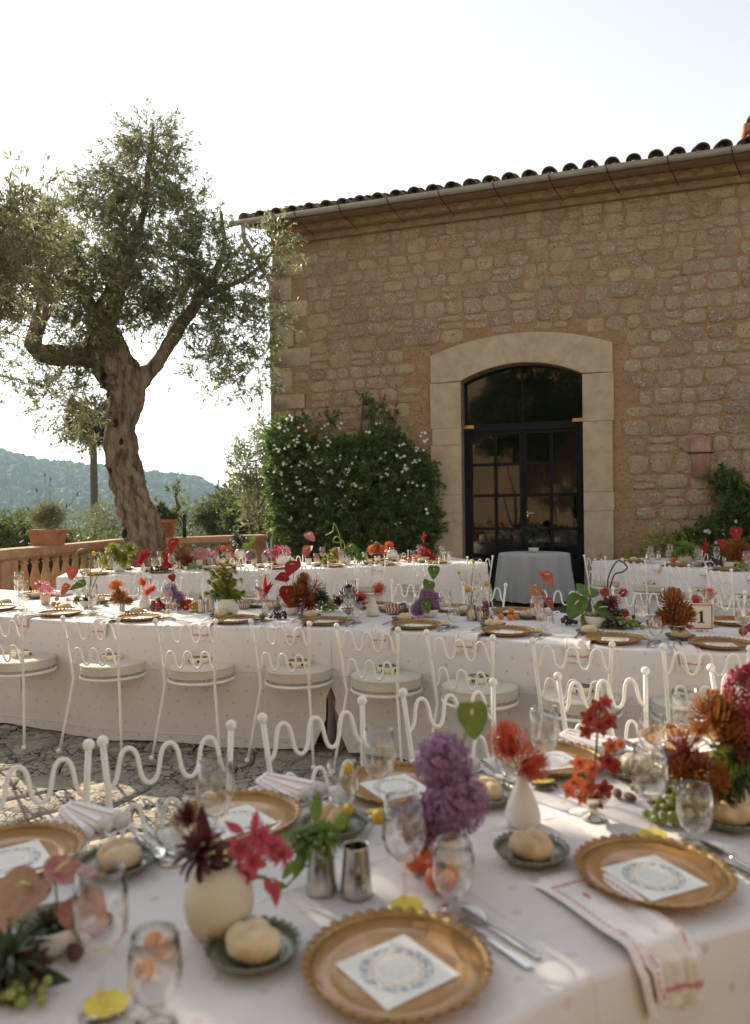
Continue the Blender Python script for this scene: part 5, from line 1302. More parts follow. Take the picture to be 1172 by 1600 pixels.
# glasses
wine = [(.0005, .0), (.034, .0), (.035, .002), (.012, .006), (.0042, .012), (.0036, .05), (.0038, .088), (.008, .094), (.024, .102), (.036, .118), (.0415, .14), (.0400, .17), (.0345, .215), (.0337, .215), (.0392, .17), (.0405, .14), (.035, .119), (.023, .1035), (.006, .0965), (.0005, .0955)]
ME_WINE = MB().lathe(wine, 32).mesh('wine_glass', M_GLASS)
water = [(.0005, 0), (.030, 0), (.031, .002), (.010, .006), (.0058, .012), (.0060, .020), (.018, .028), (.033, .043), (.0402, .066), (.0385, .10), (.034, .132), (.0331, .132), (.0376, .10), (.0392, .066), (.032, .0445), (.017, .030), (.004, .0235), (.0005, .023)]
ME_WATER = MB().lathe(water, 32).mesh('water_goblet', M_GLASS)
tg = MB(); k_ = 48
for z in (0, .0009):
    for k in range(k_): a = 2*math.pi*k/k_; r_ = .031*(1 + .13*abs(math.sin(a*3.5))); tg.v.append((r_*math.cos(a), r_*.78*math.sin(a), z))
tg.f = [tuple(range(k_-1, -1, -1)), tuple(range(k_, 2*k_))] + [(k, (k+1) % k_, k_+(k+1) % k_, k_+k) for k in range(k_)]
ME_TAG = tg.mesh('name_tag', M_YTAG, False)
# cutlery, lying along +Y (handle towards the diner)
def cutl(kind):
    b = MB(); hp = [(0, -.10, .003), (0, -.05, .0045), (0, .0, .0055), (0, .03, .004)]
    vs = []; wd = [.0075, .0055, .0032, .0034]
    for (p, w_) in zip(hp, wd):
        for (dx, dz) in ((-w_, -.0012), (w_, -.0012), (w_, .0014), (-w_, .0014)): b.v.append((p[0]+dx, p[1], p[2]+dz))
    for i in range(3):
        for k in range(4): b.f.append((i*4+k, i*4+(k+1) % 4, (i+1)*4+(k+1) % 4, (i+1)*4+k))
    b.f += [(3, 2, 1, 0), (12, 13, 14, 15)]
    if kind == 'spoon':
        for i in range(9):
            f_ = i/8; y = .03 + .062*f_; w_ = .0205*math.sin(math.pi*min(.97, .06+f_*.94))**.7
            for j in range(7): q = j/6*2-1; b.v.append((w_*q, y, .0035 + .008*(q*q)*math.sin(math.pi*f_) - .0005 + .004*f_*f_))
        for i in range(8):
            for j in range(6): a = 16+i*7+j; b.f.append((a, a+1, a+8, a+7))
    elif kind == 'fork':
        o = len(b.v); b.box(-.011, .011, .03, .055, .0025, .0042)
        for x in (-.0095, -.0032, .0032, .0095): b.box(x-.0013, x+.0013, .0552, .095, .0027, .004)
    else:
        o = len(b.v); b.add([(-.008, .03, .0022), (.006, .03, .0022), (.008, .08, .0022), (.004, .11, .0022), (-.008, .12, .0022), (-.008, .03, .0042), (.006, .03, .0042), (.008, .08, .0030), (.004, .11, .0030), (-.008, .12, .0042)], [(4,3,2,1,0), (5,6,7,8,9), (0,1,6,5), (1,2,7,6), (2,3,8,7), (3,4,9,8), (4,0,5,9)])
    return b.mesh(kind, M_STEEL, kind == 'spoon')
ME_SPOON, ME_FORK, ME_KNIFE = cutl('spoon'), cutl('fork'), cutl('knife')
def napkin_mesh(seed, hang):
    """loosely folded napkin running from under the charger out over the table edge at y=-.185"""
    rg_ = random.Random(seed); b = MB(); b.uv = []; NXn, NYn = 18, 26; Ln = .365
    for j in range(NYn+1):
        f_ = j/NYn; a = f_*Ln; y0 = .08
        for i in range(NXn+1):
            u = i/NXn; x = (u-.5)*(.165 - .035*f_) + .02*f_*math.sin(seed*2.1)
            s_ = a - .262
            crease = .014*abs(math.sin(u*math.pi*2.5 + seed))*(.25+f_) + .008*f_*math.sin(u*9+seed)
            if s_ < 0: y, z = y0 - a, .004 + crease*min(1, (.3+f_))
            else:
                th = min(s_/.02, 1)*math.pi/2
                y = y0 - .262 - .02*math.sin(th) - crease*.8*min(1, s_/.03); z = .004 + crease*(1-min(1, s_/.02)) - .02*(1-math.cos(th)) - max(0, s_-.03)
            b.v.append((x + .012*math.sin(f_*5+seed), y, z)); b.uv.append((u, f_))
    for j in range(NYn):
        for i in range(NXn): a = j*(NXn+1)+i; b.f.append((a, a+1, a+NXn+2, a+NXn+1))
    # second layer folded underneath
    o = len(b.v); m_ = len(b.v)
    for v, uv in list(zip(b.v[:m_], b.uv[:m_])): b.v.append((v[0]*.86+.012, v[1]-.003 if v[2] < -.012 else v[1]+.02, v[2]*.8 + .001 if v[2] < 0 else v[2]*.45)); b.uv.append((uv[1]*.9, uv[0]))
    b.f += [tuple(i+o for i in f) for f in list(b.f)]
    return b.mesh('napkin', M_NAPKIN)
ME_NAP = [napkin_mesh(k, 1) for k in range(4)]
def roll_mesh(seed):
    """pleated napkin laid in three soft rolls"""
    b = MB(); b.uv = []
    for r_ in range(3):
        x0 = -.05 + .042*r_; n = 10; L_ = .20
        base = len(b.v)
        for j in range(9):
            f_ = j/8; rr = (.024 - .004*r_)*(1 - .35*f_); y = .06 - L_*f_
            for k in range(n):
                a = 2*math.pi*k/n; b.v.append((x0 - .03*f_*(r_-1) + rr*math.cos(a), y, rr*.85 + rr*.85*math.sin(a) + .002)); b.uv.append((k/n, f_))
        for j in range(8):
            for k in range(n): b.f.append((base+j*n+k, base+j*n+(k+1) % n, base+(j+1)*n+(k+1) % n, base+(j+1)*n+k))
        b.f += [tuple(base+k for k in range(n-1, -1, -1)), tuple(base+8*n+k for k in range(n))]
    # the flap they are rolled from
    o = len(b.v); b.v += [(-.085, .07, .003), (.07, .07, .003), (.06, -.13, .003), (-.08, -.13, .003)]; b.uv += [(0, 0), (1, 0), (1, 1), (0, 1)]; b.f.append((o, o+1, o+2, o+3))
    return b.mesh('napkin_roll', M_NAPKIN)
ME_ROLL = roll_mesh(1)
TOP = ZT + .0022
def frame_mtx(edge, s_, far, v=.185):
    r_, f_ = edge.frame(s_, far); o = edge.pos(s_, edge.w - v if far else v)
    return Matrix(((r_.x, f_.x, 0, o.x), (r_.y, f_.y, 0, o.y), (0, 0, 1, TOP), (0, 0, 0, 1)))
def loc(x, y, z=0, a=0., s=1.): return Matrix.Translation((x, y, z)) @ Matrix.Rotation(a, 4, 'Z') @ Matrix.Diagonal((s, s, s, 1))
def one(name, me, mtx, label, cat, group): return tag(obj(name, me, None, mtx=mtx), label, cat, group)
def setting(edge, s_, far, where, full=True, nap='hang', bun=0, glasses=True, tagged=True, j=True, bunpos=None, origin=None, forks=True):
    M_ = frame_mtx(edge, s_, far)
    if origin is not None: M_[0][3], M_[1][3] = origin.x, origin.y
    J = lambda a: rnd.uniform(-a, a) if j else 0
    c = thing('charger_plate', f'amber charger plate with scalloped rim, {where}', 'plate', group='charger plates', mtx=M_ @ loc(J(.008), J(.006), 0, J(.1)))
    obj('plate_body', ME_CHB, c); obj('rim', ME_CHR, c)
    one('menu_card', ME_CARD, M_ @ loc(J(.008), J(.008), .0064, J(.10)), f'square printed menu card on charger, {where}', 'card', 'menu cards')
    bx_, by_ = -.165 + J(.012), .185 + J(.012)
    if bunpos: bx_, by_ = bunpos
    p = thing('bread_plate', f'small dark green scalloped bread plate, {where}', 'plate', group='bread plates', mtx=M_ @ loc(bx_, by_, 0, J(1)))
    obj('plate_body', ME_BPB, p); obj('rim', ME_BPR, p)
    if bun == 2: one('pumpkin', ME_PUMP, M_ @ loc(bx_, by_, .0065, J(1)), f'white mini pumpkin on bread plate, {where}', 'pumpkin', 'mini pumpkins')
    elif bun >= 0: one('bread_roll', ME_BUN if bun == 0 else ME_BUN2, M_ @ loc(bx_+J(.008), by_+J(.008), .0065, J(1.2) + (math.pi/2 if rnd.random() < .4 else 0)), f'pale bread roll on bread plate, {where}', 'bread', 'bread rolls')
    if nap == 'hang': one('napkin', ME_NAP[rnd.randrange(4)], M_ @ loc(-.165+J(.01), 0, .001, 0) , f'red embroidered white napkin, {where}', 'napkin', 'napkins')
    elif nap == 'roll': one('napkin', ME_ROLL, M_ @ loc(-.19+J(.01), -.06, .001, .15), f'pleated white napkin with red stripes, {where}', 'napkin', 'napkins')
    if glasses:
        wx, wy = .13 + J(.015), .145 + J(.02)
        one('wine_glass', ME_WINE, M_ @ loc(wx, wy), f'clear stemmed wine glass, {where}', 'glass', 'wine glasses')
        one('water_goblet', ME_WATER, M_ @ loc(wx+.075, wy-.055), f'short stemmed clear water goblet, {where}', 'glass', 'water goblets')
        if tagged: one('name_tag', ME_TAG, M_ @ loc(wx, wy-.006, .0135, J(.4)) @ Matrix.Rotation(R(9), 4, 'X'), f'yellow paper tag on glass stem, {where}', 'name tag', 'yellow name tags')
    if full:
        one('spoon', ME_SPOON, M_ @ loc(.215, -.01, 0, J(.05)), f'silver spoon right of the charger, {where}', 'spoon', 'spoons')
        one('knife', ME_KNIFE, M_ @ loc(.183, -.02, 0, J(.04)), f'silver knife right of the charger, {where}', 'knife', 'knives')
        if forks: one('fork', ME_FORK, M_ @ loc(-.20, .03, .012 if nap != 'none' else 0, J(.05)), f'silver fork left of the charger, {where}', 'fork', 'forks')
    return M_
def s_at(edge, px, py, far=False): return edge.near(at(px, py, ZT), edge.w - .185 if far else .185)
for (px, py, wh, bn) in ((630, 1521, 'nearest place at the bottom of the photo', 0), (1028, 1380, 'near table, front place on the right', 1)):
    setting(E1, s_at(E1, px, py), False, wh, True, 'hang' if px > 700 else 'none', bn, j=False, forks=False)
for k, (px, py, bn) in enumerate(((15, 1350, 0), (368, 1288, 1), (622, 1235, 0), (862, 1195, 2), (1085, 1166, 0))):
    setting(E1, s_at(E1, px, py, True), True, f'{ORD[k]} place from left on the near table far side', True, 'roll', bn, origin=at(px, py, ZT))
for k, (px, py) in enumerate(((18, 951), (109, 960), (228, 967), (371, 971), (512, 972.6), (654, 977.5), (804.5, 988), (958, 999), (1118, 1006))):
    setting(E2, s_at(E2, px, py), False, f'{ORD[k]} place from left on the middle table near side', True, 'hang', rnd.choice((0, 1)))
for k, (px, py) in enumerate(((40, 933), (160, 938), (290, 940), (420, 941), (600, 943), (713, 949), (813, 954), (960, 960), (1127, 967))):
    setting(E2, s_at(E2, px, py, True), True, f'{ORD[k]} place from left on the middle table far side', False, 'roll', rnd.choice((0, 1)) if k != 5 else 2)
for k in range(7):
    setting(E3, .42 + k*.70, False, f'{ORD[k]} place from left on the far table near side', False, 'hang' if k % 2 else 'none', rnd.choice((0, 1)), tagged=False)
    setting(E3, .55 + k*.70, True, f'{ORD[k]} place from left on the far table far side', False, 'none', rnd.choice((0, 1)), tagged=False)
for k in range(4):
    setting(E4, .55 + k*.68, False, f'{ORD[k]} place on the right hand table near side', False, 'hang' if k else 'none', rnd.choice((0, 1)), tagged=False)
    setting(E4, .65 + k*.68, True, f'{ORD[k]} place on the right hand table far side', False, 'none', rnd.choice((0, 1)), tagged=False)
# pieces of places that lie mostly outside the frame
one('wine_glass', ME_WINE, Matrix.Translation(at(160, 1580, TOP)), 'clear stemmed wine glass with yellow tag at the bottom left corner', 'glass', 'wine glasses')
one('name_tag', ME_TAG, Matrix.Translation(at(166, 1582, TOP) + Vector((0, 0, .0135))) @ Matrix.Rotation(R(9), 4, 'X'), 'yellow paper tag on the stem at the bottom left corner', 'name tag', 'yellow name tags')
one('water_goblet', ME_WATER, Matrix.Translation(at(243, 1597, TOP)), 'short stemmed clear water goblet in front of the kumquats, bottom left', 'glass', 'water goblets')
p = thing('bread_plate', 'small green scalloped bread plate at the right edge before the rust flowers', 'plate', at(1140, 1288, TOP), 0, 'bread plates'); obj('plate_body', ME_BPB, p); obj('rim', ME_BPR, p)
one('bread_roll', ME_BUN, Matrix.Translation(at(1140, 1288, TOP) + Vector((0, 0, .0065))), 'pale bread roll at the right edge before the rust flowers', 'bread', 'bread rolls')
# ================================================================ VASES
def shell(outer, th):
    """outer profile bottom to top -> closed thin vessel profile"""
    inner = [(max(r_-th, .0005), z) for r_, z in outer[::-1]]; inner[-1] = (.0005, outer[0][1]+th*1.5); inner = [p for p in inner if p[1] >= outer[0][1]+th*1.5]
    return [(.0005, outer[0][1])] + outer + inner + [(.0005, outer[0][1]+th*1.5)]
V_OUT = {
 'round': [(.030, 0), (.046, .008), (.058, .032), (.0625, .058), (.060, .082), (.050, .104), (.034, .117), (.021, .121)],
 'bud': [(.036, 0), (.042, .010), (.0425, .024), (.036, .048), (.024, .078), (.015, .100), (.0125, .112), (.0135, .118)],
 'cup': [(.030, 0), (.032, .003), (.0315, .010), (.0275, .055), (.0245, .094), (.0255, .097)],
 'compote': [(.030, 0), (.030, .004), (.012, .012), (.009, .024), (.014, .030), (.034, .042), (.046, .062), (.048, .066)],
 'bowl': [(.030, 0), (.046, .008), (.060, .030), (.064, .052), (.063, .055)],
 'deep': [(.045, 0), (.058, .012), (.064, .04), (.060, .075), (.050, .098), (.052, .102)],
 'pot': [(.030, 0), (.036, .01), (.042, .05), (.042, .075), (.040, .08)]}
V_MESH = {}
def vase(kind, mat, base, label, s=1.0, group=None, name=None, cat=None):
    key = (kind, mat.name)
    if key not in V_MESH: V_MESH[key] = MB().lathe(shell(V_OUT[kind], .0022), 30).mesh(kind, mat)
    nm = name or {'cup': 'silver_cup', 'compote': 'silver_compote', 'bowl': 'bowl'}.get(kind, 'vase')
    o = tag(obj(nm, V_MESH[key], None, mtx=Matrix.Translation(base) @ Matrix.Rotation(rnd.uniform(0, 6), 4, 'Z') @ Matrix.Diagonal((s, s, s, 1))), label, cat or ('cup' if kind == 'cup' else 'bowl' if kind in ('bowl', 'compote') else 'vase'), group)
    return base + Vector((0, 0, V_OUT[kind][-1][1]*s)), base.y

# ================================================================ FLOWERS (local: stem end at origin, facing +Z, tip +Y)
K = {}
def kind(name, *parts): K[name] = parts
def heart_mesh(name, mat, cup=.22, wav=.05, seed=1):
    b = MB(); n = 40; rings = (.0, .35, .65, .88, 1.0); th = .012
    bd = []
    for k in range(n):
        t_ = 2*math.pi*k/n; c_ = math.cos(t_); g_ = (1 - c_)/2                     # broad cordate outline, notch at t=0, tip at t=pi
        tt = min(t_, 2*math.pi - t_)
        bd.append((math.copysign(abs(math.sin(t_))**.92, math.sin(t_))*.80*(1 - .42*g_**2.2), -c_*(.78 + .34*g_**3) + .15*math.exp(-(tt/.40)**2)))
    for lay in (0, 1):
        for r_ in rings:
            for k, (x, y) in enumerate(bd):
                xx, yy = x*r_, (y-.15)*r_+.15
                z = cup*(r_*r_)*(.7 + .3*abs(xx)) + wav*r_*r_*math.sin(3*2*math.pi*k/n + seed) - .10*yy*yy*(1 if yy > 0 else 0)
                b.v.append((xx, yy+.30, z - .06 - lay*th))
    m_ = len(rings)
    for lay in (0, 1):
        o = lay*m_*n
        for i in range(m_-1):
            for k in range(n):
                f = (o+i*n+k, o+i*n+(k+1) % n, o+(i+1)*n+(k+1) % n, o+(i+1)*n+k); b.f.append(f if lay == 0 else f[::-1])
    for k in range(n): b.f.append(((m_-1)*n+k, (m_-1)*n+(k+1) % n, 2*m_*n-n+(k+1) % n, 2*m_*n-n+k))
    return b.mesh(name, mat)
def spadix(mat): return MB().tube([(0, 0, -.02), (0, .1, .18), (0, .25, .38), (0, .42, .52)], [.06, .065, .055, .03], 8).mesh('spadix', mat)
M_SPX = petal('cream spadix', (.70, .62, .36), (.6, .48, .22), .1)
for nm, mt in (('red', P_RED), ('coral', P_CORAL), ('peach', P_PEACH), ('blush', P_BLUSH), ('green', P_GREEN), ('lime', P_LIME)):
    kind('anthurium_' + nm, ('spathe', heart_mesh('spathe_' + nm, mt, .22, .06, len(nm))), ('spadix', spadix(M_SPX if nm not in ('red',) else P_YELLOW)))
def allium_mesh(n=420, seed=2, far=False):
    b = MB(); g = np.random.default_rng(seed); d = unit(g.normal(size=(n, 3)))
    for q in d:
        q = Vector(q); c = q*(.76 + .32*rnd.random()); a = q.orthogonal().normalized(); bb_ = q.cross(a); r_ = .13
        for k in range(3 if far else 5):
            th = 2*math.pi*k/(3 if far else 5) + rnd.random(); e = (a*math.cos(th) + bb_*math.sin(th)); sd = q.cross(e)*.026
            b.add([c - q*.03, c + e*r_*.5 + sd + q*.02, c + e*r_ + q*.05, c + e*r_*.5 - sd + q*.02], [(0, 1, 2, 3)])
    return b.mesh('allium_head', P_LILAC)
ME_CORE = MB().sphere((0, 0, 0), .70, 12, 8).mesh('allium_core', P_DKLILAC)
kind('allium', ('flower_head', allium_mesh(900)), ('flower_core', ME_CORE)); kind('allium_far', ('flower_head', allium_mesh(160, 5, True)), ('flower_core', ME_CORE))
def radial(name, mat, n, rmin, rmax, el0, el1, w_, curl, seed, seg=4, tipw=.35, start=.12, wsc=None):
    """spray of narrow petals"""
    b = MB(); r_ = random.Random(seed)
    for i in range(n):
        az = i*2.39996 + r_.uniform(-.2, .2); f_ = (i+.5)/n; el = el0 + (el1-el0)*f_ + r_.uniform(-.12, .12); L_ = rmin + (rmax-rmin)*(1 - abs(2*f_-1)*.4)*r_.uniform(.85, 1.1)
        h_ = Vector((math.cos(az), math.sin(az), 0)); sd = Vector((-math.sin(az), math.cos(az), 0)); cs = []; ss = []
        for k in range(seg+1):
            t_ = k/seg; e = el + curl*t_*t_; q = start + L_*t_
            p = (h_*math.cos(e) + Vector((0, 0, math.sin(e))))*q if False else h_*(math.cos(el)*start + L_*t_*math.cos(e)) + Vector((0, 0, math.sin(el)*start + L_*t_*math.sin(e)))
            cs.append(p); ss.append(sd*w_*(math.sin(math.pi*min(.999, .12+.8*t_))**.7 if k < seg else tipw))
        b.strip(cs, ss, [Vector((0, 0, .25*w_))]*len(cs))
    return b.mesh(name, mat)
kind('pin', ('flower_head', radial('pincushion', P_PIN, 170, .75, 1.0, -.5, 1.5, .022, .95, 3, 5, .6, .2)), ('flower_core', MB().sphere((0, 0, .12), .42, 12, 8).mesh('pin_core', P_ORCHID)))
kind('pin_far', ('flower_head', radial('pincushion_far', P_PIN, 60, .75, 1.0, -.5, 1.5, .05, .95, 3, 3, .6, .2)), ('flower_core', MB().sphere((0, 0, .12), .45, 8, 6).mesh('pin_core_far', P_ORCHID)))
kind('mum', ('flower_head', radial('spider_mum', P_RUST, 150, .8, 1.0, -.65, 1.45, .055, .55, 4, 4, .7, .1)), ('flower_core', MB().sphere((0, 0, .1), .34, 10, 6).mesh('mum_core', P_RUST)))
kind('mum_orange', ('flower_head', radial('orange_mum', P_ORANGE, 110, .8, 1.0, -.2, 1.3, .07, .35, 6, 4, .7, .1)), ('flower_core', MB().sphere((0, 0, .1), .30, 10, 6).mesh('mum_core_o', P_RUST)))
kind('nerine', ('flower_head', radial('nerine', P_PINK, 30, .8, 1.0, -.1, 1.2, .085, -1.0, 8, 5, .4, .05)))
kind('rose_nerine', ('flower_head', radial('rose_nerine', P_ROSE, 26, .7, 1.0, -.2, 1.3, .10, -.7, 9, 5, .4, .05)))
kind('protea', ('flower_head', radial('protea', P_BURG, 44, .7, 1.0, .35, 1.5, .075, .2, 10, 4, .5, .15)))
kind('gloriosa', ('flower_head', radial('gloriosa', P_RED, 6, .9, 1.0, .0, .3, .15, 1.5, 11, 6, .4, .05)), ('petal_edge', radial('gloriosa_edge', P_PINK, 6, .75, .85, .05, .3, .09, 1.5, 11, 6, .4, .05)), ('stamen', radial('stamen', P_LIME, 6, .6, .8, -.7, -.2, .02, .2, 12, 4, 1.6, .05)))
kind('tuft', ('foliage', radial('tuft', P_FRESH, 46, .7, 1.0, .15, 1.5, .11, -.7, 13, 4, .35, .05)))
kind('tuft_yellow', ('foliage', radial('tuft_yellow', P_YGREEN, 60, .6, 1.0, .0, 1.5, .09, -.4, 14, 4, .8, .05)))
kind('tuft_dark', ('foliage', radial('tuft_dark', P_DARKG, 46, .7, 1.0, .0, 1.5, .09, -.6, 15, 4, .35, .05)))
kind('tuft_burgundy', ('foliage', radial('tuft_burgundy', P_BURG, 30, .7, 1.0, .0, 1.5, .14, -.5, 16, 4, .35, .05)))
def feather(seed, mat, n=160):
    b = MB(); r_ = random.Random(seed)
    for i in range(n):
        az = r_.uniform(0, 6.28); el = r_.uniform(-.1, 1.4); h_ = Vector((math.cos(az)*math.cos(el), math.sin(az)*math.cos(el), math.sin(el))); L_ = r_.uniform(.5, 1); sd = h_.orthogonal().normalized()*.012
        b.strip([h_*L_*.2, h_*L_*.6 + Vector((0, 0, .05)), h_*L_ + Vector((0, 0, r_.uniform(-.1, .1)))], [sd, sd, sd*2.2])
    return b.mesh('smoke_plume', mat)
kind('smoke', ('plume', feather(3, P_AMAR))); kind('smoke_rust', ('plume', feather(4, P_RUST)))
def orchid_mesh(mat):
    b = MB()
    for k in range(5):
        a = 2*math.pi*k/5 + .3; h_ = Vector((math.cos(a), math.sin(a), 0)); sd = Vector((-math.sin(a), math.cos(a), 0)); cs = []; ss = []
        for i in range(5): t_ = i/4; cs.append(h_*(.08+.9*t_) + Vector((0, 0, .42*math.sin(t_*2.2)))); ss.append(sd*.34*math.sin(math.pi*min(.97, .1+.88*t_)))
        b.strip(cs, ss, [Vector((0, 0, .06))]*5)
    b.sphere((0, .05, .12), .17, 8, 6, (1, 1, 1.2)); return b.mesh('orchid_bloom', mat)
kind('orchid', ('bloom', orchid_mesh(P_ORCHID))); kind('orchid_orange', ('bloom', orchid_mesh(P_ORCH2))); kind('orchid_rose', ('bloom', orchid_mesh(P_ROSE)))
kind('button', ('flower_head', MB().sphere((0, 0, 0), 1, 16, 12, fn=lambda p: 1 + .05*math.sin(p[0]*22)*math.sin(p[1]*22+1)*math.sin(p[2]*22+2)).mesh('craspedia', P_YELLOW)))
def heli_mesh():
    b = MB()
    for k, (lx, L_, rot) in enumerate(((-.16, .62, -.5), (.0, 1.0, .05), (.16, .66, .45), (-.05, .5, -1.0), (.1, .45, .95))):
        d = Vector((math.sin(rot), 0, math.cos(rot))); s_ = Vector((math.cos(rot), 0, -math.sin(rot)))
        b.strip([Vector((0, .02*k, .1*k)) + d*L_*t_ for t_ in (0, .25, .6, 1)], [s_*w_ for w_ in (.05, .11, .08, .004)], [Vector((0, -.07, 0)), Vector((0, -.10, 0)), Vector((0, -.06, 0)), Vector((0, 0, 0))])
    return b.mesh('heliconia', P_RED)
kind('heliconia', ('bract', heli_mesh()))
def leafm(mat):
    b = MB(); cs = [Vector((0, .0 + t_, .12*math.sin(t_*2.6))) for t_ in (0, .15, .4, .7, 1)]; b.strip(cs, [Vector((w_, 0, 0)) for w_ in (.03, .16, .22, .14, .004)], [Vector((0, 0, z)) for z in (.0, .05, .07, .04, 0)]); return b.mesh('leaf', mat)
kind('leaf', ('leaf', leafm(P_FRESH))); kind('leaf_dark', ('leaf', leafm(P_DARKG))); kind('leaf_burgundy', ('leaf', leafm(P_BURG))); kind('leaf_rose', ('leaf', leafm(P_ROSE)))
def face_mtx(p, nrm, tip, s):
    z = Vector(nrm).normalized(); y = Vector(tip); y = (y - z*y.dot(z)); y = y.normalized() if y.length > 1e-4 else z.orthogonal().normalized(); x = y.cross(z)
    return Matrix(((x.x*s, y.x*s, z.x*s, p.x), (x.y*s, y.y*s, z.y*s, p.y), (x.z*s, y.z*s, z.z*s, p.z), (0, 0, 0, 1)))
def head(parent, knd, p, nrm=(0, -.3, 1), tip=(0, 0, -1), s=.03):
    if knd.startswith('anthurium'): nrm = Vector(nrm) + Vector((rnd.uniform(-.75, .75), 0, rnd.uniform(.0, .8))); s *= 1.3 if p[1] > 3 else 1.12
    ps = K[knd]; m_ = face_mtx(Vector(p) - parent.location, nrm, tip, s)
    o = obj(ps[0][0], ps[0][1], parent, mtx=m_)
    for nm, me in ps[1:]: obj(nm, me, o)
    return o
def stem(parent, a, b, r_=.0018, bend=0.02, mat=None):
    a, b = Vector(a) - parent.location, Vector(b) - parent.location; m_ = (a+b)/2 + Vector((rnd.uniform(-bend, bend), rnd.uniform(-bend, bend)*.5, bend*.6))
    return obj('stem', MB().tube([a, a.lerp(m_, .6), m_, b.lerp(m_, .5), b], r_, 6).mesh('stem', mat or P_STEM), parent)
def amaranth(parent, pts, r_, mat=None, seed=1, n=260):
    b = MB(); rr = random.Random(seed); P_ = [Vector(p) - parent.location for p in pts]
    for i in range(n):
        f_ = rr.random()*(len(P_)-1); k = int(f_); c = P_[k].lerp(P_[k+1], f_-k); tp = f_/(len(P_)-1); q = r_*(1 - .55*tp)
        o = Vector((rr.gauss(0, 1), rr.gauss(0, 1), rr.gauss(0, 1))).normalized()*q*rr.uniform(.5, 1.0); s_ = r_*.28
        d = (o.normalized() + Vector((0, 0, -.6))).normalized()*s_*1.8; sd = d.orthogonal().normalized()*s_*.6; s2 = d.cross(sd).normalized()*s_*.6
        p = c + o; b.add([p-d*.3, p+sd, p+s2, p-sd, p-s2, p+d], [(0,2,1),(0,3,2),(0,4,3),(0,1,4),(5,1,2),(5,2,3),(5,3,4),(5,4,1)])
    o_ = obj('tassel', b.mesh('tassel', mat or P_AMAR), parent); o_['kind'] = 'stuff'; return o_
def curl_stem(parent, pts, r_=.0022, mat=None):
    P_ = [Vector(p) - parent.location for p in pts]; q = []
    for i in range(len(P_)-1):
        p0, p1, p2, p3 = P_[max(i-1, 0)], P_[i], P_[i+1], P_[min(i+2, len(P_)-1)]
        for k in range(6): t_ = k/6; q.append(.5*((2*p1) + (-p0+p2)*t_ + (2*p0-5*p1+4*p2-p3)*t_*t_ + (-p0+3*p1-3*p2+p3)*t_**3))
    q.append(P_[-1]); return obj('twisted_stem', MB().tube(q, r_, 6).mesh('twisted_stem', mat or P_STEM), parent)
def grapes(base, label, mat, n=34, spread=.04, r_=.009, seed=1, name='grape_bunch', cat='grapes', flat=.7):
    t_ = thing(name, label, cat, base); rr = random.Random(seed); b = MB(); pts = []
    tries = 0
    while len(pts) < n and tries < 4000:
        tries += 1; p = Vector((rr.gauss(0, spread*.6), rr.gauss(0, spread*.45), 0)); p.z = r_ + abs(rr.gauss(0, spread*.45))*flat
        if all((p-q).length > r_*1.55 for q in pts): pts.append(p)
    for p in pts: b.sphere(p, r_*rr.uniform(.9, 1.1), 10, 7)
    obj('berry', b.mesh('berry', mat), t_)['kind'] = 'stuff'
    obj('stalk', MB().tube([(0, 0, r_), (.01, 0, spread*.6), (.02, .01, spread*.9)], .0016, 5).mesh('stalk', P_STEM), t_); return t_
ME_FRUIT = {}
def fruit(name, mat, base, r_, label, cat, group=None, sc=(1, 1, 1), calyx=False):
    key = (name, sc)
    if key not in ME_FRUIT: b = MB().sphere((0, 0, 0), 1, 18, 12, sc, lambda p: 1 - .10*max(0, p[2]-.75)/.25); b.v = [(x, y, z+sc[2]) for x, y, z in b.v]; ME_FRUIT[key] = b.mesh(name, mat)
    m_ = Matrix.Translation(base) @ Matrix.Rotation(rnd.uniform(0, 6), 4, 'Z') @ Matrix.Diagonal((r_, r_, r_, 1))
    if not calyx: return tag(obj(name, ME_FRUIT[key], None, mtx=m_), label, cat, group)
    t_ = thing(name, label, cat, base, 0, group); obj('skin', ME_FRUIT[key], t_, mtx=Matrix.Diagonal((r_, r_, r_, 1)))
    obj('calyx', radial('calyx', P_DARKG, 4, .5, .55, -.1, .0, .2, -.3, 5, 3, .3, .02), t_, mtx=Matrix.Translation((0, 0, r_*sc[2]*1.93)) @ Matrix.Diagonal((r_*.9, r_*.9, r_*.9, 1))) if True else None
    return t_
def bunch(name, label, mouth, depth, items, cat='flowers', stems=True, sr=.0018):
    """items: (kind, px, py, size, normal, tip[, depth offset])"""
    t_ = thing(name, label, cat, mouth)
    low = mouth + Vector((0, 0, -.03))
    for it in items:
        knd, px, py, s_ = it[:4]; nrm = it[4] if len(it) > 4 else (rnd.uniform(-.3, .3), -.5, 1); tip = it[5] if len(it) > 5 else (0, 0, -1); dz = it[6] if len(it) > 6 else 0
        p = atd(px, py, depth + dz); head(t_, knd, p, nrm, tip, s_)
        if stems: stem(t_, low, p, sr, .012)
    return t_
def T(px, py): p = at(px, py, TOP); return p

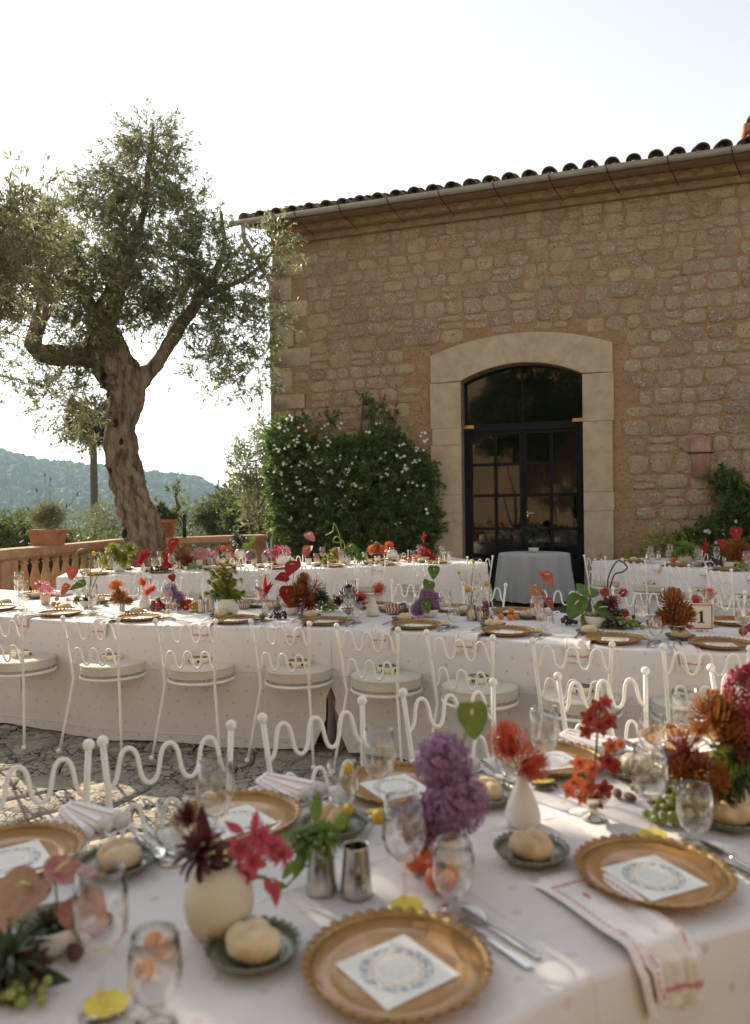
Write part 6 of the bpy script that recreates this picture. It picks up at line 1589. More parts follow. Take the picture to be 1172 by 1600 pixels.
# ---------------------------------------------------------------- near table
NW, U, FR = (-.3, -.6, .7), (0, 0, 1), (0, -1, .25)
m, d = vase('round', M_CERAM, T(343, 1458), 'round cream stoneware vase on the near table', 1.0)
t_ = bunch('burgundy_foliage', 'dark burgundy leaves and seed heads in the round cream vase', m, d, [('tuft_burgundy', 318, 1340, .055, (-.4, -.3, 1)), ('leaf_burgundy', 325, 1320, .07, (-.2, -1, .2), (-.2, 0, 1)), ('leaf_burgundy', 312, 1350, .07, (0, -1, .2), (.2, 0, 1)), ('protea', 300, 1290, .035, (-.3, -.3, 1)), ('leaf_rose', 352, 1375, .05, (0, -.6, 1), (-1, -.4, -.3)), ('leaf_burgundy', 335, 1360, .05, (.2, -.8, .3), (.3, 0, 1))], 'foliage')
bunch('rose_orchid', 'rose pink orchid spray leaning right out of the round cream vase', m, d, [('orchid_rose', 375, 1325, .026, (.1, -1, .3)), ('orchid_rose', 395, 1345, .026, (.3, -1, .2)), ('rose_nerine', 405, 1310, .030, (.2, -.7, .6)), ('orchid_rose', 425, 1322, .026, (.5, -1, .2)), ('leaf_rose', 398, 1300, .04, (0, -1, .2), (.1, 0, 1)), ('rose_nerine', 440, 1335, .026, (.6, -.6, .3)), ('leaf_rose', 415, 1370, .04, (0, -1, .2), (.5, 0, -1)), ('orchid_rose', 385, 1365, .024, (0, -1, .4)), ('leaf_rose', 432, 1375, .045, (0, -1, .2), (0, 0, -1)), ('leaf_rose', 380, 1300, .04, (0, -1, .2), (-.7, 0, .4))])
bb = T(80, 1482); m, d = vase('bowl', M_CERAMW, bb, 'white footed bowl of blush anthuriums at the left edge of the near table', .95)
bunch('anthurium', 'large blush and pink anthuriums in the white bowl, left edge of near table', m, d, [('anthurium_peach', 48, 1385, .054, (-.2, -.5, .8), (-.6, -.2, -1)), ('anthurium_blush', 122, 1412, .048, (.3, -.8, .6), (.7, -.3, -.6)), ('anthurium_blush', 85, 1365, .045, (.1, -.3, 1), (.6, .3, -.2)), ('anthurium_peach', 15, 1435, .046, (-.3, -.6, .6), (-.4, 0, -1)), ('tuft_dark', 78, 1455, .04), ('leaf_dark', 60, 1460, .06, (0, -.8, .5), (-1, -.2, -.2))])
t_ = bunch('dark_foliage', 'dark green and purple leaves at the lower left edge of near table', T(30, 1545), T(30, 1545).y, [('tuft_dark', 25, 1500, .06, (-.2, -.6, 1)), ('tuft_burgundy', 40, 1520, .045, (.3, -.6, 1)), ('tuft_dark', 10, 1530, .06, (-.3, -.8, .8)), ('leaf_dark', 55, 1530, .06, (0, -.7, .7), (1, -.2, .1))], 'foliage', False)
grapes(T(30, 1562), 'small bunch of green grapes at the bottom left corner of the near table', M_GRAPEG, 16, .03, .009, 5)
for k, (x, y) in enumerate(((148, 1462), (165, 1450), (118, 1500))): fruit('fig', M_FIG, T(x, y), .014, f'small dark fig beside the white bowl, {ORD[k]} of three from right', 'fig', 'figs beside the white bowl')
for k, (x, y, q) in enumerate(((240, 1490, 'left one of the pair'), (260, 1498, 'right one of the pair'), (226, 1532, 'the lone one in front'))): fruit('kumquat', M_KUMQ, T(x, y), .0165, f'orange kumquat near the round cream vase, {q}', 'fruit', 'kumquats on the near table', (1, 1, 1.1))
m, d = vase('cup', M_SILVER, T(503, 1392), 'silver cup holding green foliage on the near table')
t_ = bunch('green_foliage', 'fresh green leaves and hellebores in the left silver cup', m, d, [('tuft', 490, 1325, .05, (-.2, -.3, 1)), ('leaf', 478, 1330, .06, (-.3, -1, .2), (-.4, 0, -1)), ('leaf', 500, 1345, .05, (.1, -1, .2), (.2, 0, -1)), ('leaf', 470, 1310, .055, (-.3, -.6, .8), (-1, 0, .3)), ('leaf', 520, 1300, .06, (.3, -.7, .5), (.6, 0, .7)), ('leaf', 492, 1285, .06, (0, -1, .3), (.1, 0, 1)), ('tuft', 505, 1310, .04, (.3, -.3, 1)), ('anthurium_lime', 488, 1318, .02, (0, -1, .3)), ('leaf', 465, 1345, .05, (-.5, -.8, .3), (-.7, 0, -.8)), ('leaf', 448, 1385, .045, (0, -.6, .8), (-1, 0, -.2)), ('tuft', 470, 1315, .035, (-.6, -.3, 1))], 'foliage')
m, d = vase('cup', M_SILVER, T(557, 1397), 'silver cup of yellow button flowers on the near table')
bunch('craspedia', 'three yellow button flowers in the right silver cup', m, d, [('button', 545, 1201, .0105), ('button', 545, 1264, .0105), ('button', 592, 1277, .0150)], sr=.0013)
m, d = vase('deep', M_CERAMW, T(694, 1352), 'white vase hidden behind the purple alliums on the near table', .62)
bunch('allium', 'big purple allium heads standing on the near table', m, d, [('allium', 692, 1190, .058), ('allium', 714, 1252, .064, (.2, -.5, 1), (0, 0, -1), -.02), ('allium', 662, 1283, .055, (-.3, -.5, 1), (0, 0, -1), .02)])
bunch('green_anthurium', 'single lime green anthurium above the purple alliums', m, d, [('anthurium_lime', 738, 1108, .040, (-.15, -1, .35), (.1, -.1, -1))])
for k, (x, y, r_, q) in enumerate(((690, 1393, .034, 'the front one'), (655, 1363, .030, 'the left one at the back'), (676, 1352, .028, 'the middle one'))): fruit('persimmon', M_PERS, T(x, y), r_, f'orange persimmon below the purple alliums, {q}', 'fruit', 'persimmons on the near table', (1, 1, .8), True)
m, d = vase('bud', M_CERAMW, T(817, 1288), 'white teardrop bud vase of coral pincushions on the near table', 1.0)
bunch('pincushion', 'two coral pincushion flowers in the white bud vase on the near table', m, d, [('pin', 797, 1170, .062, (-.3, -.2, 1)), ('pin', 826, 1200, .050, (.4, -.6, .6), (0, 0, -1), -.03)])
m, d = vase('compote', M_SILVER, T(927, 1278), 'small silver compote of orange orchids on the near table', .95)
t_ = thing('orchid', 'tall spray of orange and dark red orchids in the silver compote', 'flowers', m)
curl_stem(t_, [m, atd(928, 1210, d), atd(932, 1165, d), atd(936, 1110, d)], .003)
for k, (x, y, s_, kd) in enumerate(((936, 1108, .034, 'orchid'), (922, 1122, .032, 'orchid'), (950, 1128, .032, 'orchid'), (935, 1135, .034, 'orchid'), (915, 1143, .026, 'orchid'), (944, 1098, .026, 'orchid'), (905, 1190, .032, 'orchid_orange'), (925, 1200, .032, 'orchid_orange'), (950, 1188, .034, 'orchid'), (955, 1165, .028, 'orchid_orange'), (895, 1222, .032, 'orchid_orange'), (918, 1228, .032, 'orchid_orange'), (942, 1232, .032, 'orchid'), (886, 1235, .030, 'orchid_orange'), (958, 1200, .030, 'orchid'), (905, 1245, .026, 'orchid_orange'), (935, 1250, .028, 'orchid'), (968, 1162, .02, 'orchid_orange'))):
    head(t_, kd, atd(x, y, d + rnd.uniform(-.04, .04)), (rnd.uniform(-.7, .7), -1, rnd.uniform(-.2, .6)), (rnd.uniform(-1, 1), 0, -1), s_*.8)
# the big arrangement at the right edge
m, d = vase('deep', M_CERAMW, T(1162, 1275), 'white vase under the big rust arrangement at the right edge of near table', .8)
t_ = bunch('chrysanthemum', 'big rust and yellow spider chrysanthemums at the right edge of the near table', m, d, [('mum', 1075, 1205, .058, (-.5, -.6, .6)), ('mum', 1105, 1215, .052, (-.1, -1, .3), U, -.05), ('mum', 1118, 1120, .062, (-.1, -.4, 1)), ('mum', 1140, 1150, .05, (.2, -.5, .8)), ('tuft_dark', 1145, 1215, .07, (0, -.6, .8)), ('tuft_dark', 1120, 1240, .06, (-.4, -.6, .5)), ('tuft', 1140, 1190, .06, (.1, -.7, .6)), ('smoke', 1070, 1180, .07, (-.4, -.3, 1)), ('smoke_rust', 1150, 1180, .08, (.1, -.3, 1)), ('leaf', 1108, 1115, .04, (0, -.6, 1), (.8, 0, .8)), ('leaf', 1102, 1142, .035, (0, -.7, .7), (-1, 0, 0)), ('tuft_dark', 1168, 1180, .08), ('smoke_rust', 1095, 1150, .05, (-.4, -.3, 1)), ('mum', 1170, 1130, .05)])
t_ = thing('amaranth', 'drooping rose red amaranth tassels hanging at the right edge of the near table', 'flowers', m)
amaranth(t_, [atd(1170, 1060, d), atd(1148, 1050, d), atd(1140, 1090, d), atd(1150, 1140, d-.02), atd(1158, 1185, d-.02)], .020, P_ROSE, 2, 420)
amaranth(t_, [atd(1172, 1050, d), atd(1160, 1100, d-.03), atd(1165, 1170, d-.03)], .020, P_ROSE, 3, 300)
amaranth(t_, [atd(1065, 1170, d), atd(1045, 1195, d), atd(1042, 1240, d)], .012, P_AMAR, 4, 180)
amaranth(t_, [atd(1085, 1185, d-.05), atd(1105, 1190, d-.06), atd(1112, 1225, d-.06)], .010, P_AMAR, 5, 160)
for p in (atd(1165, 1060, d), atd(1070, 1170, d)): stem(t_, m, p)
head(t_, 'anthurium_red', atd(1172, 1045, d), (-.3, -1, .2), (.2, 0, -1), .035)
grapes(T(1062, 1283), 'pale green grapes in front of the rust chrysanthemums on the near table', M_GRAPEG, 60, .045, .0105, 6, flat=1.5)
for k, (x, y) in enumerate(((965, 1246), (985, 1252), (1022, 1258), (1000, 1240))): fruit('shadow_dab', M_FIG, T(x, y), .012, f'dark brown shadow stand-in on the near table, {ORD[k]} of the four between compote and grapes', 'fruit', 'shadow stand-ins on the near table', (1.7, 1, .9))  # dark fruit-shaped ovals put in for the shadows on the cloth

# ---------------------------------------------------------------- middle table
m, d = vase('pot', M_CERAMP, T(71, 944), 'blush vase of pink nerines at the left end of the middle table', .95)
bunch('nerine', 'pale pink nerines in the blush vase at the left of the middle table', m, d, [('nerine', 72, 915, .05), ('rose_nerine', 60, 912, .04, (-.5, -.5, .8)), ('nerine', 64, 922, .04, (-.4, -.8, .5)), ('nerine', 78, 922, .04, (.4, -.8, .5))])
for k, (x, y, z) in enumerate(((84, 947, 0), (92, 948, 0), (89, 945.5, .03))): fruit('kumquat', M_KUMQ, T(x, y) + Vector((0, 0, z)), .019, f'orange kumquat at the left of the middle table, {ORD[k]} of its pile', 'fruit', 'kumquats, left of middle table')
m, d = vase('bowl', M_CERAMW, T(138, 949), 'white bowl of coral anthuriums, left on the middle table', 1.0)
t_ = bunch('anthurium', 'coral anthuriums and a green leaf in the white bowl, left on middle table', m, d, [('anthurium_coral', 114, 890, .048, (.1, -1, .4), (-.1, 0, -1)), ('anthurium_coral', 106, 916, .045, (-.3, -1, .3), (-.2, 0, -1)), ('anthurium_green', 130, 913, .060, (0, -.6, .8), (-.7, -.4, -.4)), ('tuft_burgundy', 138, 938, .05, (.1, -.8, .5)), ('tuft', 122, 938, .045, (-.4, -.8, .5)), ('rose_nerine', 106, 938, .03)])
curl_stem(t_, [m, atd(141, 915, d), atd(142, 880, d), atd(140, 862, d), atd(128, 858, d), atd(119, 866, d), atd(120, 880, d), atd(129, 898, d)], .004)
curl_stem(t_, [m, atd(150, 905, d), atd(162, 885, d), atd(164, 868, d), atd(155, 864, d), atd(158, 878, d)], .004)
bunch('craspedia', 'yellow flower buds on thin stems, left on the middle table', m, d, [('button', 147, 865, .018), ('button', 146, 896, .014), ('button', 131, 897, .012)])
m, d = vase('cup', M_SILVER, T(191, 954), 'small silver cup of orange mums, left on the middle table', .7)
bunch('chrysanthemum', 'orange and rust chrysanthemums in the silver cup, left on middle table', m, d, [('mum_orange', 183, 920, .064, (-.2, -.4, 1)), ('mum', 187, 936, .07, (.1, -.7, .7)), ('mum', 200, 940, .04, (.5, -.6, .5)), ('leaf', 172, 948, .06, (0, -.6, .8), (-1, 0, 0))])
m, d = vase('bud', M_CERAMW, T(226, 951), 'white bud vase of coral pincushions, left on the middle table', 1.05)
bunch('pincushion', 'three coral pincushions in the left bud vase of the middle table', m, d, [('pin', 224, 912, .045, (-.2, -.5, 1)), ('pin', 231, 925, .040, (.3, -.9, .4)), ('pin', 237, 921, .035, (.6, -.5, .6))])
fruit('fig', P_FRESH, T(240, 954), .03, 'green fig beside the left bud vase on the middle table', 'fruit')
grapes(T(254, 954), 'small cluster of dark red peppers on the middle table, left of red anthurium', M_TOMATO, 16, .05, .020, 9, 'pepper_cluster', 'peppers', 1.2)
m, d = vase('round', M_CERAMW, T(272, 952), 'white vase of purple alliums with a red flower, on the middle table', .7)
bunch('allium', 'two dusky purple alliums on the middle table, left of centre', m, d, [('allium', 266, 922, .052), ('allium', 278, 934, .05, (.4, -.5, 1))])
bunch('anthurium', 'red and white anthuriums above and beside the purple alliums on middle table', m, d, [('anthurium_red', 268, 900, .03, (.2, -1, .2), (.3, 0, -1)), ('anthurium_peach', 270, 888, .026, (0, -.6, 1), (1, -.2, 0)), ('anthurium_red', 291, 942, .045, (.3, -1, .2), (0, 0, -1))])
grapes(T(302, 953), 'orange berries beside the silver cups, left of centre on middle table', M_KUMQ, 12, .035, .013, 10, 'berry_cluster', 'berries', 1.0)
m, d = vase('cup', M_SILVER, T(314, 957), 'silver cup wrapped with trailing leaves, left of the round vase, middle table', 1.0)
bunch('trailing_leaf', 'green leaves hanging over the silver cup on the middle table', m, d, [('leaf', 311, 940, .10, (-.2, -1, .2), (-.1, 0, -1)), ('leaf', 306, 955, .08, (-.2, -1, .4), (-.7, -.2, -.5)), ('leaf', 313, 930, .06, (.1, -1, .2), (.2, 0, -1))], 'foliage', False)
vase('cup', M_SILVER, T(329, 955), 'plain silver cup just left of the round white vase on middle table', 1.0)
m, d = vase('deep', M_CERAMW, T(357, 961), 'round white vase of yellow green branches on the middle table', 1.15)
t_ = thing('leafy_branch', 'tall yellow green branches with buds in the round white vase', 'foliage', m)
for k, (x, y) in enumerate(((326, 912), (332, 893), (340, 882), (346, 895), (352, 884), (360, 898), (366, 888), (372, 905), (378, 925), (335, 905), (344, 910), (361, 912), (324, 927))):
    e = atd(x, y, d + rnd.uniform(-.08, .08)); stem(t_, m, e, .0028, .03, P_YGREEN)
    for q in range(7):
        f_ = .45 + .55*q/6; p = m.lerp(e, f_) + Vector((rnd.uniform(-.02, .02), rnd.uniform(-.02, .02), rnd.uniform(-.01, .02))); head(t_, 'tuft_yellow', p, (rnd.uniform(-1, 1), rnd.uniform(-1, .2), .7), (0, 0, 1), .022)
for (x, y) in ((340, 932), (352, 928), (365, 930), (372, 934), (357, 938)): head(t_, 'tuft', atd(x, y, d), (rnd.uniform(-.6, .6), -.6, 1), U, .055)
vase('bowl', M_IKAT, T(381, 951), 'red and white zigzag bowl right of the round white vase, middle table', .85)
m, d = vase('bud', M_CERAMW, T(414, 956), 'slim white vase of the red heliconia on the middle table', .6)
bunch('heliconia', 'upright red heliconia bracts on the middle table', m, d, [('heliconia', 414, 937, .17, (0, -.05, 1), (0, 1, 0))], stems=False)
m, d = vase('bowl', M_CERAMW, T(456, 960), 'white bowl under the big red anthurium arrangement on middle table', 1.0)
bunch('anthurium', 'three glossy red anthuriums in the tall arrangement on the middle table', m, d, [('anthurium_red', 460, 882, .062, (.2, -1, .2), (-.15, 0, -1)), ('anthurium_red', 446, 902, .045, (-.3, -.8, .5), (-.8, 0, -.5)), ('anthurium_red', 449, 921, .058, (-.2, -1, .2), (0, 0, -1))])
t_ = bunch('chrysanthemum', 'mass of rust spider mums and smoke bush beside the red anthuriums', m, d, [('mum', 470, 925, .085, (.0, -.6, .8)), ('mum', 484, 938, .08, (.3, -.9, .4)), ('mum', 462, 945, .06, (-.3, -.9, .3)), ('mum', 474, 908, .06, (.1, -.3, 1)), ('smoke_rust', 490, 922, .11, (.5, -.3, .8)), ('smoke', 480, 950, .09, (.2, -.8, .4)), ('tuft_dark', 500, 935, .08, (.7, -.4, .7)), ('smoke_rust', 466, 935, .10, (-.2, -.6, .7))])
amaranth(t_, [atd(475, 930, d-.06), atd(474, 950, d-.08), atd(473, 968, d-.08)], .022, P_AMAR, 11, 160); amaranth(t_, [atd(436, 925, d), atd(434, 945, d), atd(434, 965, d)], .016, P_BURG, 12, 120); amaranth(t_, [atd(480, 895, d), atd(486, 905, d), atd(482, 918, d)], .010, P_ROSE, 13, 70)
grapes(T(432, 967), 'dark grapes left of the red anthurium arrangement on middle table', M_GRAPED, 26, .06, .012, 14); fruit('lime', P_LIME, T(410, 968), .022, 'small green lime in front of the red heliconia', 'fruit')
grapes(T(511, 955), 'green grapes spilling right of the red anthurium arrangement', M_GRAPEG, 60, .085, .012, 15, flat=1.0)
m, d = vase('compote', M_SILVER, T(545, 966), 'silver compote of burgundy protea on the middle table', 1.0)
bunch('protea', 'burgundy protea and leucadendron in the silver compote, centre of middle table', m, d, [('protea', 545, 937, .085, (0, -.3, 1)), ('protea', 533, 945, .06, (-.5, -.4, .8)), ('protea', 557, 944, .06, (.5, -.4, .8)), ('rose_nerine', 538, 925, .03), ('rose_nerine', 552, 926, .03), ('protea', 545, 925, .05)])
m, d = vase('bud', M_CERAMW, T(582, 962), 'white bud vase of coral pincushions, centre of the middle table', 1.15)
bunch('pincushion', 'two coral pincushions in the centre bud vase of the middle table', m, d, [('pin', 591, 922, .058, (.2, -.8, .6)), ('pin', 568, 934, .050, (-.7, -.6, .5))])
vase('bowl', M_IKAT, T(616, 959), 'red and white zigzag bowl of figs, centre of the middle table', 1.15)
for k, (x, y) in enumerate(((627, 962), (634, 960), (630, 958))): fruit('fig', M_FIG, T(x, y) + Vector((0, 0, .03 if k == 2 else 0)), .024, f'brown fig beside the centre zigzag bowl, {ORD[k]} of its pile', 'fruit', 'figs beside the zigzag bowl')
m, d = vase('bowl', M_CERAMW, T(671, 964), 'white bowl of purple alliums and green anthuriums on middle table', 1.0)
bunch('allium', 'purple alliums in the white bowl right of centre on the middle table', m, d, [('allium', 662, 947, .062, (-.3, -.6, 1)), ('allium', 680, 940, .06, (.3, -.5, 1)), ('allium', 668, 930, .055), ('allium', 652, 952, .045)])
bunch('green_anthurium', 'three green anthuriums rising from the purple alliums on middle table', m, d, [('anthurium_green', 678, 888, .042, (.1, -1, .2), (-.1, 0, -1)), ('anthurium_green', 670, 911, .046, (0, -1, .3), (-.4, 0, -1)), ('anthurium_green', 664, 943, .042, (-.1, -1, .2), (.1, 0, -1), -.06)])
m, d = vase('cup', M_SILVER, T(737, 969), 'silver cup of yellow button flowers, right of centre on middle table', 1.1)
bunch('craspedia', 'yellow button flowers on long thin stems, right of centre on middle table', m, d, [('button', 731, 921, .021), ('button', 740, 878, .011), ('button', 717, 895, .011), ('button', 760, 912, .017), ('button', 738, 925, .009), ('button', 741, 920, .007)], sr=.0016)
m, d = vase('cup', M_SILVER, T(752, 970), 'silver cup under the dark amaranth tassel on the middle table', 1.0)
t_ = bunch('amaranth', 'dark red amaranth tassel hanging from a silver cup on middle table', m, d, [('leaf', 752, 947, .06, (-.2, -1, .2), (-.1, 0, -1)), ('leaf', 766, 962, .06, (.3, -1, .3), (.2, 0, -1))])
amaranth(t_, [atd(758, 940, d-.03), atd(761, 950, d-.04), atd(762, 974, d-.05)], .022, P_AMAR, 16, 200)
for k, (x, y, z) in enumerate(((783, 968, 0), (797, 969, 0), (806, 968, 0), (799, 967, .036))): fruit('kumquat', M_KUMQ, T(x, y) + Vector((0, 0, z)), .021, f'orange kumquat right of the silver cups on the middle table, {ORD[k]} of four', 'fruit', 'kumquats, right of middle table')
m, d = vase('bud', M_CERAMP, T(846, 968), 'blush vase of the peach anthuriums on the middle table', .9)
bunch('anthurium', 'peach and red anthuriums standing before the round grey table', m, d, [('anthurium_coral', 850, 898, .060, (.1, -1, .35), (.05, -.1, -1)), ('anthurium_peach', 836, 920, .050, (-.4, -1, .1), (-.1, 0, -1)), ('anthurium_blush', 843, 930, .050, (-.1, -1, .1), (0, 0, -1)), ('anthurium_coral', 855, 938, .042, (.6, -.8, .1), (.1, 0, -1))])
grapes(T(889, 977), 'small pile of blackberries left of the green anthurium leaves, middle table', M_GRAPED, 14, .035, .013, 17, 'blackberry_pile', 'berries', 1.0)
m, d = vase('bowl', M_CERAMW, T(934, 979), 'white bowl of green anthurium leaves and red gloriosa on middle table', 1.25)
t_ = bunch('green_anthurium', 'big glossy green anthurium leaves, right on the middle table', m, d, [('anthurium_green', 905, 938, .072, (-.3, -1, .3), (-.5, 0, -1)), ('anthurium_green', 922, 930, .066, (.1, -.8, .6), (-.2, 0, 1)), ('anthurium_green', 936, 950, .070, (.2, -1, .4), (.6, -.1, -.8), -.03), ('anthurium_lime', 918, 965, .04, (0, -1, .2), (-.3, 0, -1))])
curl_stem(t_, [m, atd(947, 930, d), atd(950, 905, d), atd(958, 885, d), atd(968, 876, d), atd(980, 886, d), atd(972, 894, d), atd(960, 898, d), atd(953, 920, d)], .0045, P_DARKG)
bunch('gloriosa', 'red and white gloriosa lilies beside the green anthurium leaves', m, d, [('gloriosa', 945, 928, .055, (-.2, -.8, .6)), ('gloriosa', 971, 929, .055, (.3, -.8, .6)), ('gloriosa', 973, 958, .05, (.4, -.9, .2)), ('tuft_burgundy', 952, 945, .06, (.1, -.8, .5)), ('rose_nerine', 960, 938, .045), ('tuft_dark', 962, 962, .06, (.3, -.7, .5))])
grapes(T(961, 982), 'dark grapes under the red gloriosa, right on the middle table', M_GRAPED, 34, .06, .013, 18, flat=1.0); grapes(T(978, 982), 'green grapes under the red gloriosa, right on the middle table', M_GRAPEG, 34, .055, .013, 19, flat=1.0)
vase('bowl', M_IKAT, T(1026, 980), 'red and white zigzag bowl left of the rust mums, right on middle table', 1.15)
m, d = vase('compote', M_SILVER, T(1058, 997), 'tall silver compote of rust mums beside the table number', 1.15)
bunch('chrysanthemum', 'two big rust spider mums in the silver compote beside the table number', m, d, [('mum', 1051, 940, .078, (-.2, -.5, 1)), ('mum', 1060, 963, .095, (0, -.9, .6)), ('mum', 1040, 965, .06, (-.6, -.6, .5))])
m, d = vase('bud', M_CERAMW, T(1106, 972), 'small vase of coral pincushions hidden behind the table number', .9)
bunch('pincushion', 'coral pincushion rising behind the table number', m, d, [('pin', 1108, 932, .05, (0, -.4, 1)), ('pin', 1088, 941, .045, (-.3, -.4, 1))])
for k, (x, y) in enumerate(((1161, 993), (1169, 987), (1178, 992))): fruit('tomato', M_TOMATO, T(x, y), .024, f'dark red fruit right of the table number, {ORD[k]} from left', 'fruit', 'red fruit, right end of middle table')
# table number
p = T(1096, 986); sn = thing('table_number', 'cream table number card with red border reading 1', 'sign', p, R(-8)); k_ = p.y/FPX; sw, sh = 36*k_/2, 41*k_
obj('card', MB().bevbox(-sw, sw, -.003, .003, .008, .008+sh, .001).mesh('number_card', M_CREAMPAPER, False), sn)
fr_ = MB(); e = .0055; i0 = .006
for (a, b_, c, q) in ((-sw+i0, sw-i0, .008+i0, .008+i0+e), (-sw+i0, sw-i0, .008+sh-i0-e, .008+sh-i0), (-sw+i0, -sw+i0+e, .008+i0+e+.0005, .008+sh-i0-e-.0005), (sw-i0-e, sw-i0, .008+i0+e+.0005, .008+sh-i0-e-.0005)): fr_.box(a, b_, -.0045, -.0031, c, q)
obj('border', fr_.mesh('border', M_RED, False), sn)
one_ = [(-.30, -.5), (.30, -.5), (.30, -.44), (.13, -.40), (.13, .5), (.05, .5), (-.12, .40), (-.30, .33), (-.30, .27), (-.13, .30), (-.11, .28), (-.11, -.40), (-.30, -.44)]; s_ = .072; zc = .008+sh*.5; kk = len(one_)
b = MB(); b.add([(x*s_*.85, -.0048, zc+z*s_) for x, z in one_] + [(x*s_*.85, -.0031, zc+z*s_) for x, z in one_], [tuple(range(kk)), tuple(range(2*kk-1, kk-1, -1))] + [(i, kk+i, kk+(i+1) % kk, (i+1) % kk) for i in range(kk)])
obj('numeral', b.mesh('numeral', M_BLACKINK, False), sn); obj('stand', MB().bevbox(-.035, .035, -.025, .025, 0, .0078, .002).mesh('stand', M_GLASS, False), sn)

# ---------------------------------------------------------------- far table
def fv(kind_, mat, x, y, label, s_=1.0): return vase(kind_, mat, T(x, y), label, s_)
m, d = fv('deep', M_CERAMW, 187, 893, 'white bowl of yellow foliage at the left end of the far table', 1.2)
bunch('yellow_foliage', 'bright yellow green foliage at the left end of the far table', m, d, [('tuft_yellow', x, y, .11, (rnd.uniform(-.5, .5), -.6, 1)) for x, y in ((172, 872), (184, 868), (196, 872), (203, 860), (178, 860), (192, 880), (166, 880))], 'foliage')
m, d = fv('bud', M_CERAMW, 224, 891, 'slim vase of the red heliconia on the far table', .8)
bunch('heliconia', 'red heliconia bracts on the far table, left of the olive trunk', m, d, [('heliconia', 224, 878, .20, (.3, -.05, 1), (0, 1, 0)), ('heliconia', 222, 884, .16, (-.3, -.05, 1), (0, 1, 0))], stems=False)
m, d = fv('bowl', M_CERAMW, 278, 888, 'white bowl of red anthuriums on the far table, below the olive trunk', 1.0)
bunch('anthurium', 'three red anthuriums on the far table in front of the olive trunk', m, d, [('anthurium_red', 273, 846, .085, (.2, -1, .2), (-.1, 0, -1)), ('anthurium_red', 263, 863, .075, (-.3, -1, .2), (0, 0, -1)), ('anthurium_red', 268, 877, .08, (-.1, -1, .4), (-.8, 0, -.6))])
bunch('smoke_bush', 'rust red smoke bush beside the red anthuriums on the far table', m, d, [('smoke_rust', 290, 874, .16, (.3, -.5, 1)), ('mum', 285, 880, .10, (.2, -.8, .6)), ('smoke_rust', 282, 864, .13), ('smoke', 296, 880, .12)])
grapes(T(250, 894), 'dark grapes left of the red anthuriums on the far table', M_GRAPED, 20, .08, .018, 21); grapes(T(300, 891), 'green grapes right of the red anthuriums on the far table', M_GRAPEG, 20, .08, .018, 22)
m, d = fv('pot', M_CERAMW, 312, 884, 'small vase of white blossoms on the far table', 1.0)
bunch('white_blossom', 'airy white blossoms on the far table, right of the olive trunk', m, d, [('nerine', x, y, .07) for x, y in ((305, 866), (318, 868), (311, 860), (325, 862))])
m, d = fv('bowl', M_CERAMP, 346, 880, 'blush bowl of dark red flowers on the far table', 1.1)
bunch('protea', 'dark burgundy and orange flowers in the blush bowl, far table', m, d, [('protea', 342, 870, .10), ('pin', 350, 860, .07), ('rose_nerine', 336, 864, .07), ('pin', 362, 870, .06)])
m, d = fv('round', M_CERAMW, 375, 873, 'white pot with a small dark tree on the far table', 1.2)
bunch('small_tree', 'little dark leafy tree in the white pot on the far table', m, d, [('tuft_dark', 375, 850, .13), ('tuft_dark', 370, 843, .11), ('tuft_dark', 381, 845, .10)], 'plant')
m, d = fv('pot', M_CERAM, 397, 882, 'cream pot of purple alliums on the far table', 1.0)
bunch('allium', 'purple alliums in the cream pot on the far table', m, d, [('allium_far', 391, 868, .095), ('allium_far', 418, 866, .08)])
bunch('lime_anthurium', 'lime green anthurium standing above the alliums on the far table', m, d, [('anthurium_lime', 387, 851, .07, (.2, -1, .2)), ('anthurium_lime', 394, 840, .05, (.2, -1, .2))])
m, d = fv('round', M_CERAMW, 441, 883, 'round white vase of pink nerines on the far table', 1.35)
bunch('nerine', 'spidery rose pink nerines in the round white vase, far table', m, d, [('rose_nerine', 437, 862, .12, (0, -.6, 1)), ('nerine', 445, 860, .10), ('rose_nerine', 428, 864, .09)])
m, d = fv('pot', M_CERAMW, 482, 882, 'small white vase of coral anthuriums on the far table', 1.0)
bunch('anthurium', 'two coral anthuriums on the far table in front of the jasmine', m, d, [('anthurium_coral', 482, 857, .085, (0, -1, .4), (0, 0, -1)), ('anthurium_blush', 481, 836, .075, (.5, -.8, .2), (.5, 0, -1))])
m, d = fv('bowl', M_CERAMW, 538, 881, 'long white bowl of green and pink flowers, centre of the far table', 1.5)
t_ = bunch('green_arrangement', 'green and blush flowers with looping stem, centre of the far table', m, d, [('tuft', 550, 866, .13), ('anthurium_green', 545, 855, .085, (.2, -.8, .6), (.6, 0, -.6)), ('blush' and 'anthurium_blush', 526, 858, .06, (-.2, -1, .3)), ('tuft_yellow', 522, 870, .12), ('tuft', 565, 874, .10), ('smoke', 530, 868, .10), ('tuft_yellow', 508, 880, .08)])
curl_stem(t_, [m, atd(534, 860, d), atd(530, 835, d), atd(522, 817, d), atd(520, 830, d), atd(509, 836, d)], .007, P_LIME); curl_stem(t_, [m, atd(538, 850, d), atd(527, 838, d), atd(521, 846, d), atd(535, 848, d)], .007, P_LIME)
m, d = fv('pot', M_SILVER, 590, 878, 'silver pot of orange mums on the far table', 1.0)
bunch('chrysanthemum', 'orange chrysanthemums in the silver pot on the far table', m, d, [('mum_orange', 583, 862, .09), ('mum_orange', 597, 864, .09), ('mum', 590, 856, .07)])
m, d = fv('round', M_CERAMW, 613, 876, 'round white vase of a coral pincushion on the far table', 1.25)
bunch('pincushion', 'coral pincushion in the round white vase on the far table', m, d, [('pin_far', 608, 854, .08, (0, -.8, .5)), ('pin_far', 600, 862, .05)])
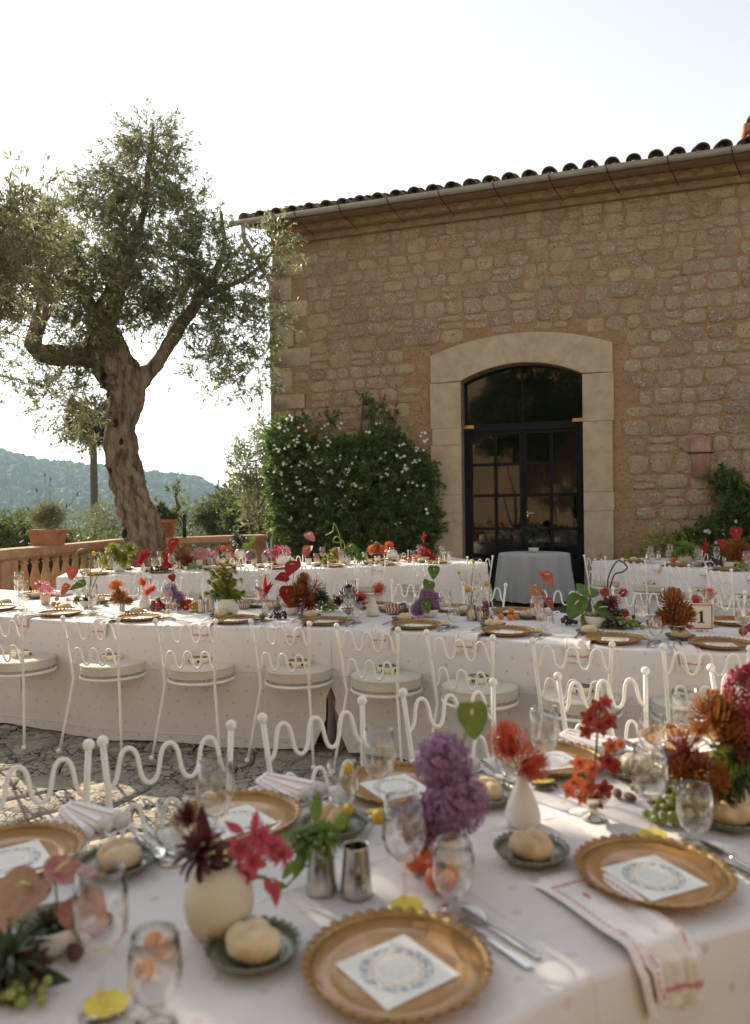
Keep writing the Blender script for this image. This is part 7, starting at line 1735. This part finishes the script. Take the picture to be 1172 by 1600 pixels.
m, d = fv('bowl', M_CERAMP, 665, 876, 'blush bowl of red flowers on the right of the far table', 1.0)
bunch('red_arrangement', 'red and rose flowers in the blush bowl, right on the far table', m, d, [('rose_nerine', 660, 860, .09), ('anthurium_red', 668, 862, .07, (.3, -1, .3)), ('heliconia', 662, 845, .12, (0, -.05, 1), (0, 1, 0)), ('anthurium_red', 675, 868, .06, (.8, -.8, .4)), ('nerine', 655, 870, .06)])
vase('cup', M_SILVER, T(693, 876), 'silver cup at the right end of the far table, left one', 1.2); vase('cup', M_SILVER, T(700, 875), 'silver cup at the right end of the far table, right one', 1.2)
for k, (x, y) in enumerate(((640, 879), (634, 876), (648, 878))): fruit('persimmon', M_PERS, T(x, y), .036, f'orange fruit on the right of the far table, {ORD[k]} of three', 'fruit', 'fruit on the far table')
# ---------------------------------------------------------------- table at the right edge
m, d = fv('round', M_CERAM, 1071, 882, 'round cream vase of green foliage on the right hand table', 1.3)
bunch('green_foliage', 'bright green leafy foliage in the round cream vase, right hand table', m, d, [('tuft', 1070, 858, .13, (0, -.6, 1)), ('tuft', 1078, 866, .10), ('tuft', 1062, 864, .10), ('tuft_yellow', 1085, 862, .09)], 'foliage')
vase('cup', M_SILVER, T(1012, 874), 'silver cup on the right hand table, left of the round vase', 1.1); vase('cup', M_SILVER, T(1029, 874), 'silver cup on the right hand table, next to the round vase', 1.1)
m, d = fv('bowl', M_CERAMW, 1138, 886, 'white bowl of the red arrangement on the right hand table', 1.1)
bunch('anthurium', 'red anthuriums at the right edge above the right hand table', m, d, [('anthurium_red', 1150, 828, .075, (.1, -1, .2)), ('anthurium_red', 1128, 846, .06, (-.4, -1, .2)), ('heliconia', 1103, 865, .17, (-.1, -.05, 1), (0, 1, 0))])
bunch('smoke_bush', 'rust red smoke bush at the right edge on the right hand table', m, d, [('smoke_rust', 1145, 862, .17), ('smoke_rust', 1158, 858, .16), ('mum', 1138, 866, .10), ('mum', 1152, 872, .10), ('smoke', 1165, 866, .14)])
grapes(T(1118, 886), 'dark grapes on the right hand table before the red arrangement', M_GRAPED, 30, .08, .016, 31, flat=1.4); grapes(T(1166, 892), 'green grapes at the right edge on the right hand table', M_GRAPEG, 30, .08, .016, 32, flat=1.2)
fruit('persimmon', M_PERS, T(1052, 880), .04, 'orange fruit left of the round cream vase, right hand table', 'fruit')
vase('bowl', M_IKAT, T(1092, 885), 'red and white zigzag bowl on the right hand table', 1.0)
# plant in a white bowl on the round table
m, d = vase('bowl', M_CERAMW, rc + Vector((.02, .12, .7535)), 'white bowl standing on the round grey table', 1.3)
bunch('small_tree', 'small dark leafy tree in the white bowl on the round grey table', m, d, [('tuft_dark', 832, 838, .15), ('tuft_dark', 845, 832, .13), ('tuft_dark', 822, 832, .12), ('tuft_dark', 836, 824, .11)], 'plant')
